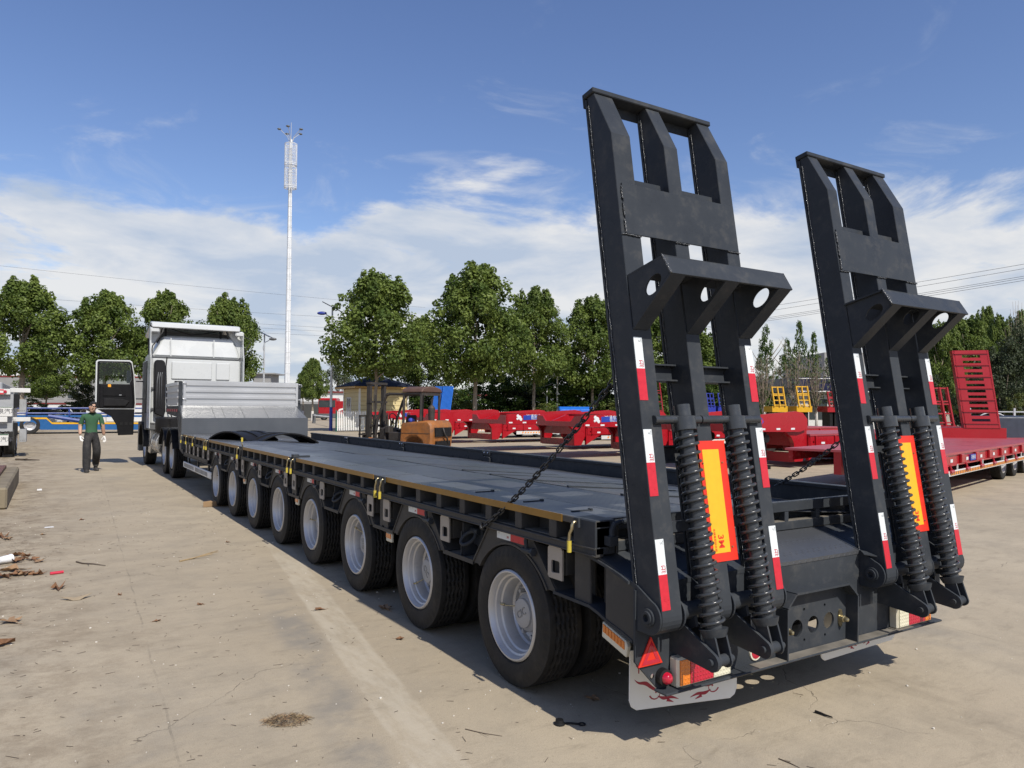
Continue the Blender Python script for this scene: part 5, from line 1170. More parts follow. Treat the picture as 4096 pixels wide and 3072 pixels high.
# a lowered neck section between the ramps
K5 = atd(3327, 1770, 21.5)
T5 = thing('red_trailer', 'low red neck section with bolted front box seen between the two raised ramps', 'trailer', (K5.x, K5.y, 0), 0.0, 'red lowbed trailers parked in a row')
b = MB(); b.box(0, 3.2, 0.0, 2.3, 0.53, 0.90); b.build('front_box', 'red', T5, bevel=0.01)
b = MB(); b.box(0.05, 3.2, 0.06, 2.25, 0.902, 0.915); b.build('top_plate', 'red_deck', T5)
b = MB(); b.box(-0.02, 3.2, -0.02, 0.04, 0.90, 0.95); b.box(-0.02, 0.04, 0.04, 2.3, 0.90, 0.93); b.build('top_edge', 'red', T5)
b = MB(); b.box(-0.02, 0.0, 1.7, 2.0, 0.62, 0.82); b.build('front_patch', 'red', T5, bevel=0.01)
for s_ in (0.75, 1.1): b = MB(); b.lathe([(0.0, 0.05), (-0.06, 0.05), (-0.10, 0.03), (-0.10, 0.0)], 12, 'x', c=(0, s_, 0.70)); b.build('air_coupling', 'chrome', T5)
b = MB(); b.prism_y([(0.3, 0.52), (3.2, 0.52), (3.2, 0.05), (2.2, 0.05)], 0.1, 0.3); b.prism_y([(0.3, 0.52), (3.2, 0.52), (3.2, 0.05), (2.2, 0.05)], 2.0, 2.2); b.build('neck_knee', 'red', T5)
b = MB(); b.box(3.2, 12, 0.0, 2.6, 0.75, 0.86); b.box(3.2, 12, 0.0, 0.1, 0.4, 0.75); b.build('deck', 'red_deck', T5)
b = MB(); b.box(3.4, 3.9, 0.2, 2.4, 0.0, 0.42); b.box(10, 10.5, 0.2, 2.4, 0.0, 0.42); b.build('support', 'rubber', T5)
for k in range(4):
    for yy in (0.3, W6-0.3):
        w = part('wheel', T6, (5.5+k*1.31, yy, 0.404)); w.rotation_euler = (0, 0, PI/2 if yy < 1 else -PI/2); link('tyre', TYRE, w); link('rim', RIM, w)

# standing ramps on trailers farther back
def slotted_ramp(label, px0, px1, pt, pb, dist, m_, lean=0.12, rows=6):
    A0 = atd((px0+px1)/2, pb, dist); h = (pb-pt)*dist/FPX; w = (px1-px0)*dist/FPX
    R_ = thing('trailer_ramp', label, 'ramp', (A0.x, A0.y, A0.z), -YAW-0.25)
    zs_ = [0.0]
    for i in range(rows):
        z = h*(0.06+0.90*(i+0.5)/rows)
        for dz in (-0.036, 0.036): zs_ += [z+h*dz-0.017*h, z+h*dz+0.017*h]
    zs_.append(h); mpf = lambda u, v, ww: (u-lean*0.8*v, ww+0.1*v, v)
    b = MB()
    for u0, u1 in ((-w/2, -0.27*w), (0.27*w, w/2)): b.prism([(u0, 0), (u1, 0), (u1, h), (u0, h)], -0.02, 0.02, (), mpf)
    for z0, z1 in zip(zs_[0::2], zs_[1::2]): b.prism([(-0.27*w, z0), (0.27*w, z0), (0.27*w, z1), (-0.27*w, z1)], -0.02, 0.02, (), mpf)
    b.build('ramp_plate', m_, R_)
    for s in (-1, 1): b = MB(); b.prism([(s*w/2-0.03, 0), (s*w/2+0.03, 0), (s*w/2+0.03, h), (s*w/2-0.03, h)], -0.02, 0.22, (), lambda u, v, ww: (u-lean*0.8*v, ww+0.1*v, v)); b.build('ramp_side', m_, R_)
    for i in range(rows+1):
        z = h*(0.06+0.90*i/rows); b = MB(); b.prism([(-w/2, z-0.015), (w/2, z-0.015), (w/2, z+0.015), (-w/2, z+0.015)], -0.05, 0.02, (), lambda u, v, ww: (u-lean*0.8*v, ww+0.1*v, v)); b.build('ramp_rib', m_, R_)
    b = MB(); b.box(-w*1.6, w*0.7, 0.0, 2.5, -0.45, 0.0); b.build('trailer_end', m_, R_)
    b = MB(); b.box(-w*1.4, -w*1.0, 0.1, 2.3, -A0.z, -0.45); b.box(w*0.2, w*0.6, 0.1, 2.3, -A0.z, -0.45); b.build('support', 'rubber', R_)
    return R_
def ladder_ramp(label, px0, px1, pt, pb, dist, m_, group=None, slope=0.1):
    A0 = atd((px0+px1)/2, pb, dist); h = (pb-pt)*dist/FPX; w = (px1-px0)*dist/FPX
    R_ = thing('trailer_ramp', label, 'ramp', (A0.x, A0.y, A0.z), -YAW, group); t = w*0.09
    for s in (-0.5, 0.0, 0.5):
        b = MB(); b.prism([(s*w-t/2, 0), (s*w+t/2, 0), (s*w+t/2, h), (s*w-t/2, h)], -0.08, 0.08, (), lambda u, v, ww: (u-slope*v, ww+0.12*v, v)); b.build('leg', m_, R_)
    for z in (0.06, 0.30, 0.55, 0.62, 0.97):
        b = MB(); b.prism([(-w/2, z*h-t/2), (w/2, z*h-t/2), (w/2, z*h+t/2), (-w/2, z*h+t/2)], -0.05, 0.05, (), lambda u, v, ww: (u-slope*v, ww+0.12*v, v)); b.build('rung', m_, R_)
    b = MB(); b.box(-w*0.7, w*0.7, 0.0, 1.5, -0.35, 0.0); b.build('trailer_end', m_, R_)
    b = MB(); b.box(-w*0.4, -w*0.1, 0.1, 1.2, -A0.z, -0.35); b.box(w*0.1, w*0.4, 0.1, 1.2, -A0.z, -0.35); b.build('support', 'rubber', R_)
    return R_
M['yellow'] = mat('yellow_ramp_paint', (0.62, 0.34, 0.012), 0.4, var=0.08)
M['blue'] = mat('blue_ramp_paint', (0.012, 0.13, 0.52), 0.4, var=0.1)
M['navy_blue'] = mat('deep_blue_ramp_paint', (0.015, 0.03, 0.30), 0.4, var=0.1)
slotted_ramp('tall red slotted ramp plate with a chain, standing against dark trees', 3868, 3990, 1398, 1712, 21.5, 'red')
ladder_ramp('red ladder ramp beside the tall slotted ramp', 3752, 3812, 1548, 1700, 26.0, 'red')
ladder_ramp('yellow ladder ramp beside the bare tree trunk', 3098, 3142, 1546, 1625, 44, 'yellow', 'yellow ladder ramps standing on a far trailer')
ladder_ramp('yellow ladder ramp against the white building', 3196, 3240, 1544, 1625, 44, 'yellow', 'yellow ladder ramps standing on a far trailer')
ladder_ramp('dark red ladder ramp in front of the white building wall', 3318, 3356, 1566, 1625, 44, 'red')
for k, (p0, p1) in enumerate(((2832, 2858), (2878, 2904))): ladder_ramp('deep blue ladder ramp behind the red trailers', p0, p1, 1572, 1625, 44, 'navy_blue', 'deep blue ladder ramps behind the red trailers')
ladder_ramp('bright red ladder ramp just beside the left loading ramp', 2622, 2652, 1508, 1650, 30, 'red')
# two blue folded ramp plates above the fence
for k, (p0, p1) in enumerate(((1725, 1755), (1757, 1800))):
    A0 = atd((p0+p1)/2, 1660, 49); h = (1660-1545)*49/FPX; w = (p1-p0)*49/FPX
    R_ = thing('trailer_ramp', ('narrow' if k == 0 else 'wide')+' bright blue corrugated ramp plate standing above the white fence', 'ramp', (A0.x, A0.y, A0.z), -YAW+0.3)
    b = MB(); n = 9
    for i in range(n): b.prism([(-w/2+w*i/n, h*0.12), (-w/2+w*(i+0.7)/n, h*0.12), (-w/2+w*(i+0.7)/n, h), (-w/2+w*i/n, h)], -0.06, 0.0, (), lambda u, v, ww: (u+0.13*v, ww, v))
    b.prism([(-w/2, h*0.12), (w/2, h*0.12), (w/2, h), (-w/2, h)], 0.0, 0.12, (), lambda u, v, ww: (u+0.13*v, ww, v)); b.build('ramp_plate', 'blue', R_)
    b = MB(); b.box(-w*0.3, w*0.4, 0.05, 0.3, -A0.z, h*0.16); b.build('support', 'blue', R_)
A0 = atz(2280, 1700, 0); A1 = atd(2280, 1660, 52)
BK = thing('tipper_body', 'blue tipper body showing above the white fence behind the trees', 'truck body', (A1.x, A1.y, 0), -YAW)
b = MB(); b.prism_x([(0, 0.6), (0, 1.62), (0.5, 1.82), (2.2, 1.82), (2.2, 0.6)], -0.75, 1.6); b.build('body', 'blue', BK, bevel=0.05)
for k in range(4): b = MB(); b.box(-0.7+k*0.7, -0.62+k*0.7, -0.05, 0.0, 0.7, 1.62); b.build('rib', 'blue', BK)
b = MB(); b.box(-0.6, 1.4, 0.4, 1.8, 0.0, 0.6); b.build('support', 'rubber', BK)

# ------------------------------------------------------------------ truck at the left edge, car carrier, kerb box
LT = aty(45, 1830, 24.4); LT = thing('parked_truck', 'grey and white truck rear with red striped light bar and white mud flaps', 'truck', (-4.4, 24.4, 0))
M['lt_grey'] = mat('grey_steel', (0.30, 0.31, 0.32), 0.5, var=0.15, scale=4, dirt=(0.2, 0.18, 0.15), dirt_amt=0.25)
M['rust'] = mat('rusty_red_rubber', (0.10, 0.035, 0.025), 0.7, var=0.3, scale=5)
k_ = 560/2212
def lbox(name, m_, x0, y0, x1, y1, Y=24.4, dep=0.3, par=None, bev=0.01):
    p = aty(x0*k_, 1500+y0*k_, Y); q = aty(x1*k_, 1500+y1*k_, Y); b = MB(); b.box(p.x+4.4, q.x+4.4, Y-24.4, Y-24.4+dep, max(0.0, q.z), p.z); return b.build(name, m_, par or LT, bevel=bev)
lbox('frame', 'lt_grey', -200, 300, 200, 900, 24.5, 3.0)
o = lbox('light_bar', 'white_paint', -200, 215, 165, 310, 24.35, 0.1)
lbox('red_stripe', 'ref_red', -200, 222, 60, 245, 24.345, 0.005, o, 0); lbox('red_stripe', 'ref_red', -200, 280, 60, 305, 24.345, 0.005, o, 0)
p = aty(82*k_, 1500+262*k_, 24.34); b = MB(); b.lathe([(24.35-24.4, 0.05), (24.31-24.4, 0.045), (24.30-24.4, 0.0)], 14, 'y', c=(p.x+4.4, 0, p.z)); b.build('tail_lamp', 'lens_red', o)
lbox('side_beam', 'white_paint', 160, 205, 480, 280, 24.6, 0.25); lbox('side_beam', 'white_paint', 160, 668, 480, 735, 24.6, 0.25)
for yy in (0, 470):
    lbox('tool_box', 'lt_grey', 305, 385+yy, 412, 600+yy*1.0-10, 24.7, 0.8)
    for k in range(3): lbox('box_rib', 'lt_grey', 322+k*28, 430+yy, 334+k*28, 560+yy, 24.685, 0.02, None, 0.0)
lbox('dark_guard', 'rubber', 205, 300, 302, 520, 24.55, 0.5); lbox('dark_guard', 'rubber', 180, 760, 270, 960, 24.55, 0.5)
for (y0, y1, x1) in ((500, 655, 190), (935, 1115, 130)):
    o = lbox('mud_flap', 'white_paint', -200, y0, x1, y1, 24.30, 0.015); p = aty((x1-75)*k_, 1500+(y0+y1)/2*k_, 24.295); text(o, '泉汽车', 0.17, 'ink_dark', (p.x+4.4, 24.295-24.4, p.z), (1, 0, 0), (0, 0, 1)); lbox('green_line', 'shirt', -200, y0+2, x1, y0+14, 24.296, 0.003, o, 0)
lbox('hanging_flap', 'white_paint', -60, 660, 115, 745, 24.3, 0.02)
for xx in (-3.42, -5.6):
    for Y in (24.9, 26.3):
        w = part('wheel', LT, (xx+4.4-0.02, Y-24.4, 0.515)); w.rotation_euler = (0, 0, PI if xx > -4 else 0); link('tyre', TYRE, w, scale=(1.2, 1.272, 1.272)); link('rim', RIM, w, scale=(1.2, 1.15, 1.15)); link('tyre', TYRE, w, loc=(0.34, 0, 0), scale=(1.2, 1.272, 1.272))
b = MB(); b.box(-1.1, 0.5, 0.4, 9, 0.75, 1.15); b.box(-1.4, 0.7, 1.0, 9, 1.2, 2.4); b.build('load_body', 'lt_grey', LT, bevel=0.03)
lbox('tail_tube', 'rubber', 30, 1210, 200, 1300, 24.6, 0.4)

CC = thing('car_carrier', 'blue car carrier trailer with yellow stripe parked before the left trees', 'trailer', (-4, 48, 0))
M['cc_blue'] = mat('carrier_blue_paint', (0.008, 0.085, 0.25), 0.4, var=0.08, dirt=(0.06, 0.1, 0.2), dirt_amt=0.2)
M['cc_rail'] = mat('rail_blue_paint', (0.012, 0.04, 0.20), 0.45)
def cpt(x, y): p = aty(x*k_, 1500+y*k_, 48.0); return (p.x+4, p.z)
b = MB(); b.prism_y([cpt(120, 690), cpt(735, 690), cpt(820, 768), cpt(2215, 768), cpt(2700, 768), cpt(2700, 865), cpt(640, 865), cpt(600, 790), cpt(520, 745), cpt(410, 745), cpt(330, 810), cpt(120, 810)], 0, 2.4); b.build('body', 'cc_blue', CC)
b = MB()
for p, q in (((120, 684), (735, 684)), ((735, 684), (822, 762)), ((822, 762), (2700, 762))):
    A, B = cpt(*p), cpt(*q); b.prism_y([(A[0], A[1]-0.05), (B[0], B[1]-0.05), (B[0], B[1]+0.05), (A[0], A[1]+0.05)], -0.02, 0.05)
b.build('yellow_stripe', 'yellow', CC)
b = MB(); A, B = cpt(120, 650), cpt(2700, 650); b.box(A[0], B[0], 0, 2.4, A[1]-0.06, A[1]+0.04); b.build('upper_deck', 'cc_blue', CC)
b = MB()
for yy in (525, 605):
    A, B = cpt(200, yy), cpt(2700, yy); b.tube([(A[0], 0, A[1]), (B[0], 0, B[1])], 0.055, 6)
for xx in (420, 1095, 1700, 2300): A, B = cpt(xx, 525), cpt(xx, 650); b.tube([(A[0], 0, A[1]), (B[0], 0, B[1])], 0.05, 6)
A, B = cpt(760, 650), cpt(1500, 760); b.tube([(A[0], 0, A[1]), (B[0], 0, B[1])], 0.12, 6); b.build('rails', 'cc_rail', CC)
A = cpt(470, 840)
w = part('wheel', CC, (A[0], 0.12, 0.52)); w.rotation_euler = (0, 0, PI/2); link('tyre', TYRE, w, scale=(1.2, 1.28, 1.28)); link('rim', RIM, w, scale=(0.7, 1.2, 1.2))
w2 = copy_tree(w, CC); w2.location = (A[0], 2.28, 0.52); w2.rotation_euler = (0, 0, -PI/2)

# kerb-edged steel pit box at the left edge
M['conc'] = mat('yellowed_concrete_block', (0.22, 0.185, 0.125), 0.9, var=0.35, scale=5, bump=0.4, bscale=30, dirt=(0.09, 0.07, 0.05), dirt_amt=0.55)
M['rust_plate'] = mat('rusty_steel_plate', (0.12, 0.055, 0.035), 0.6, var=0.25, scale=3, dirt=(0.20, 0.12, 0.08), dirt_amt=0.3)
KB = thing('loading_plinth', 'low concrete plinth topped with a rusty steel plate at the yard edge', 'plinth', (-4.0, 12.2, 0))
b = MB(); b.box(-0.6, 1.13, -1.9, 2.9, 0.0, 0.34); b.build('concrete_block', 'conc', KB, bevel=0.03)
b = MB(); b.box(-0.6, 0.92, -2.4, 2.6, 0.345, 0.40); b.build('steel_plate', 'rust_plate', KB, bevel=0.006)
# ------------------------------------------------------------------ trees
def leaf_mat(name, c1, c2, tr=0.38):
    mt = bpy.data.materials.new(name); mt.use_nodes = True; n = mt.node_tree; L = n.links; b = n.nodes['Principled BSDF']
    oi = n.nodes.new('ShaderNodeTexNoise'); t = n.nodes.new('ShaderNodeTexCoord'); oi.inputs['Scale'].default_value = 7.0; oi.inputs['Detail'].default_value = 2; L.new(t.outputs['Object'], oi.inputs['Vector'])
    rp = n.nodes.new('ShaderNodeValToRGB'); rp.color_ramp.elements[0].position = 0.35; rp.color_ramp.elements[1].position = 0.68
    rp.color_ramp.elements[0].color = (*c1, 1); rp.color_ramp.elements[1].color = (*c2, 1); L.new(oi.outputs['Fac'], rp.inputs[0]); L.new(rp.outputs[0], b.inputs['Base Color'])
    b.inputs['Roughness'].default_value = 0.55; b.inputs['Specular IOR Level'].default_value = 0.35
    tl = n.nodes.new('ShaderNodeBsdfTranslucent'); L.new(rp.outputs[0], tl.inputs[0]); mx_ = n.nodes.new('ShaderNodeMixShader'); mx_.inputs[0].default_value = tr
    L.new(b.outputs[0], mx_.inputs[1]); L.new(tl.outputs[0], mx_.inputs[2]); L.new(mx_.outputs[0], n.nodes['Material Output'].inputs[0]); return mt
M['leaf'] = leaf_mat('plane_leaves', (0.062, 0.104, 0.018), (0.200, 0.262, 0.056))
M['leaf2'] = leaf_mat('fresh_leaves', (0.042, 0.082, 0.014), (0.130, 0.195, 0.040))
M['leaf_dark'] = leaf_mat('evergreen_leaves', (0.022, 0.036, 0.015), (0.065, 0.085, 0.034), 0.2)
M['leaf_hedge'] = leaf_mat('hedge_leaves', (0.05, 0.075, 0.014), (0.15, 0.17, 0.035), 0.2)
M['leaf_grey'] = leaf_mat('grey_green_leaves', (0.050, 0.072, 0.030), (0.115, 0.145, 0.070), 0.25)
M['bark'] = mat('mottled_plane_bark', (0.25, 0.21, 0.16), 0.85, var=0.3, scale=4, bump=0.5, bscale=10, dirt=(0.10, 0.08, 0.06), dirt_amt=0.45, dscale=3)
M['whitewash'] = mat('whitewashed_bark', (0.58, 0.56, 0.52), 0.9, var=0.1, scale=6, dirt=(0.3, 0.27, 0.22), dirt_amt=0.3)
M['twig'] = mat('pale_twigs', (0.24, 0.19, 0.14), 0.85, var=0.2, scale=5)
def crown_mesh(name, seed, m_, nclump=80, leaves=100, shape='plane', leaf=0.030):
    r = random.Random(seed); b = MB(); cl = []      # unit crown: z 0..1, half width 0.5 at widest
    ph1, ph2, ph3 = r.uniform(0, 6.28), r.uniform(0, 6.28), r.uniform(0, 6.28)
    while len(cl) < nclump:
        z = r.uniform(0.02, 0.95); a = r.uniform(0, 2*PI)
        if shape == 'plane': w = 0.50*max(0.0, math.sin(PI*min(1, (z+0.20)/1.20))**0.70)*(1.0 if z < 0.45 else 1-0.45*(z-0.45))
        elif shape == 'poplar': w = 0.42*(math.sin(PI*min(1, (z+0.10)/1.12))**0.9)*(1.0-0.55*z)
        else: w = 0.5*math.sqrt(max(0.0, 1-((z-0.30)/0.70)**2)) if z > 0.3 else 0.5*(0.8+0.2*z/0.3)
        w *= 1+0.13*math.sin(3*a+ph1+4*z)+0.10*math.sin(5*a+ph2-7*z)+0.08*math.sin(11*z+ph3)
        q = r.uniform(0.06, 1.0)**0.5 * w*0.92
        cl.append((q*math.cos(a), q*math.sin(a), z, r.choice((0.055, 0.075, 0.095, 0.115))*r.uniform(0.9, 1.15)*(0.75 if z > 0.7 else 1.0)*(0.65 if shape == 'poplar' else 1.0)))
    if shape == 'plane':
        for k in range(13):
            a = r.uniform(0, 2*PI); q = r.uniform(0.02, 0.30); zz = 1.04-0.9*q*q*2.2+r.uniform(-0.05, 0.03)
            for j in range(4): cl.append((q*math.cos(a)+r.uniform(-.012, .012), q*math.sin(a)+r.uniform(-.012, .012), zz-0.045*j, 0.030+0.013*j))
        for k in range(26):      # sprays sticking out of the outline
            a = r.uniform(0, 2*PI); z = r.uniform(0.08, 0.75); w = 0.5*math.sin(PI*min(1, (z+0.20)/1.20))**0.7*(1.0 if z < 0.45 else 1-0.45*(z-0.45)); q = w*r.uniform(0.92, 1.0); cl.append((q*math.cos(a), q*math.sin(a), z+0.03, r.uniform(0.03, 0.05)))
    for (cx, cy, cz, cr) in cl:
        nl = int(leaves*(cr/0.1)**1.5)+4
        for k in range(nl):
            th = r.uniform(0, 2*PI); ph = math.acos(r.uniform(-1, 1)); rr = cr*r.uniform(0.55, 1.08)
            d = Vector((math.sin(ph)*math.cos(th), math.sin(ph)*math.sin(th), math.cos(ph)*0.9)); c = Vector((cx, cy, cz))+d*rr
            nrm = (d+Vector((r.uniform(-.7, .7), r.uniform(-.7, .7), r.uniform(-0.2, 1.0)))).normalized()
            tx = nrm.orthogonal().normalized(); tx.rotate(Matrix.Rotation(r.uniform(0, 2*PI), 3, nrm)); ty = nrm.cross(tx); s = leaf*r.uniform(0.6, 1.25)
            fold = nrm*(s*0.25)
            b.add([c-tx*s*0.5, c-ty*s*0.45+fold, c+tx*s*0.55, c+ty*s*0.45+fold], [(0, 1, 2), (0, 2, 3)])
    return b.mesh(name, m_)
CROWN = [crown_mesh('crown', 11+i, 'leaf', 175, 120, 'plane', 0.031) for i in range(3)]
POP = [crown_mesh('crown', 31+i, 'leaf2', 90, 75, 'poplar', 0.030) for i in range(2)]
BUSH = [crown_mesh('foliage', 41, 'leaf_hedge', 70, 90, 'round', 0.045), crown_mesh('foliage', 42, 'leaf_dark', 150, 100, 'round', 0.032), crown_mesh('foliage', 43, 'leaf_grey', 90, 80, 'round', 0.032), crown_mesh('foliage', 44, 'leaf2', 150, 100, 'round', 0.034)]
def trunk_mesh(h, r0, seed, crown_h, white=0.0, limbs=9, spread=0.24):
    r = random.Random(seed); b = MB()
    pts = [Vector((0, 0, -0.05))]; 
    for i in range(1, 8): pts.append(Vector((r.uniform(-0.05, 0.05)*i/3, r.uniform(-0.05, 0.05)*i/3, (h+crown_h*0.62)*i/7)))
    b.tube(pts, [r0*(1.25 if i == 0 else 1-0.11*i) for i in range(8)], 10)
    for k in range(limbs):
        z = h*0.95+crown_h*0.6*k/limbs; a = r.uniform(0, 2*PI); ln = crown_h*spread*r.uniform(0.7, 1.1)
        p = Vector((0, 0, z)); d = Vector((math.cos(a), math.sin(a), r.uniform(0.6, 1.2)))
        b.tube([p, p+d*ln*0.4, p+d*ln*0.75+Vector((0, 0, ln*0.15)), p+d*ln+Vector((0, 0, ln*0.35))], [r0*0.38, r0*0.28, r0*0.16, r0*0.05], 6)
    return b.mesh('trunk', 'bark', smooth=True)
_tk = 0
G1 = 'plane trees along the left of the yard'; G2 = 'plane trees by the picket fence'
def tree(label, px, dist, ptop, pbot, wpx, group, kind='plane', white=True, variant=None, name='plane_tree', base_px=None, tr=0.17):
    """crown between picture heights ptop and pbot, wpx wide, trunk standing on the ground below"""
    global _tk; _tk += 1
    if kind == 'plane' and pbot < 1600: pbot -= 34
    c = atd(px, 1640, dist); zt = 1.61+(1640-ptop)/FPX*dist; zb = 1.61+(1640-pbot)/FPX*dist; w = wpx/FPX*dist*(1.08 if group == G1 else 1.25 if kind == 'plane' else 1.3)
    T_ = thing(name, label, 'tree', (c.x, c.y, 0), rnd.uniform(0, 6.28), group)
    H = zt-zb; v = variant if variant is not None else _tk
    me = {'plane': CROWN, 'poplar': POP}[kind][v % len({'plane': CROWN, 'poplar': POP}[kind])]
    o = link('crown', me, T_, loc=(0, 0, zb), scale=(w, w, H))
    t = link('trunk', trunk_mesh(zb, tr, 100+_tk, H), T_)
    if white:
        b = MB(); b.tube([(0, 0, 0), (0, 0, 0.6), (0, 0, 1.25)], [tr*1.27, tr*1.1, tr*1.06], 10, caps=False); b.build('whitewash_band', 'whitewash', t, smooth=True)
    return T_
tree('large plane tree above the truck rear at the left yard edge', 85, 50, 1135, 1535, 330, G1, variant=0, tr=0.26)
tree('plane tree behind the person in the green shirt', 415, 52, 1185, 1560, 310, G1, variant=1)
tree('plane tree right behind the white cab roof', 655, 54, 1180, 1570, 260, G1, variant=2)
tree('plane tree right of the white cab, nearest the lattice mast', 910, 56, 1203, 1570, 255, G1, variant=0)
tree('small young plane tree behind the car carrier', 185, 60, 1450, 1600, 170, 'young plane trees behind the yard', variant=1, white=False, tr=0.10)
tree('large plane tree in front of the cream guard house', 1502, 51.0, 1100, 1545, 335, G2, variant=2, tr=0.16)
tree('plane tree behind the gap between the two largest crowns', 1675, 66, 1285, 1570, 190, G2, variant=0)
tree('tallest plane tree with pale mottled trunk before the picket fence', 1900, 55.0, 1068, 1555, 350, G2, variant=1, tr=0.20)
tree('plane tree right of the tallest one, airy crown', 2135, 61, 1165, 1560, 240, G2, variant=0)
tree('plane tree beside the left loading ramp', 2370, 64, 1195, 1580, 250, G2, variant=2)
tree('plane tree half hidden behind the left loading ramp', 2590, 66, 1240, 1580, 260, G2, variant=1)
tree('plane tree seen through the legs of the left ramp', 2800, 68, 1330, 1600, 250, G2, variant=0)
tree('small roadside tree left of the solar street lamp', 1250, 95, 1445, 1600, 95, 'trees beyond the gate', variant=1, white=True, tr=0.16)
tree('small tree just left of the roadside tree', 1212, 100, 1490, 1600, 60, 'trees beyond the gate', variant=2, white=True, tr=0.14)
# poplars and evergreens on the right
for k, (px, top, w, d) in enumerate(((3065, 1290, 110, 75), (3200, 1275, 95, 78), (3150, 1345, 95, 82), (3258, 1320, 85, 80), (2960, 1330, 120, 85), (3330, 1360, 100, 84))):
    tree('slender light green poplar behind the bare trees', px, d, top, 1600, w, 'poplars behind the bare trees', 'poplar', False, k, 'poplar_tree')
for k, (px, top, w, d, lab) in enumerate(((3690, 1350, 150, 56, 'full leafy tree left of the red ladder ramp, behind the right ramp'), (3770, 1290, 170, 50, 'full leafy tree behind the red ladder ramp'), (3870, 1265, 190, 52, 'full leafy tree right behind the tall red slotted ramp'), (3945, 1235, 120, 57, 'tallest leafy tree beyond the tall red slotted ramp'), (4000, 1262, 130, 55, 'leafy tree between the slotted ramp and the dark evergreens'), (4085, 1255, 150, 60, 'leafy tree rising behind the dark evergreens'))):
    tree(lab, px, d, top, 1640, w, 'leafy trees behind the far side railing', 'plane', False, k+1, 'leafy_tree')
def bush(label, px, dist, ptop, pbot, wpx, v, group, name='bush', cat='bush', zoff=0.0):
    c = atd(px, 1640, dist); zt = 1.61+(1640-ptop)/FPX*dist; w = wpx/FPX*dist; zb = max(0.0, 1.61+(1640-pbot)/FPX*dist)
    T_ = thing(name, label, cat, (c.x, c.y, 0), rnd.uniform(0, 6.28), group); link('foliage', BUSH[v], T_, loc=(0, 0, zb), scale=(w, w, zt-zb))
    b = MB()
    for k in range(4): a = 1.57*k; b.tube([(0, 0, -0.02), (0.1*w*math.cos(a), 0.1*w*math.sin(a), zb+(zt-zb)*0.3), (0.25*w*math.cos(a), 0.25*w*math.sin(a), zb+(zt-zb)*0.6)], [0.06, 0.04, 0.015], 6)
    b.build('stems', 'bark', T_); return T_
bush('round clipped bush behind the picket fence beside the pale trunk', 1860, 58, 1606, 1680, 130, 0, 'clipped bushes behind the fence')
bush('round clipped bush under the white park lamp', 2185, 60, 1614, 1685, 105, 0, 'clipped bushes behind the fence')
bush('round clipped bush behind the ramp chain', 2465, 58, 1608, 1685, 130, 0, 'clipped bushes behind the fence')
bush('yellow green bush behind the car carrier wheel', 120, 56, 1606, 1680, 130, 0, 'bushes behind the car carrier')
bush('yellow green bush behind the person', 300, 56, 1618, 1680, 130, 0, 'bushes behind the car carrier')
bush('feathery dark shrub beside the open truck door', 335, 55, 1530, 1650, 105, 1, 'bushes behind the car carrier')
for k, (px, top, w, lab) in enumerate(((1640, 1570, 190, 'between the guard house and the blue ramps'), (1740, 1560, 180, 'behind the blue ramp plates'), (1830, 1585, 160, 'left of the pale mottled trunk'), (1985, 1530, 220, 'right of the pale mottled trunk'), (2080, 1555, 190, 'left of the double trunk'),
        (2150, 1545, 180, 'right behind the double trunk'), (2265, 1525, 230, 'behind the slim white pole'), (2350, 1540, 200, 'behind the blue tipper body'), (2430, 1520, 220, 'behind the ramp chain'), (2560, 1505, 240, 'behind the outer leg of the left ramp'), (2700, 1530, 230, 'seen between the legs of the left ramp'), (2840, 1560, 200, 'beside the deep blue ladder ramps'), (2950, 1530, 200, 'left of the bare trees'), (3100, 1570, 200, 'under the bare trees'))):
    bush('loose green shrub '+lab, px, 66+2*(k % 3), top-28, 1690, w*1.35, (3, 1, 3)[k % 3], 'shrubs behind the fence under the plane trees')
bush('dense dark evergreen at the right edge of the yard', 4010, 33, 1345, 1700, 250, 1, 'evergreens at the right edge')
bush('tall dark evergreen beyond the red slotted ramp', 4110, 36, 1290, 1700, 220, 1, 'evergreens at the right edge')
bush('low dark shrub right of the red slotted ramp', 3900, 38, 1500, 1700, 190, 1, 'evergreens at the right edge')
bush('yellow flowering shrub by the far metal fence', 4080, 30, 1560, 1690, 110, 0, 'evergreens at the right edge')
for px, top, w in ((3700, 1470, 160), (3610, 1490, 120)): bush('dark green shrub behind the red ladder ramp', px, 46, top, 1690, w, 1, 'shrubs behind the red ladder ramp')
c = atd(1350, 1640, 130)
bush('grey green willow far behind the street lamp', 1360, 125, 1415, 1610, 130, 2, 'far trees', 'willow_tree', 'tree')
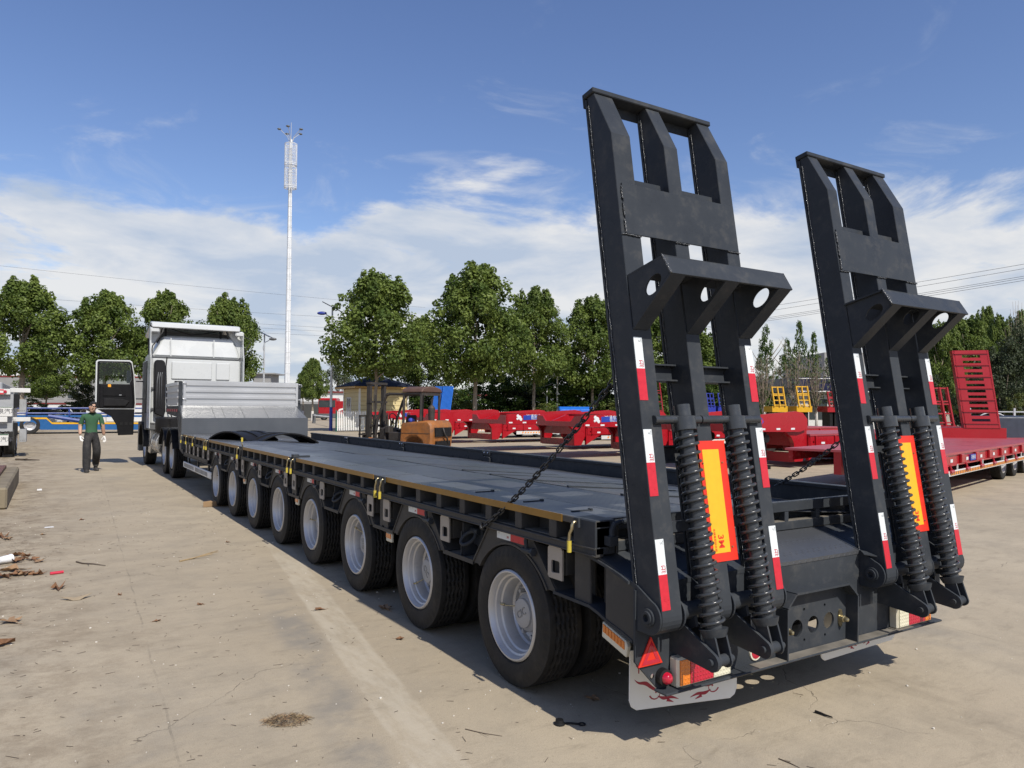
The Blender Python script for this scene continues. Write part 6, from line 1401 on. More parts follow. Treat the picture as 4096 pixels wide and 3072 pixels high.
# bare trees
def bare(label, px, dist, ptop, wpx, seed, group):
    c = atd(px, 1640, dist); H = 1.61+(1640-ptop)/FPX*dist; w = wpx/FPX*dist; r = random.Random(seed)
    T_ = thing('bare_tree', label, 'tree', (c.x, c.y, 0), 0, group); b = MB(); b2 = MB()
    b.tube([(0, 0, -0.03), (0.03, 0, H*0.2), (0, 0.02, H*0.42)], [0.13, 0.10, 0.06], 8)
    for k in range(44):
        z = H*r.uniform(0.13, 0.42); a = r.uniform(0, 2*PI); e = r.uniform(0.15, 1.0); top = Vector((math.cos(a)*w*0.5*e, math.sin(a)*w*0.5*e, H*r.uniform(0.68, 1.0)-e*H*0.12)); p0 = Vector((0, 0, z))
        mid = p0.lerp(top, 0.45)+Vector((math.cos(a), math.sin(a), -0.3))*w*0.08*e
        b2.tube([p0, mid, top], [0.028, 0.018, 0.006], 4)
        for j in range(3):
            s0 = mid.lerp(top, r.uniform(0, 0.8)); b2.tube([s0, s0+Vector((r.uniform(-.3, .3), r.uniform(-.3, .3), r.uniform(0.5, 1.3)))*w*0.22], [0.012, 0.004], 3)
    b.build('trunk', 'whitewash', T_, smooth=True); o = b2.build('twigs', 'twig', T_)
    lf = MB()
    for k in range(260):
        p = Vector((r.gauss(0, w*0.16), r.gauss(0, w*0.16), H*r.uniform(0.3, 0.85))); s = 0.11; n_ = Vector((r.uniform(-1, 1), r.uniform(-1, 1), r.uniform(-1, 1))).normalized(); tx = n_.orthogonal().normalized(); ty = n_.cross(tx)
        lf.add([p-tx*s, p-ty*s*0.7, p+tx*s, p+ty*s*0.7], [(0, 1, 2, 3)])
    lf.build('sparse_leaves', 'leaf_grey', T_)
for k, (px, top, w) in enumerate(((3055, 1390, 130), (3175, 1385, 150), (3265, 1400, 110), (3340, 1365, 80))): bare('bare tree with white trunk and thin upright twigs', px, 58, top, w, 200+k, 'bare trees before the poplars')
bare('bare leafless tree top above the evergreens at the right edge', 4075, 52, 1170, 90, 260, None)

# ------------------------------------------------------------------ guard house and picket fence
M['cream'] = mat('cream_siding', (0.60, 0.50, 0.27), 0.6, var=0.06, scale=2)
M['shingle'] = mat('dark_blue_shingle', (0.016, 0.022, 0.045), 0.75, var=0.35, scale=4)
M['eave'] = mat('ochre_fascia', (0.42, 0.25, 0.07), 0.5, var=0.08)
M['white_trim'] = mat('white_trim', (0.74, 0.74, 0.72), 0.5, var=0.04)
M['fence_green'] = mat('green_fence_steel', (0.012, 0.085, 0.062), 0.45)
C0 = atz(1436, 1722, 0.0)
def reach(px, dx, dy):     # travel from C0 along (dx, dy) until the picture column px
    lo, hi = 0.0, 30.0
    for _ in range(50):
        t = (lo+hi)/2; v = C0+Vector((dx*t, dy*t, 0))-CAM; x = 2048+FPX*v.dot(RX)/v.dot(_f)
        if (x < px) == (reach.right): lo = t
        else: hi = t
    return lo
reach.right = True; LX = reach(1632, 1, 0); reach.right = False; LY = min(6.0, reach(1373, 0, 1))
ZE = aty(1436, 1553, C0.y).z
GH = thing('guard_house', 'small cream guard house with dark blue shingled hip roof and ochre eaves', 'guard house', (C0.x, C0.y, 0))
nb = 10
for k in range(nb):
    z0, z1 = ZE*k/nb, ZE*(k+1)/nb-0.02
    b = MB(); b.box(0.02, LX-0.02, 0.0, 0.08, z0, z1); b.build('siding_board', 'cream', GH)
    b = MB(); b.box(0.0, 0.08, 0.082, LY-0.02, z0, z1); b.build('siding_board', 'cream', GH)
b = MB(); b.box(0.06, LX-0.06, 0.06, LY-0.06, 0, ZE); b.build('wall_core', 'eave', GH)
for (x, y) in ((-0.03, -0.03), (LX-0.09, -0.03), (-0.03, LY-0.09)):
    b = MB(); b.box(x, x+0.12, y, y+0.12, 0, ZE); b.build('corner_trim', 'white_trim', GH)
b = MB(); b.box(-0.04, 0.0, LY*0.50, LY*0.78, 0.9, 2.45); w_ = b.build('window', 'white_trim', GH)
for (a, c) in ((0.525, 0.63), (0.65, 0.755)):
    for (z0, z1) in ((0.96, 1.30), (1.36, 2.38)): b = MB(); b.box(-0.047, -0.039, LY*a, LY*c, z0, z1); b.build('pane', 'glass', w_)
ov = 0.55; zr_ = aty(1480, 1507, C0.y+LY/2).z; rl = max(0.6, (LX-LY)/2)
b = MB(); b.box(-ov, LX+ov, -ov, LY+ov, ZE, ZE+0.14); b.build('eaves', 'eave', GH)
R0 = [(-ov-0.03, -ov-0.03, ZE+0.145), (LX+ov+0.03, -ov-0.03, ZE+0.145), (LX+ov+0.03, LY+ov+0.03, ZE+0.145), (-ov-0.03, LY+ov+0.03, ZE+0.145)]
RG = [(LX/2-rl, LY/2, zr_), (LX/2+rl, LY/2, zr_)]
b = MB(); b.add(R0+RG, [(0, 1, 5, 4), (1, 2, 5), (2, 3, 4, 5), (3, 0, 4), (3, 2, 1, 0)]); rf = b.build('roof', 'shingle', GH)
b = MB(); rs = random.Random(3)
for (A, B, T0, T1) in ((R0[0], R0[1], RG[0], RG[1]), (R0[3], R0[0], RG[0], RG[0])):
    A, B, T0, T1 = map(Vector, (A, B, T0, T1)); nrm = (B-A).cross(T0-A).normalized()
    for i in range(9):
        p, q = A.lerp(T0, i/9), B.lerp(T1, i/9); p2, q2 = A.lerp(T0, (i+1.15)/9), B.lerp(T1, (i+1.15)/9); n_ = max(1, int((q-p).length/0.32))
        for j in range(n_):
            a, c = (j+0.03)/n_, (j+0.97)/n_; l = 0.02+rs.uniform(0, 0.03)
            b.add([p.lerp(q, a)+nrm*l, p.lerp(q, c)+nrm*l, p2.lerp(q2, c)+nrm*0.008, p2.lerp(q2, a)+nrm*0.008], [(0, 1, 2, 3)])
b.build('shingles', 'shingle', rf)['kind'] = 'stuff'
FY = atz(1345, 1727, 0).y; FX0 = atz(1345, 1727, 0).x
FE = thing('picket_fence', 'white picket fence with green posts along the far side of the yard', 'fence', (FX0, FY, 0))
b = MB(); w = 0.035; b.prism_y([(-w, 0.08), (w, 0.08), (w, 1.36), (0, 1.45), (-w, 1.36)], -0.012, 0.012); pk = b.mesh('picket', 'white_trim')
n_p = 0
x = 0.1
while x < 2.0: link('picket', pk, FE, loc=(x, 0, 0)); x += 0.125; n_p += 1
x = 2.1
while x < 33: link('picket', pk, FE, loc=(x, 0.0, 0.0)); x += 0.20; n_p += 1
for z in (0.35, 0.95):
    b = MB(); b.box(0, 33, 0.014, 0.05, z, z+0.05); b.build('rail', 'fence_green', FE)
for k in range(14):
    b = MB(); b.box(0.0+k*2.5-0.04, 0.04+k*2.5, 0.015, 0.09, 0, 1.5); b.build('post', 'fence_green', FE)

# ------------------------------------------------------------------ lamps, mast, wires, barrier
M['galv'] = mat('galvanised_pole', (0.50, 0.52, 0.54), 0.4, metal=0.3, var=0.08)
M['pole_blue'] = mat('blue_pole_base', (0.03, 0.05, 0.28), 0.45)
M['solar'] = mat('solar_panel', (0.03, 0.035, 0.05), 0.2)
M['mast'] = mat('white_mast_steel', (0.70, 0.72, 0.73), 0.45, var=0.15, scale=1.5)
M['wire'] = mat('overhead_wire', (0.05, 0.05, 0.055), 0.6)
def street_lamp(label, px, pbase, ptop, dist, flip=1, blue=True):
    c = atd(px, 1640, dist); H = 1.61+(1640-ptop)/FPX*dist
    T_ = thing('street_lamp', label, 'street lamp', (c.x, c.y, 0), -YAW, 'solar street lamps')
    b = MB(); b.tube([(0, 0, 0), (0, 0, H)], [0.11, 0.06], 12); b.build('pole', 'galv', T_, smooth=AUTO)
    if blue: b = MB(); b.tube([(0, 0, 0), (0, 0, 1.7)], [0.125, 0.118], 12); b.build('painted_base', 'pole_blue', T_, smooth=AUTO)
    b = MB(); b.tube([(0.02*flip, 0, H-1.6), (0.12*flip, 0, H-1.2), (0.0, 0, H-0.75), (-0.45*flip, 0, H-0.52)], 0.035, 8); b.build('arm', 'galv', T_, smooth=True)
    b = MB(); b.sphere((-0.75*flip, 0, H-0.42), 0.36, 0.16, 0.13, 14, 8); b.build('lamp_head', 'pole_blue' if blue else 'cab_grey', T_, smooth=True)
    b = MB(); b.prism_y([(-0.62, 0.32), (0.55, -0.28), (0.57, -0.22), (-0.60, 0.38)], -0.5, 0.5); o = b.build('solar_panel', 'solar', T_); o.location = (0, 0, H)
street_lamp('solar street lamp with blue head and blue painted pole base', 1324, 1728, 1235, 53)
street_lamp('grey solar street lamp behind the aluminium drop-side box', 1053, 1700, 1345, 66, -1, False)
c = atd(2229, 1640, 64); T_ = thing('lamp_pole', 'slim white pole standing behind the picket fence', 'pole', (c.x, c.y, 0)); b = MB(); b.tube([(0, 0, 0), (0, 0, 1.61+(1640-1470)/FPX*64)], [0.09, 0.06], 10); b.build('pole', 'white_trim', T_, smooth=AUTO)
b = MB(); b.sphere((0, 0, 1.61+(1640-1468)/FPX*64), 0.10, 0.10, 0.12); b.build('cap', 'white_trim', T_)
for (px, d_, lab) in ((2188, 64, 'white park lamp with curled arms right of the double trunk'), (1893, 66, 'white park lamp with curled arms behind the pale trunk')):
    c = atd(px, 1640, d_); H = 1.61+(1640-1572)/FPX*d_; T_ = thing('park_lamp', lab, 'lamp', (c.x, c.y, 0), -YAW, 'white park lamps')
    b = MB(); b.tube([(0, 0, 0), (0, 0, H+0.4)], 0.06, 8)
    for s in (-1, 1): b.tube([(0, 0, H-0.2), (s*0.15, 0, H-0.25), (s*0.3, 0, H), (s*0.22, 0, H+0.15), (s*0.36, 0, H+0.15), (s*0.4, 0, H-0.1)], 0.04, 6)
    b.build('post', 'white_trim', T_, smooth=True); b = MB(); b.prism_y([(-0.4, 0.45), (0.4, 0.75), (0.4, 0.8), (-0.4, 0.5)], -0.3, 0.3); o = b.build('solar_panel', 'solar', T_); o.location = (0, 0, H)
# mast
c = atd(1147, 1640, 105); HM = 1.61+(1640-545)/FPX*105
MS = thing('radio_mast', 'tall white tubular mast with two round cage platforms and lamp cluster', 'mast', (c.x, c.y, 0))
b = MB(); b.tube([(0, 0, 0), (0, 0, HM*0.5), (0, 0, HM-0.3)], [0.40, 0.33, 0.20], 16); b.build('pole', 'mast', MS, smooth=AUTO)
b = MB()
for k in range(3): a = 2*PI*k/3+0.5; b.tube([(0.43*math.cos(a), 0.43*math.sin(a), 0), (0.23*math.cos(a), 0.23*math.sin(a), HM-0.6)], 0.03, 5)
b.build('cable_runs', 'galv', MS)
b = MB()
for k in range(26): z = 0.5+k*(HM-1.5)/26; r_ = 0.42-0.2*z/HM; b.tube([(r_*math.cos(2*PI*i/16), r_*math.sin(2*PI*i/16), z) for i in range(16)], 0.035, 4, closed=True)
b.build('rungs', 'mast', MS)['kind'] = 'stuff'
for (p0, p1) in ((572, 658), (668, 752)):
    z1, z0 = 1.61+(1640-p0)/FPX*105, 1.61+(1640-p1)/FPX*105; R_ = 24/FPX*105; b = MB()
    for z in (z0, z1, z0+0.25): b.tube([(R_*math.cos(2*PI*i/24), R_*math.sin(2*PI*i/24), z) for i in range(24)], 0.05, 5, closed=True)
    for k in range(34): a = 2*PI*k/34; b.tube([(R_*math.cos(a), R_*math.sin(a), z0), (R_*math.cos(a), R_*math.sin(a), z1)], 0.024, 4)
    for k in range(7): z = z0+(z1-z0)*k/7; b.tube([(R_*math.cos(2*PI*i/24), R_*math.sin(2*PI*i/24), z) for i in range(24)], 0.018, 4, closed=True)
    for k in range(4): a = PI*k/2; b.tube([(0, 0, z0), (R_*math.cos(a), R_*math.sin(a), z0)], 0.05, 4)
    b.build('cage', 'mast', MS)
b = MB()
for k in range(5):
    a = 2*PI*k/5+0.4; ln = 1.5; z = HM-1.0; b.tube([(0.1*math.cos(a), 0.1*math.sin(a), z), (0.5*math.cos(a), 0.5*math.sin(a), z+1.1), (ln*math.cos(a), ln*math.sin(a), z+2.0)], 0.045, 5)
b.tube([(0, 0, HM-0.5), (0, 0, HM+2.2)], 0.04, 5); b.build('lamp_arms', 'galv', MS)
for k in range(5): a = 2*PI*k/5+0.4; b = MB(); b.sphere((1.65*math.cos(a), 1.65*math.sin(a), HM+1.05), 0.30, 0.22, 0.14, 10, 6); b.build('lamp_head', 'cab_grey', MS)
# wires
def wire(label, p, q, sag, grp, r=0.02):
    p = Vector(p); q = Vector(q); b = MB(); b.tube([p.lerp(q, i/24)-Vector((0, 0, 4*sag*(i/24)*(1-i/24))) for i in range(25)], r, 4); o = b.build('overhead_wire', 'wire'); tag(o, label, 'wire', grp)
for (y0, y1, d0, d1) in ((1030, 1205, 110, 150), (1160, 1262, 100, 140), (1205, 1305, 100, 140), (1228, 1318, 100, 140), (1252, 1335, 100, 140)):
    wire('thin overhead wire crossing the sky behind the left trees and the mast', atd(-300, y0, d0), atd(1700, y1+25, d1), 0.3, 'overhead wires behind the left trees', 0.016)
for (ya, yb) in ((1063, 1250), (1081, 1268), (1112, 1292), (1120, 1297), (1130, 1302)):
    wire('overhead wire strung across the sky beyond the two raised ramps', atd(4300, ya-42, 60), atd(2500, yb+62, 100), 0.2, 'overhead wires beyond the ramps', 0.016)
A, B = atz(1258, 1672, 0.9), None
A = atd(1256, 1670, 80); B = atd(1322, 1688, 64)
BR = thing('barrier_arm', 'white barrier arm with dark marks across the gate road', 'barrier', (A.x, A.y, 0)); b = MB(); b.tube([(0, 0, 0.85), (B.x-A.x, B.y-A.y, 0.85)], 0.07, 6); b.build('arm', 'white_trim', BR)
b = MB(); b.box(-0.15, 0.15, -0.15, 0.15, 0, 1.0); b.build('housing', 'cab_grey', BR)

# ------------------------------------------------------------------ buildings
M['bwhite'] = mat('white_factory_wall', (0.62, 0.63, 0.62), 0.7, var=0.05, scale=0.5, dirt=(0.45, 0.43, 0.4), dirt_amt=0.25, dscale=0.6)
M['bgrey'] = mat('grey_render', (0.27, 0.27, 0.265), 0.85, var=0.1, scale=0.6, dirt=(0.18, 0.17, 0.16), dirt_amt=0.3, dscale=0.5)
M['navy'] = mat('navy_fascia', (0.010, 0.014, 0.055), 0.4, var=0.08)
M['maroon'] = mat('maroon_trim', (0.16, 0.02, 0.02), 0.6)
M['dkwall'] = mat('dark_lower_wall', (0.05, 0.052, 0.05), 0.8, var=0.2, scale=0.8)
def slab(name, label, px0, px1, ptop, dist, depth, m_, rz=-YAW, parts=(), pbot=None):
    c0 = atd(px0, 1640, dist); c1 = atd(px1, 1640, dist); Wd = (c1-c0).length; H = 1.61+(1640-ptop)/FPX*dist
    T_ = thing(name, label, 'building', (c0.x, c0.y, 0), math.atan2(c1.y-c0.y, c1.x-c0.x)); b = MB(); b.box(0, Wd, 0, depth, 0, H); b.build('wall', m_, T_); return T_, Wd, H
T_, Wd, H = slab('factory_building', 'long white factory wall with maroon trim behind the left trees', -300, 640, 1500, 85, 12, 'bwhite')
for z in (1.9, 5.0): b = MB(); b.box(0, Wd, -0.06, 0.0, z, z+0.18); b.build('trim_band', 'maroon', T_)
b = MB(); b.box(0, Wd, -0.03, 0.0, 2.08, 5.0); b.build('lower_wall', 'bgrey', T_)
for k in range(9): b = MB(); b.box(1+k*3.1, 2.4+k*3.1, -0.05, -0.03, 2.6, 3.3); o = b.build('window', 'glass', T_); b = MB(); b.box(0.95+k*3.1, 2.45+k*3.1, -0.08, -0.03, 2.5, 2.6); b.build('sill', 'bgrey', o)
T_, Wd, H = slab('gate_building', 'low white shed with red roof edge behind the street lamp', 1180, 1420, 1578, 120, 14, 'bwhite')
b = MB(); b.box(-0.3, Wd+0.3, -0.3, 14, H, H+0.25); b.build('roof_edge', 'maroon', T_); b = MB(); b.box(0, Wd, -0.05, 0, 0, 2.3); b.build('lower_wall', 'dkwall', T_)
b = MB(); b.box(0, Wd, -0.06, 0, 2.3, 2.7); b.build('wall_band', 'bgrey', T_)
T_, Wd, H = slab('water_tower_block', 'grey rendered block with flat slab roof beyond the cab', 1010, 1080, 1505, 140, 5, 'bgrey')
b = MB(); b.box(-0.6, Wd+0.9, -0.6, 5.6, H, H+0.25); b.build('roof_slab', 'bgrey', T_)
T_, Wd, H = slab('shop_building', 'low white building with navy blue fascia between the two ramps', 3190, 3680, 1507, 62, 9, 'bwhite')
b = MB(); b.box(-0.4, Wd+0.4, -0.7, 9.2, H-1.25, H+0.02); b.build('fascia', 'navy', T_); b = MB(); b.box(-0.42, Wd+0.42, -0.74, -0.7, H-0.13, H-0.06); b.build('fascia_line', 'white_trim', T_); b = MB(); b.box(-0.42, Wd+0.42, -0.74, -0.7, H-1.22, H-1.12); b.build('fascia_line', 'white_trim', T_)
for k in range(4): b = MB(); b.box(1.0+k*2.3, 2.5+k*2.3, -0.04, 0.0, 0.9, 2.6); b.build('window', 'glass', T_)
T_, Wd, H = slab('warehouse', 'pale grey warehouse gable far behind the bare trees', 3300, 3460, 1405, 130, 20, 'bgrey')
T_, Wd, H = slab('far_workshop', 'white workshop with red roof line seen under the plane trees', 1780, 1960, 1588, 110, 10, 'bwhite')
b = MB(); b.box(-0.3, Wd+0.3, -0.3, 10, H, H+0.25); b.build('roof_edge', 'maroon', T_)
# grey metal fence on the right
c0 = atd(3880, 1690, 27); FE2 = thing('railing', 'grey metal railing with arched top panels at the right edge of the yard', 'railing', (c0.x, c0.y, 0), -YAW-0.15)
b = MB(); b.box(0, 6, -0.02, 0.02, 1.60, 1.64); b.box(0, 6, -0.02, 0.02, 1.28, 1.31); b.box(0, 6, -0.02, 0.02, 0.15, 0.19); b.build('rails', 'galv', FE2)
for k in range(40): b = MB(); b.box(k*0.15, k*0.15+0.02, -0.01, 0.01, 0.15, 1.30); b.build('baluster', 'galv', FE2)
for k in range(4): b = MB(); b.tube([(0.75+k*1.5+0.5*math.cos(PI*i/10), 0, 1.30+0.28*math.sin(PI*i/10)) for i in range(11)], 0.02, 5); b.build('arch', 'galv', FE2); b = MB(); b.box(k*1.5-0.03, k*1.5+0.03, -0.03, 0.03, 0, 1.75); b.build('post', 'galv', FE2)
M['tarp'] = mat('dark_blue_sheet_steel', (0.03, 0.04, 0.06), 0.5, var=0.2)
c0 = atd(4060, 1700, 22); o = thing('steel_bin', 'dark blue steel skip standing before the railing', 'skip', (c0.x, c0.y, 0), -YAW); b = MB(); b.prism_x([(0, 0.0), (0, 1.45), (0.1, 1.5), (1.4, 1.5), (1.4, 0)], -0.55, 1.6); b.build('body', 'tarp', o, bevel=0.02)
b = MB(); b.box(-0.6, 1.65, -0.06, 1.46, 0.35, 0.45); b.build('rim_band', 'rust_plate', o)
# red truck beyond the gate
c0 = atd(1300, 1665, 100); RT = thing('red_truck', 'red truck cab with white slash parked beyond the gate', 'truck', (c0.x-1.0, c0.y, 0), -YAW)
b = MB(); b.box(0, 2.5, 0, 2.2, 0.6, 3.0); b.build('cab', 'red', RT, bevel=0.15); b = MB(); b.box(0.15, 2.35, -0.02, 0.02, 1.75, 2.7); b.build('windscreen', 'glass', RT); b = MB(); b.box(0.1, 2.4, -0.08, 0.1, 0.35, 0.9); b.build('bumper', 'cab_grey', RT); b = MB(); b.box(2.5, 9, 0.2, 2.4, 0.8, 2.6); b.build('body', 'red', RT, bevel=0.05)
b = MB(); b.prism_y([(2.7, 1.2), (4.2, 1.7), (4.3, 1.9), (2.8, 1.5)], 0.17, 0.2); b.build('white_slash', 'white_trim', RT)
for x in (0.8, 5.0, 6.4):
    w = part('wheel', RT, (x, 0.2, 0.5)); w.rotation_euler = (0, 0, PI/2); link('tyre', TYRE, w, scale=(1.2, 1.25, 1.25)); link('rim', RIM, w, scale=(1.0, 1.15, 1.15))
# cars behind the fence
M['car_grey'] = mat('dark_grey_car_paint', (0.08, 0.085, 0.09), 0.2, coat=0.6, var=0.04)
M['car_white'] = mat('white_car_paint', (0.62, 0.63, 0.64), 0.2, coat=0.6, var=0.03)
def car(label, px, dist, m_, rz):
    c = atd(px, 1640, dist); T_ = thing('parked_car', label, 'car', (c.x, c.y, 0), -YAW+rz, 'cars parked behind the fence')
    b = MB(); b.prism_y([(-2.2, 0.35), (2.2, 0.35), (2.25, 0.75), (1.3, 0.95), (0.6, 1.45), (-1.2, 1.5), (-2.0, 0.98), (-2.25, 0.9)], -0.88, 0.88); b.build('body', m_, T_, bevel=0.08, smooth=AUTO)
    b = MB(); b.prism_y([(0.95, 1.0), (0.5, 1.38), (-1.15, 1.42), (-1.75, 1.0)], -0.895, 0.895); b.build('windows', 'glass', T_)
    for (x, s) in ((1.4, -0.8), (1.4, 0.8), (-1.4, -0.8), (-1.4, 0.8)):
        w = part('wheel', T_, (x, s, 0.33)); w.rotation_euler = (0, 0, PI/2 if s < 0 else -PI/2); link('tyre', TYRE, w, scale=(0.9, 0.81, 0.81)); link('rim', RIM, w, scale=(0.8, 0.8, 0.8))
car('dark grey car parked behind the picket fence near the pale trunk', 1935, 60, 'car_grey', 0.1)
car('grey car parked behind the guard house', 1665, 62, 'car_grey', 0.0)
car('white car parked behind the car carrier', 225, 58, 'car_white', 0.2)
# ------------------------------------------------------------------ litter on the concrete
M['dry_leaf'] = mat('dry_leaf', (0.17, 0.085, 0.040), 0.8, var=0.35, scale=20)
M['dry_leaf2'] = mat('pale_dry_leaf', (0.26, 0.16, 0.085), 0.8, var=0.3, scale=20)
M['straw'] = mat('dry_straw', (0.30, 0.22, 0.12), 0.85, var=0.4, scale=30)
M['twig_d'] = mat('dark_twig', (0.075, 0.055, 0.038), 0.85, var=0.3, scale=20)
M['cardboard'] = mat('cardboard', (0.32, 0.25, 0.16), 0.85, var=0.12, scale=10)
M['paper'] = mat('white_paper_cup', (0.70, 0.71, 0.72), 0.6, var=0.05)
M['red_plastic'] = mat('red_plastic', (0.50, 0.02, 0.05), 0.4)
M['pebble'] = mat('pale_pebble', (0.55, 0.52, 0.46), 0.8, var=0.2, scale=20)
M['wood'] = mat('weathered_wood', (0.26, 0.17, 0.09), 0.8, var=0.3, scale=8)
def leaf_mesh(seed, m_):
    r = random.Random(seed); b = MB(); n = 14; ring = []
    for i in range(n):
        a = 2*PI*i/n; rr = 0.06*(1+0.45*math.cos(5*a+r.uniform(-.3, .3)))*r.uniform(0.75, 1.15); ring.append(Vector((rr*math.cos(a)*1.25, rr*math.sin(a), 0.004+abs(r.gauss(0, 0.016))+0.25*abs(rr*math.sin(a)))))
    c = Vector((0, 0, 0.006)); vs = [c]+ring; b.add(vs, [(0, 1+i, 1+(i+1) % n) for i in range(n)])
    b.add([v-Vector((0, 0, 0.002)) for v in vs], [(0, 1+(i+1) % n, 1+i) for i in range(n)])
    b.tube([(0.07, 0, 0.006), (0.11, 0.01, 0.004), (0.15, 0.005, 0.012)], 0.002, 4); return b.mesh('leaf', m_)
LEAF = [leaf_mesh(k, 'dry_leaf' if k % 3 else 'dry_leaf2') for k in range(7)]
def dry_leaf(px, py, s, label, grp='curled dry leaves scattered on the concrete'):
    p = atz(px, py, 0); o = link('dry_leaf', LEAF[rnd.randrange(7)], None, loc=(p.x, p.y, 0.001), rot=(0, 0, rnd.uniform(0, 6.28)), scale=s); return tag(o, label, 'leaf', grp)
LL = 'curled brown dry leaf lying on bare concrete'
for (px, py, s) in ((235, 2355, 0.9), (42, 2490, 1.0), (630, 2485, 0.35), (1275, 2440, 0.5), (1600, 2558, 0.4), (330, 2080, 0.4), (1540, 2437, 0.8), (800, 2420, 0.3), (170, 2140, 0.4), (2370, 2800, 0.5), (910, 2170, 0.3), (480, 2380, 0.3)): dry_leaf(px, py, s, LL)
for (px, py, s) in ((15, 2580, 0.9), (60, 2250, 1.1), (85, 2240, 0.9), (40, 2285, 1.2), (100, 2300, 1.0), (130, 2240, 0.9), (20, 2310, 1.0), (75, 2300, 1.1), (15, 2150, 1.0), (30, 2158, 0.8), (155, 2248, 0.8), (110, 2225, 0.7), (150, 2300, 0.8), (55, 2225, 0.9)):
    dry_leaf(px, py, s, 'dry brown leaf in the drift piled along the left yard edge', 'dry leaves drifted along the left yard edge')
p = atz(200, 2300, 0); q = atz(185, 2298, 0); b = MB(); b.cyl((p.x, p.y, 0.014), (p.x+0.11, p.y+0.02, 0.014), 0.014, 10); tag(b.build('plastic_scrap', 'red_plastic', smooth=AUTO), 'small red plastic tube lying among dry leaves', 'litter')
p = atz(22, 2255, 0); o = thing('paper_cup', 'white paper cup lying on its side among dry leaves', 'cup', (p.x, p.y, 0.045), 0.6); b = MB(); b.lathe([(-0.07, 0.0), (-0.07, 0.032), (0.06, 0.045), (0.06, 0.042), (-0.065, 0.03)], 18, 'x'); b.build('cup', 'paper', o, smooth=AUTO)
p = atz(195, 2110, 0); b = MB(); b.prism_z([(-0.05, -0.03), (0.06, -0.02), (0.05, 0.04), (-0.04, 0.03)], 0.002, 0.006); o = b.build('paper_scrap', 'paper'); o.location = p; tag(o, 'white paper scrap on the concrete near the plinth', 'litter')
p = atz(158, 1962, 0); b = MB(); b.prism_z([(-0.04, -0.02), (0.04, -0.015), (0.04, 0.025), (-0.03, 0.02)], 0.002, 0.03); o = b.build('foam_piece', 'paper'); o.location = p; tag(o, 'white foam piece lying on the concrete beside the plinth', 'litter')
p = atz(302, 2398, 0); b = MB(); b.add([(-0.13, 0.04, 0.035), (-0.02, -0.05, 0.004), (0.03, -0.055, 0.004), (0.14, 0.035, 0.04), (0.0, 0.03, 0.012), (-0.13, 0.04, 0.033), (-0.02, -0.05, 0.002), (0.03, -0.055, 0.002), (0.14, 0.035, 0.038), (0.0, 0.03, 0.010)], [(0, 1, 4), (1, 2, 4), (2, 3, 4), (9, 6, 5), (9, 7, 6), (9, 8, 7)])
o = b.build('cardboard_scrap', 'cardboard'); o.location = (p.x, p.y, 0.0); o.scale = (0.9, 0.9, 0.9); tag(o, 'torn cardboard scrap with raised corners lying on the concrete', 'litter')
def stick(px0, py0, px1, py1, r_, m_, label, twigs=0, seed=0):
    r = random.Random(seed); a = atz(px0, py0, r_); c = atz(px1, py1, r_); b = MB(); pts = [a.lerp(c, t)+Vector((r.uniform(-1, 1), r.uniform(-1, 1), 0))*(c-a).length*0.03 for t in (0, .3, .6, 1)]
    b.tube(pts, [r_, r_*0.9, r_*0.7, r_*0.4], 5)
    for k in range(twigs):
        s0 = a.lerp(c, r.uniform(0.2, 0.6)); d = (c-a).normalized(); d.rotate(Matrix.Rotation(r.choice((-1, 1))*r.uniform(0.4, 0.8), 3, 'Z')); d.z = 0.12; b.tube([s0, s0+d*(c-a).length*r.uniform(0.3, 0.5)], [r_*0.6, r_*0.2], 4)
    tag(b.build('stick', m_, smooth=AUTO), label, 'stick')
stick(725, 2245, 870, 2203, 0.008, 'straw', 'forked pale twig lying on the open concrete', 4, 1)
stick(300, 2248, 420, 2262, 0.008, 'twig_d', 'thin dark stick lying on the concrete', 1, 2)
stick(65, 1837, 162, 1840, 0.03, 'twig_d', 'dark fallen branch lying before the person', 1, 3)
stick(3260, 2845, 3330, 2870, 0.008, 'rubber', 'black rubber strip lying on the cracked concrete', 0, 4)
stick(3115, 3035, 3200, 3070, 0.003, 'twig_d', 'thin twig at the bottom of the cracked slab', 0, 5)
stick(1860, 2918, 2010, 2945, 0.0025, 'twig_d', 'curved grass stalk beside the black rubber cap', 1, 6)
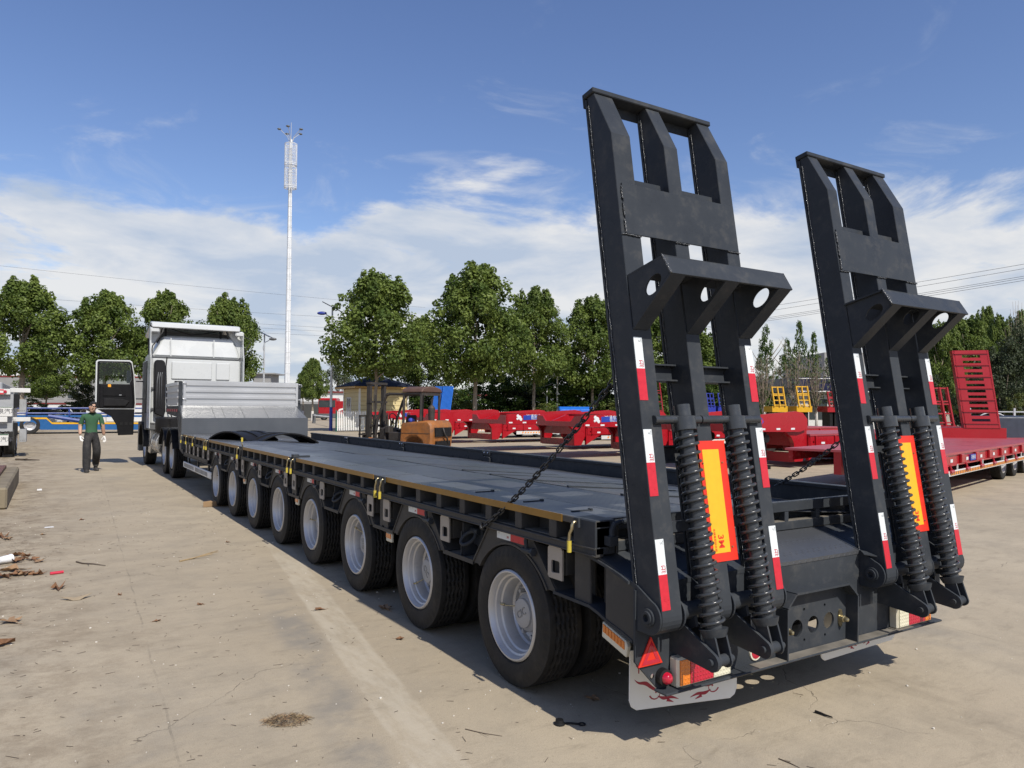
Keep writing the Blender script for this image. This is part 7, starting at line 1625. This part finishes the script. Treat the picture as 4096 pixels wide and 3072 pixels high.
# straw tuft
P0 = atz(1145, 2888, 0); S_ = thing('straw_tuft', 'flattened tuft of dry brown grass and roots on the concrete', 'dry grass', (P0.x, P0.y, 0)); r = random.Random(9); b = MB()
for k in range(520):
    a = r.uniform(0, 6.28); q = r.random()**0.5; c = Vector((0.115*q*math.cos(a), 0.062*q*math.sin(a), 0.034*(1-q*q)*r.random()+0.003)); d = Vector((r.uniform(-1, 1), r.uniform(-.7, .7), r.uniform(-0.10, 0.16))).normalized()*r.uniform(0.015, 0.045)
    m_ = c+d*0.5+Vector((0, 0, r.uniform(0, 0.010))); e = c+d; e.z = max(0.002, e.z); b.cur = r.randrange(3); b.tube([c, m_, e], [0.0009, 0.0009, 0.0006], 3)
o = b.build('stalks', ['straw', 'twig_d', 'dry_leaf2'], S_); o.rotation_euler = (0, 0, -0.45); o['kind'] = 'stuff'
# black cap with strap
P0 = atz(2238, 2898, 0); o = thing('rubber_cap', 'small black rubber cap with strap ring lying in the trailer shadow edge', 'cap', (P0.x, P0.y, 0), -0.6)
b = MB(); b.lathe([(0.0, 0.0), (0.0, 0.028), (0.008, 0.028), (0.012, 0.022), (0.026, 0.020), (0.028, 0.0)], 16, 'z'); b.build('cap', 'rubber', o, smooth=AUTO)
b = MB(); b.tube([(0.02, 0, 0.006), (0.06, 0.005, 0.006), (0.10, 0, 0.005)], 0.005, 6); b.build('strap', 'rubber', o, smooth=True); b = MB(); b.tube([(0.115+0.016*math.cos(2*PI*i/14), 0.016*math.sin(2*PI*i/14), 0.005) for i in range(14)], 0.004, 5, closed=True); b.build('ring', 'rubber', o, smooth=True)
# wood chock by the first trailer axle
P0 = atz(880, 2022, 0); o = thing('wood_chock', 'splintered timber block lying by the front trailer wheels', 'wood', (P0.x, P0.y, 0), 0.3); b = MB(); b.prism_z([(-0.30, -0.02), (-0.12, -0.09), (0.22, -0.10), (0.24, 0.08), (-0.1, 0.09)], 0.0, 0.09); b.build('block', 'wood', o, bevel=0.006)
# loose crumbs
b = MB(); r = random.Random(12)
for k in range(900):
    x = r.uniform(-4.5, 4.5); y = r.uniform(-2.6, 9); s = abs(r.gauss(0, 0.0035))+0.0015; b.sphere((x, y, s*0.4), s, s*r.uniform(.6, 1), s*0.6, 5, 3)
o = b.build('pebbles', 'pebble'); o['kind'] = 'stuff'; tag(o, 'small pale pebbles and crumbs scattered over the concrete', 'pebbles')
b = MB()
for k in range(1500):
    x = -3.6+abs(r.gauss(0, 2.6)); y = r.uniform(-2.6, 13); a = r.uniform(0, 6.28); ln = abs(r.gauss(0, 0.022))+0.006; b.tube([(x, y, 0.002), (x+ln*math.cos(a), y+ln*math.sin(a), 0.004)], [0.0015, 0.001], 3)
o = b.build('plant_debris', 'twig_d'); o['kind'] = 'stuff'; tag(o, 'tiny dark plant debris scattered over the concrete', 'debris')
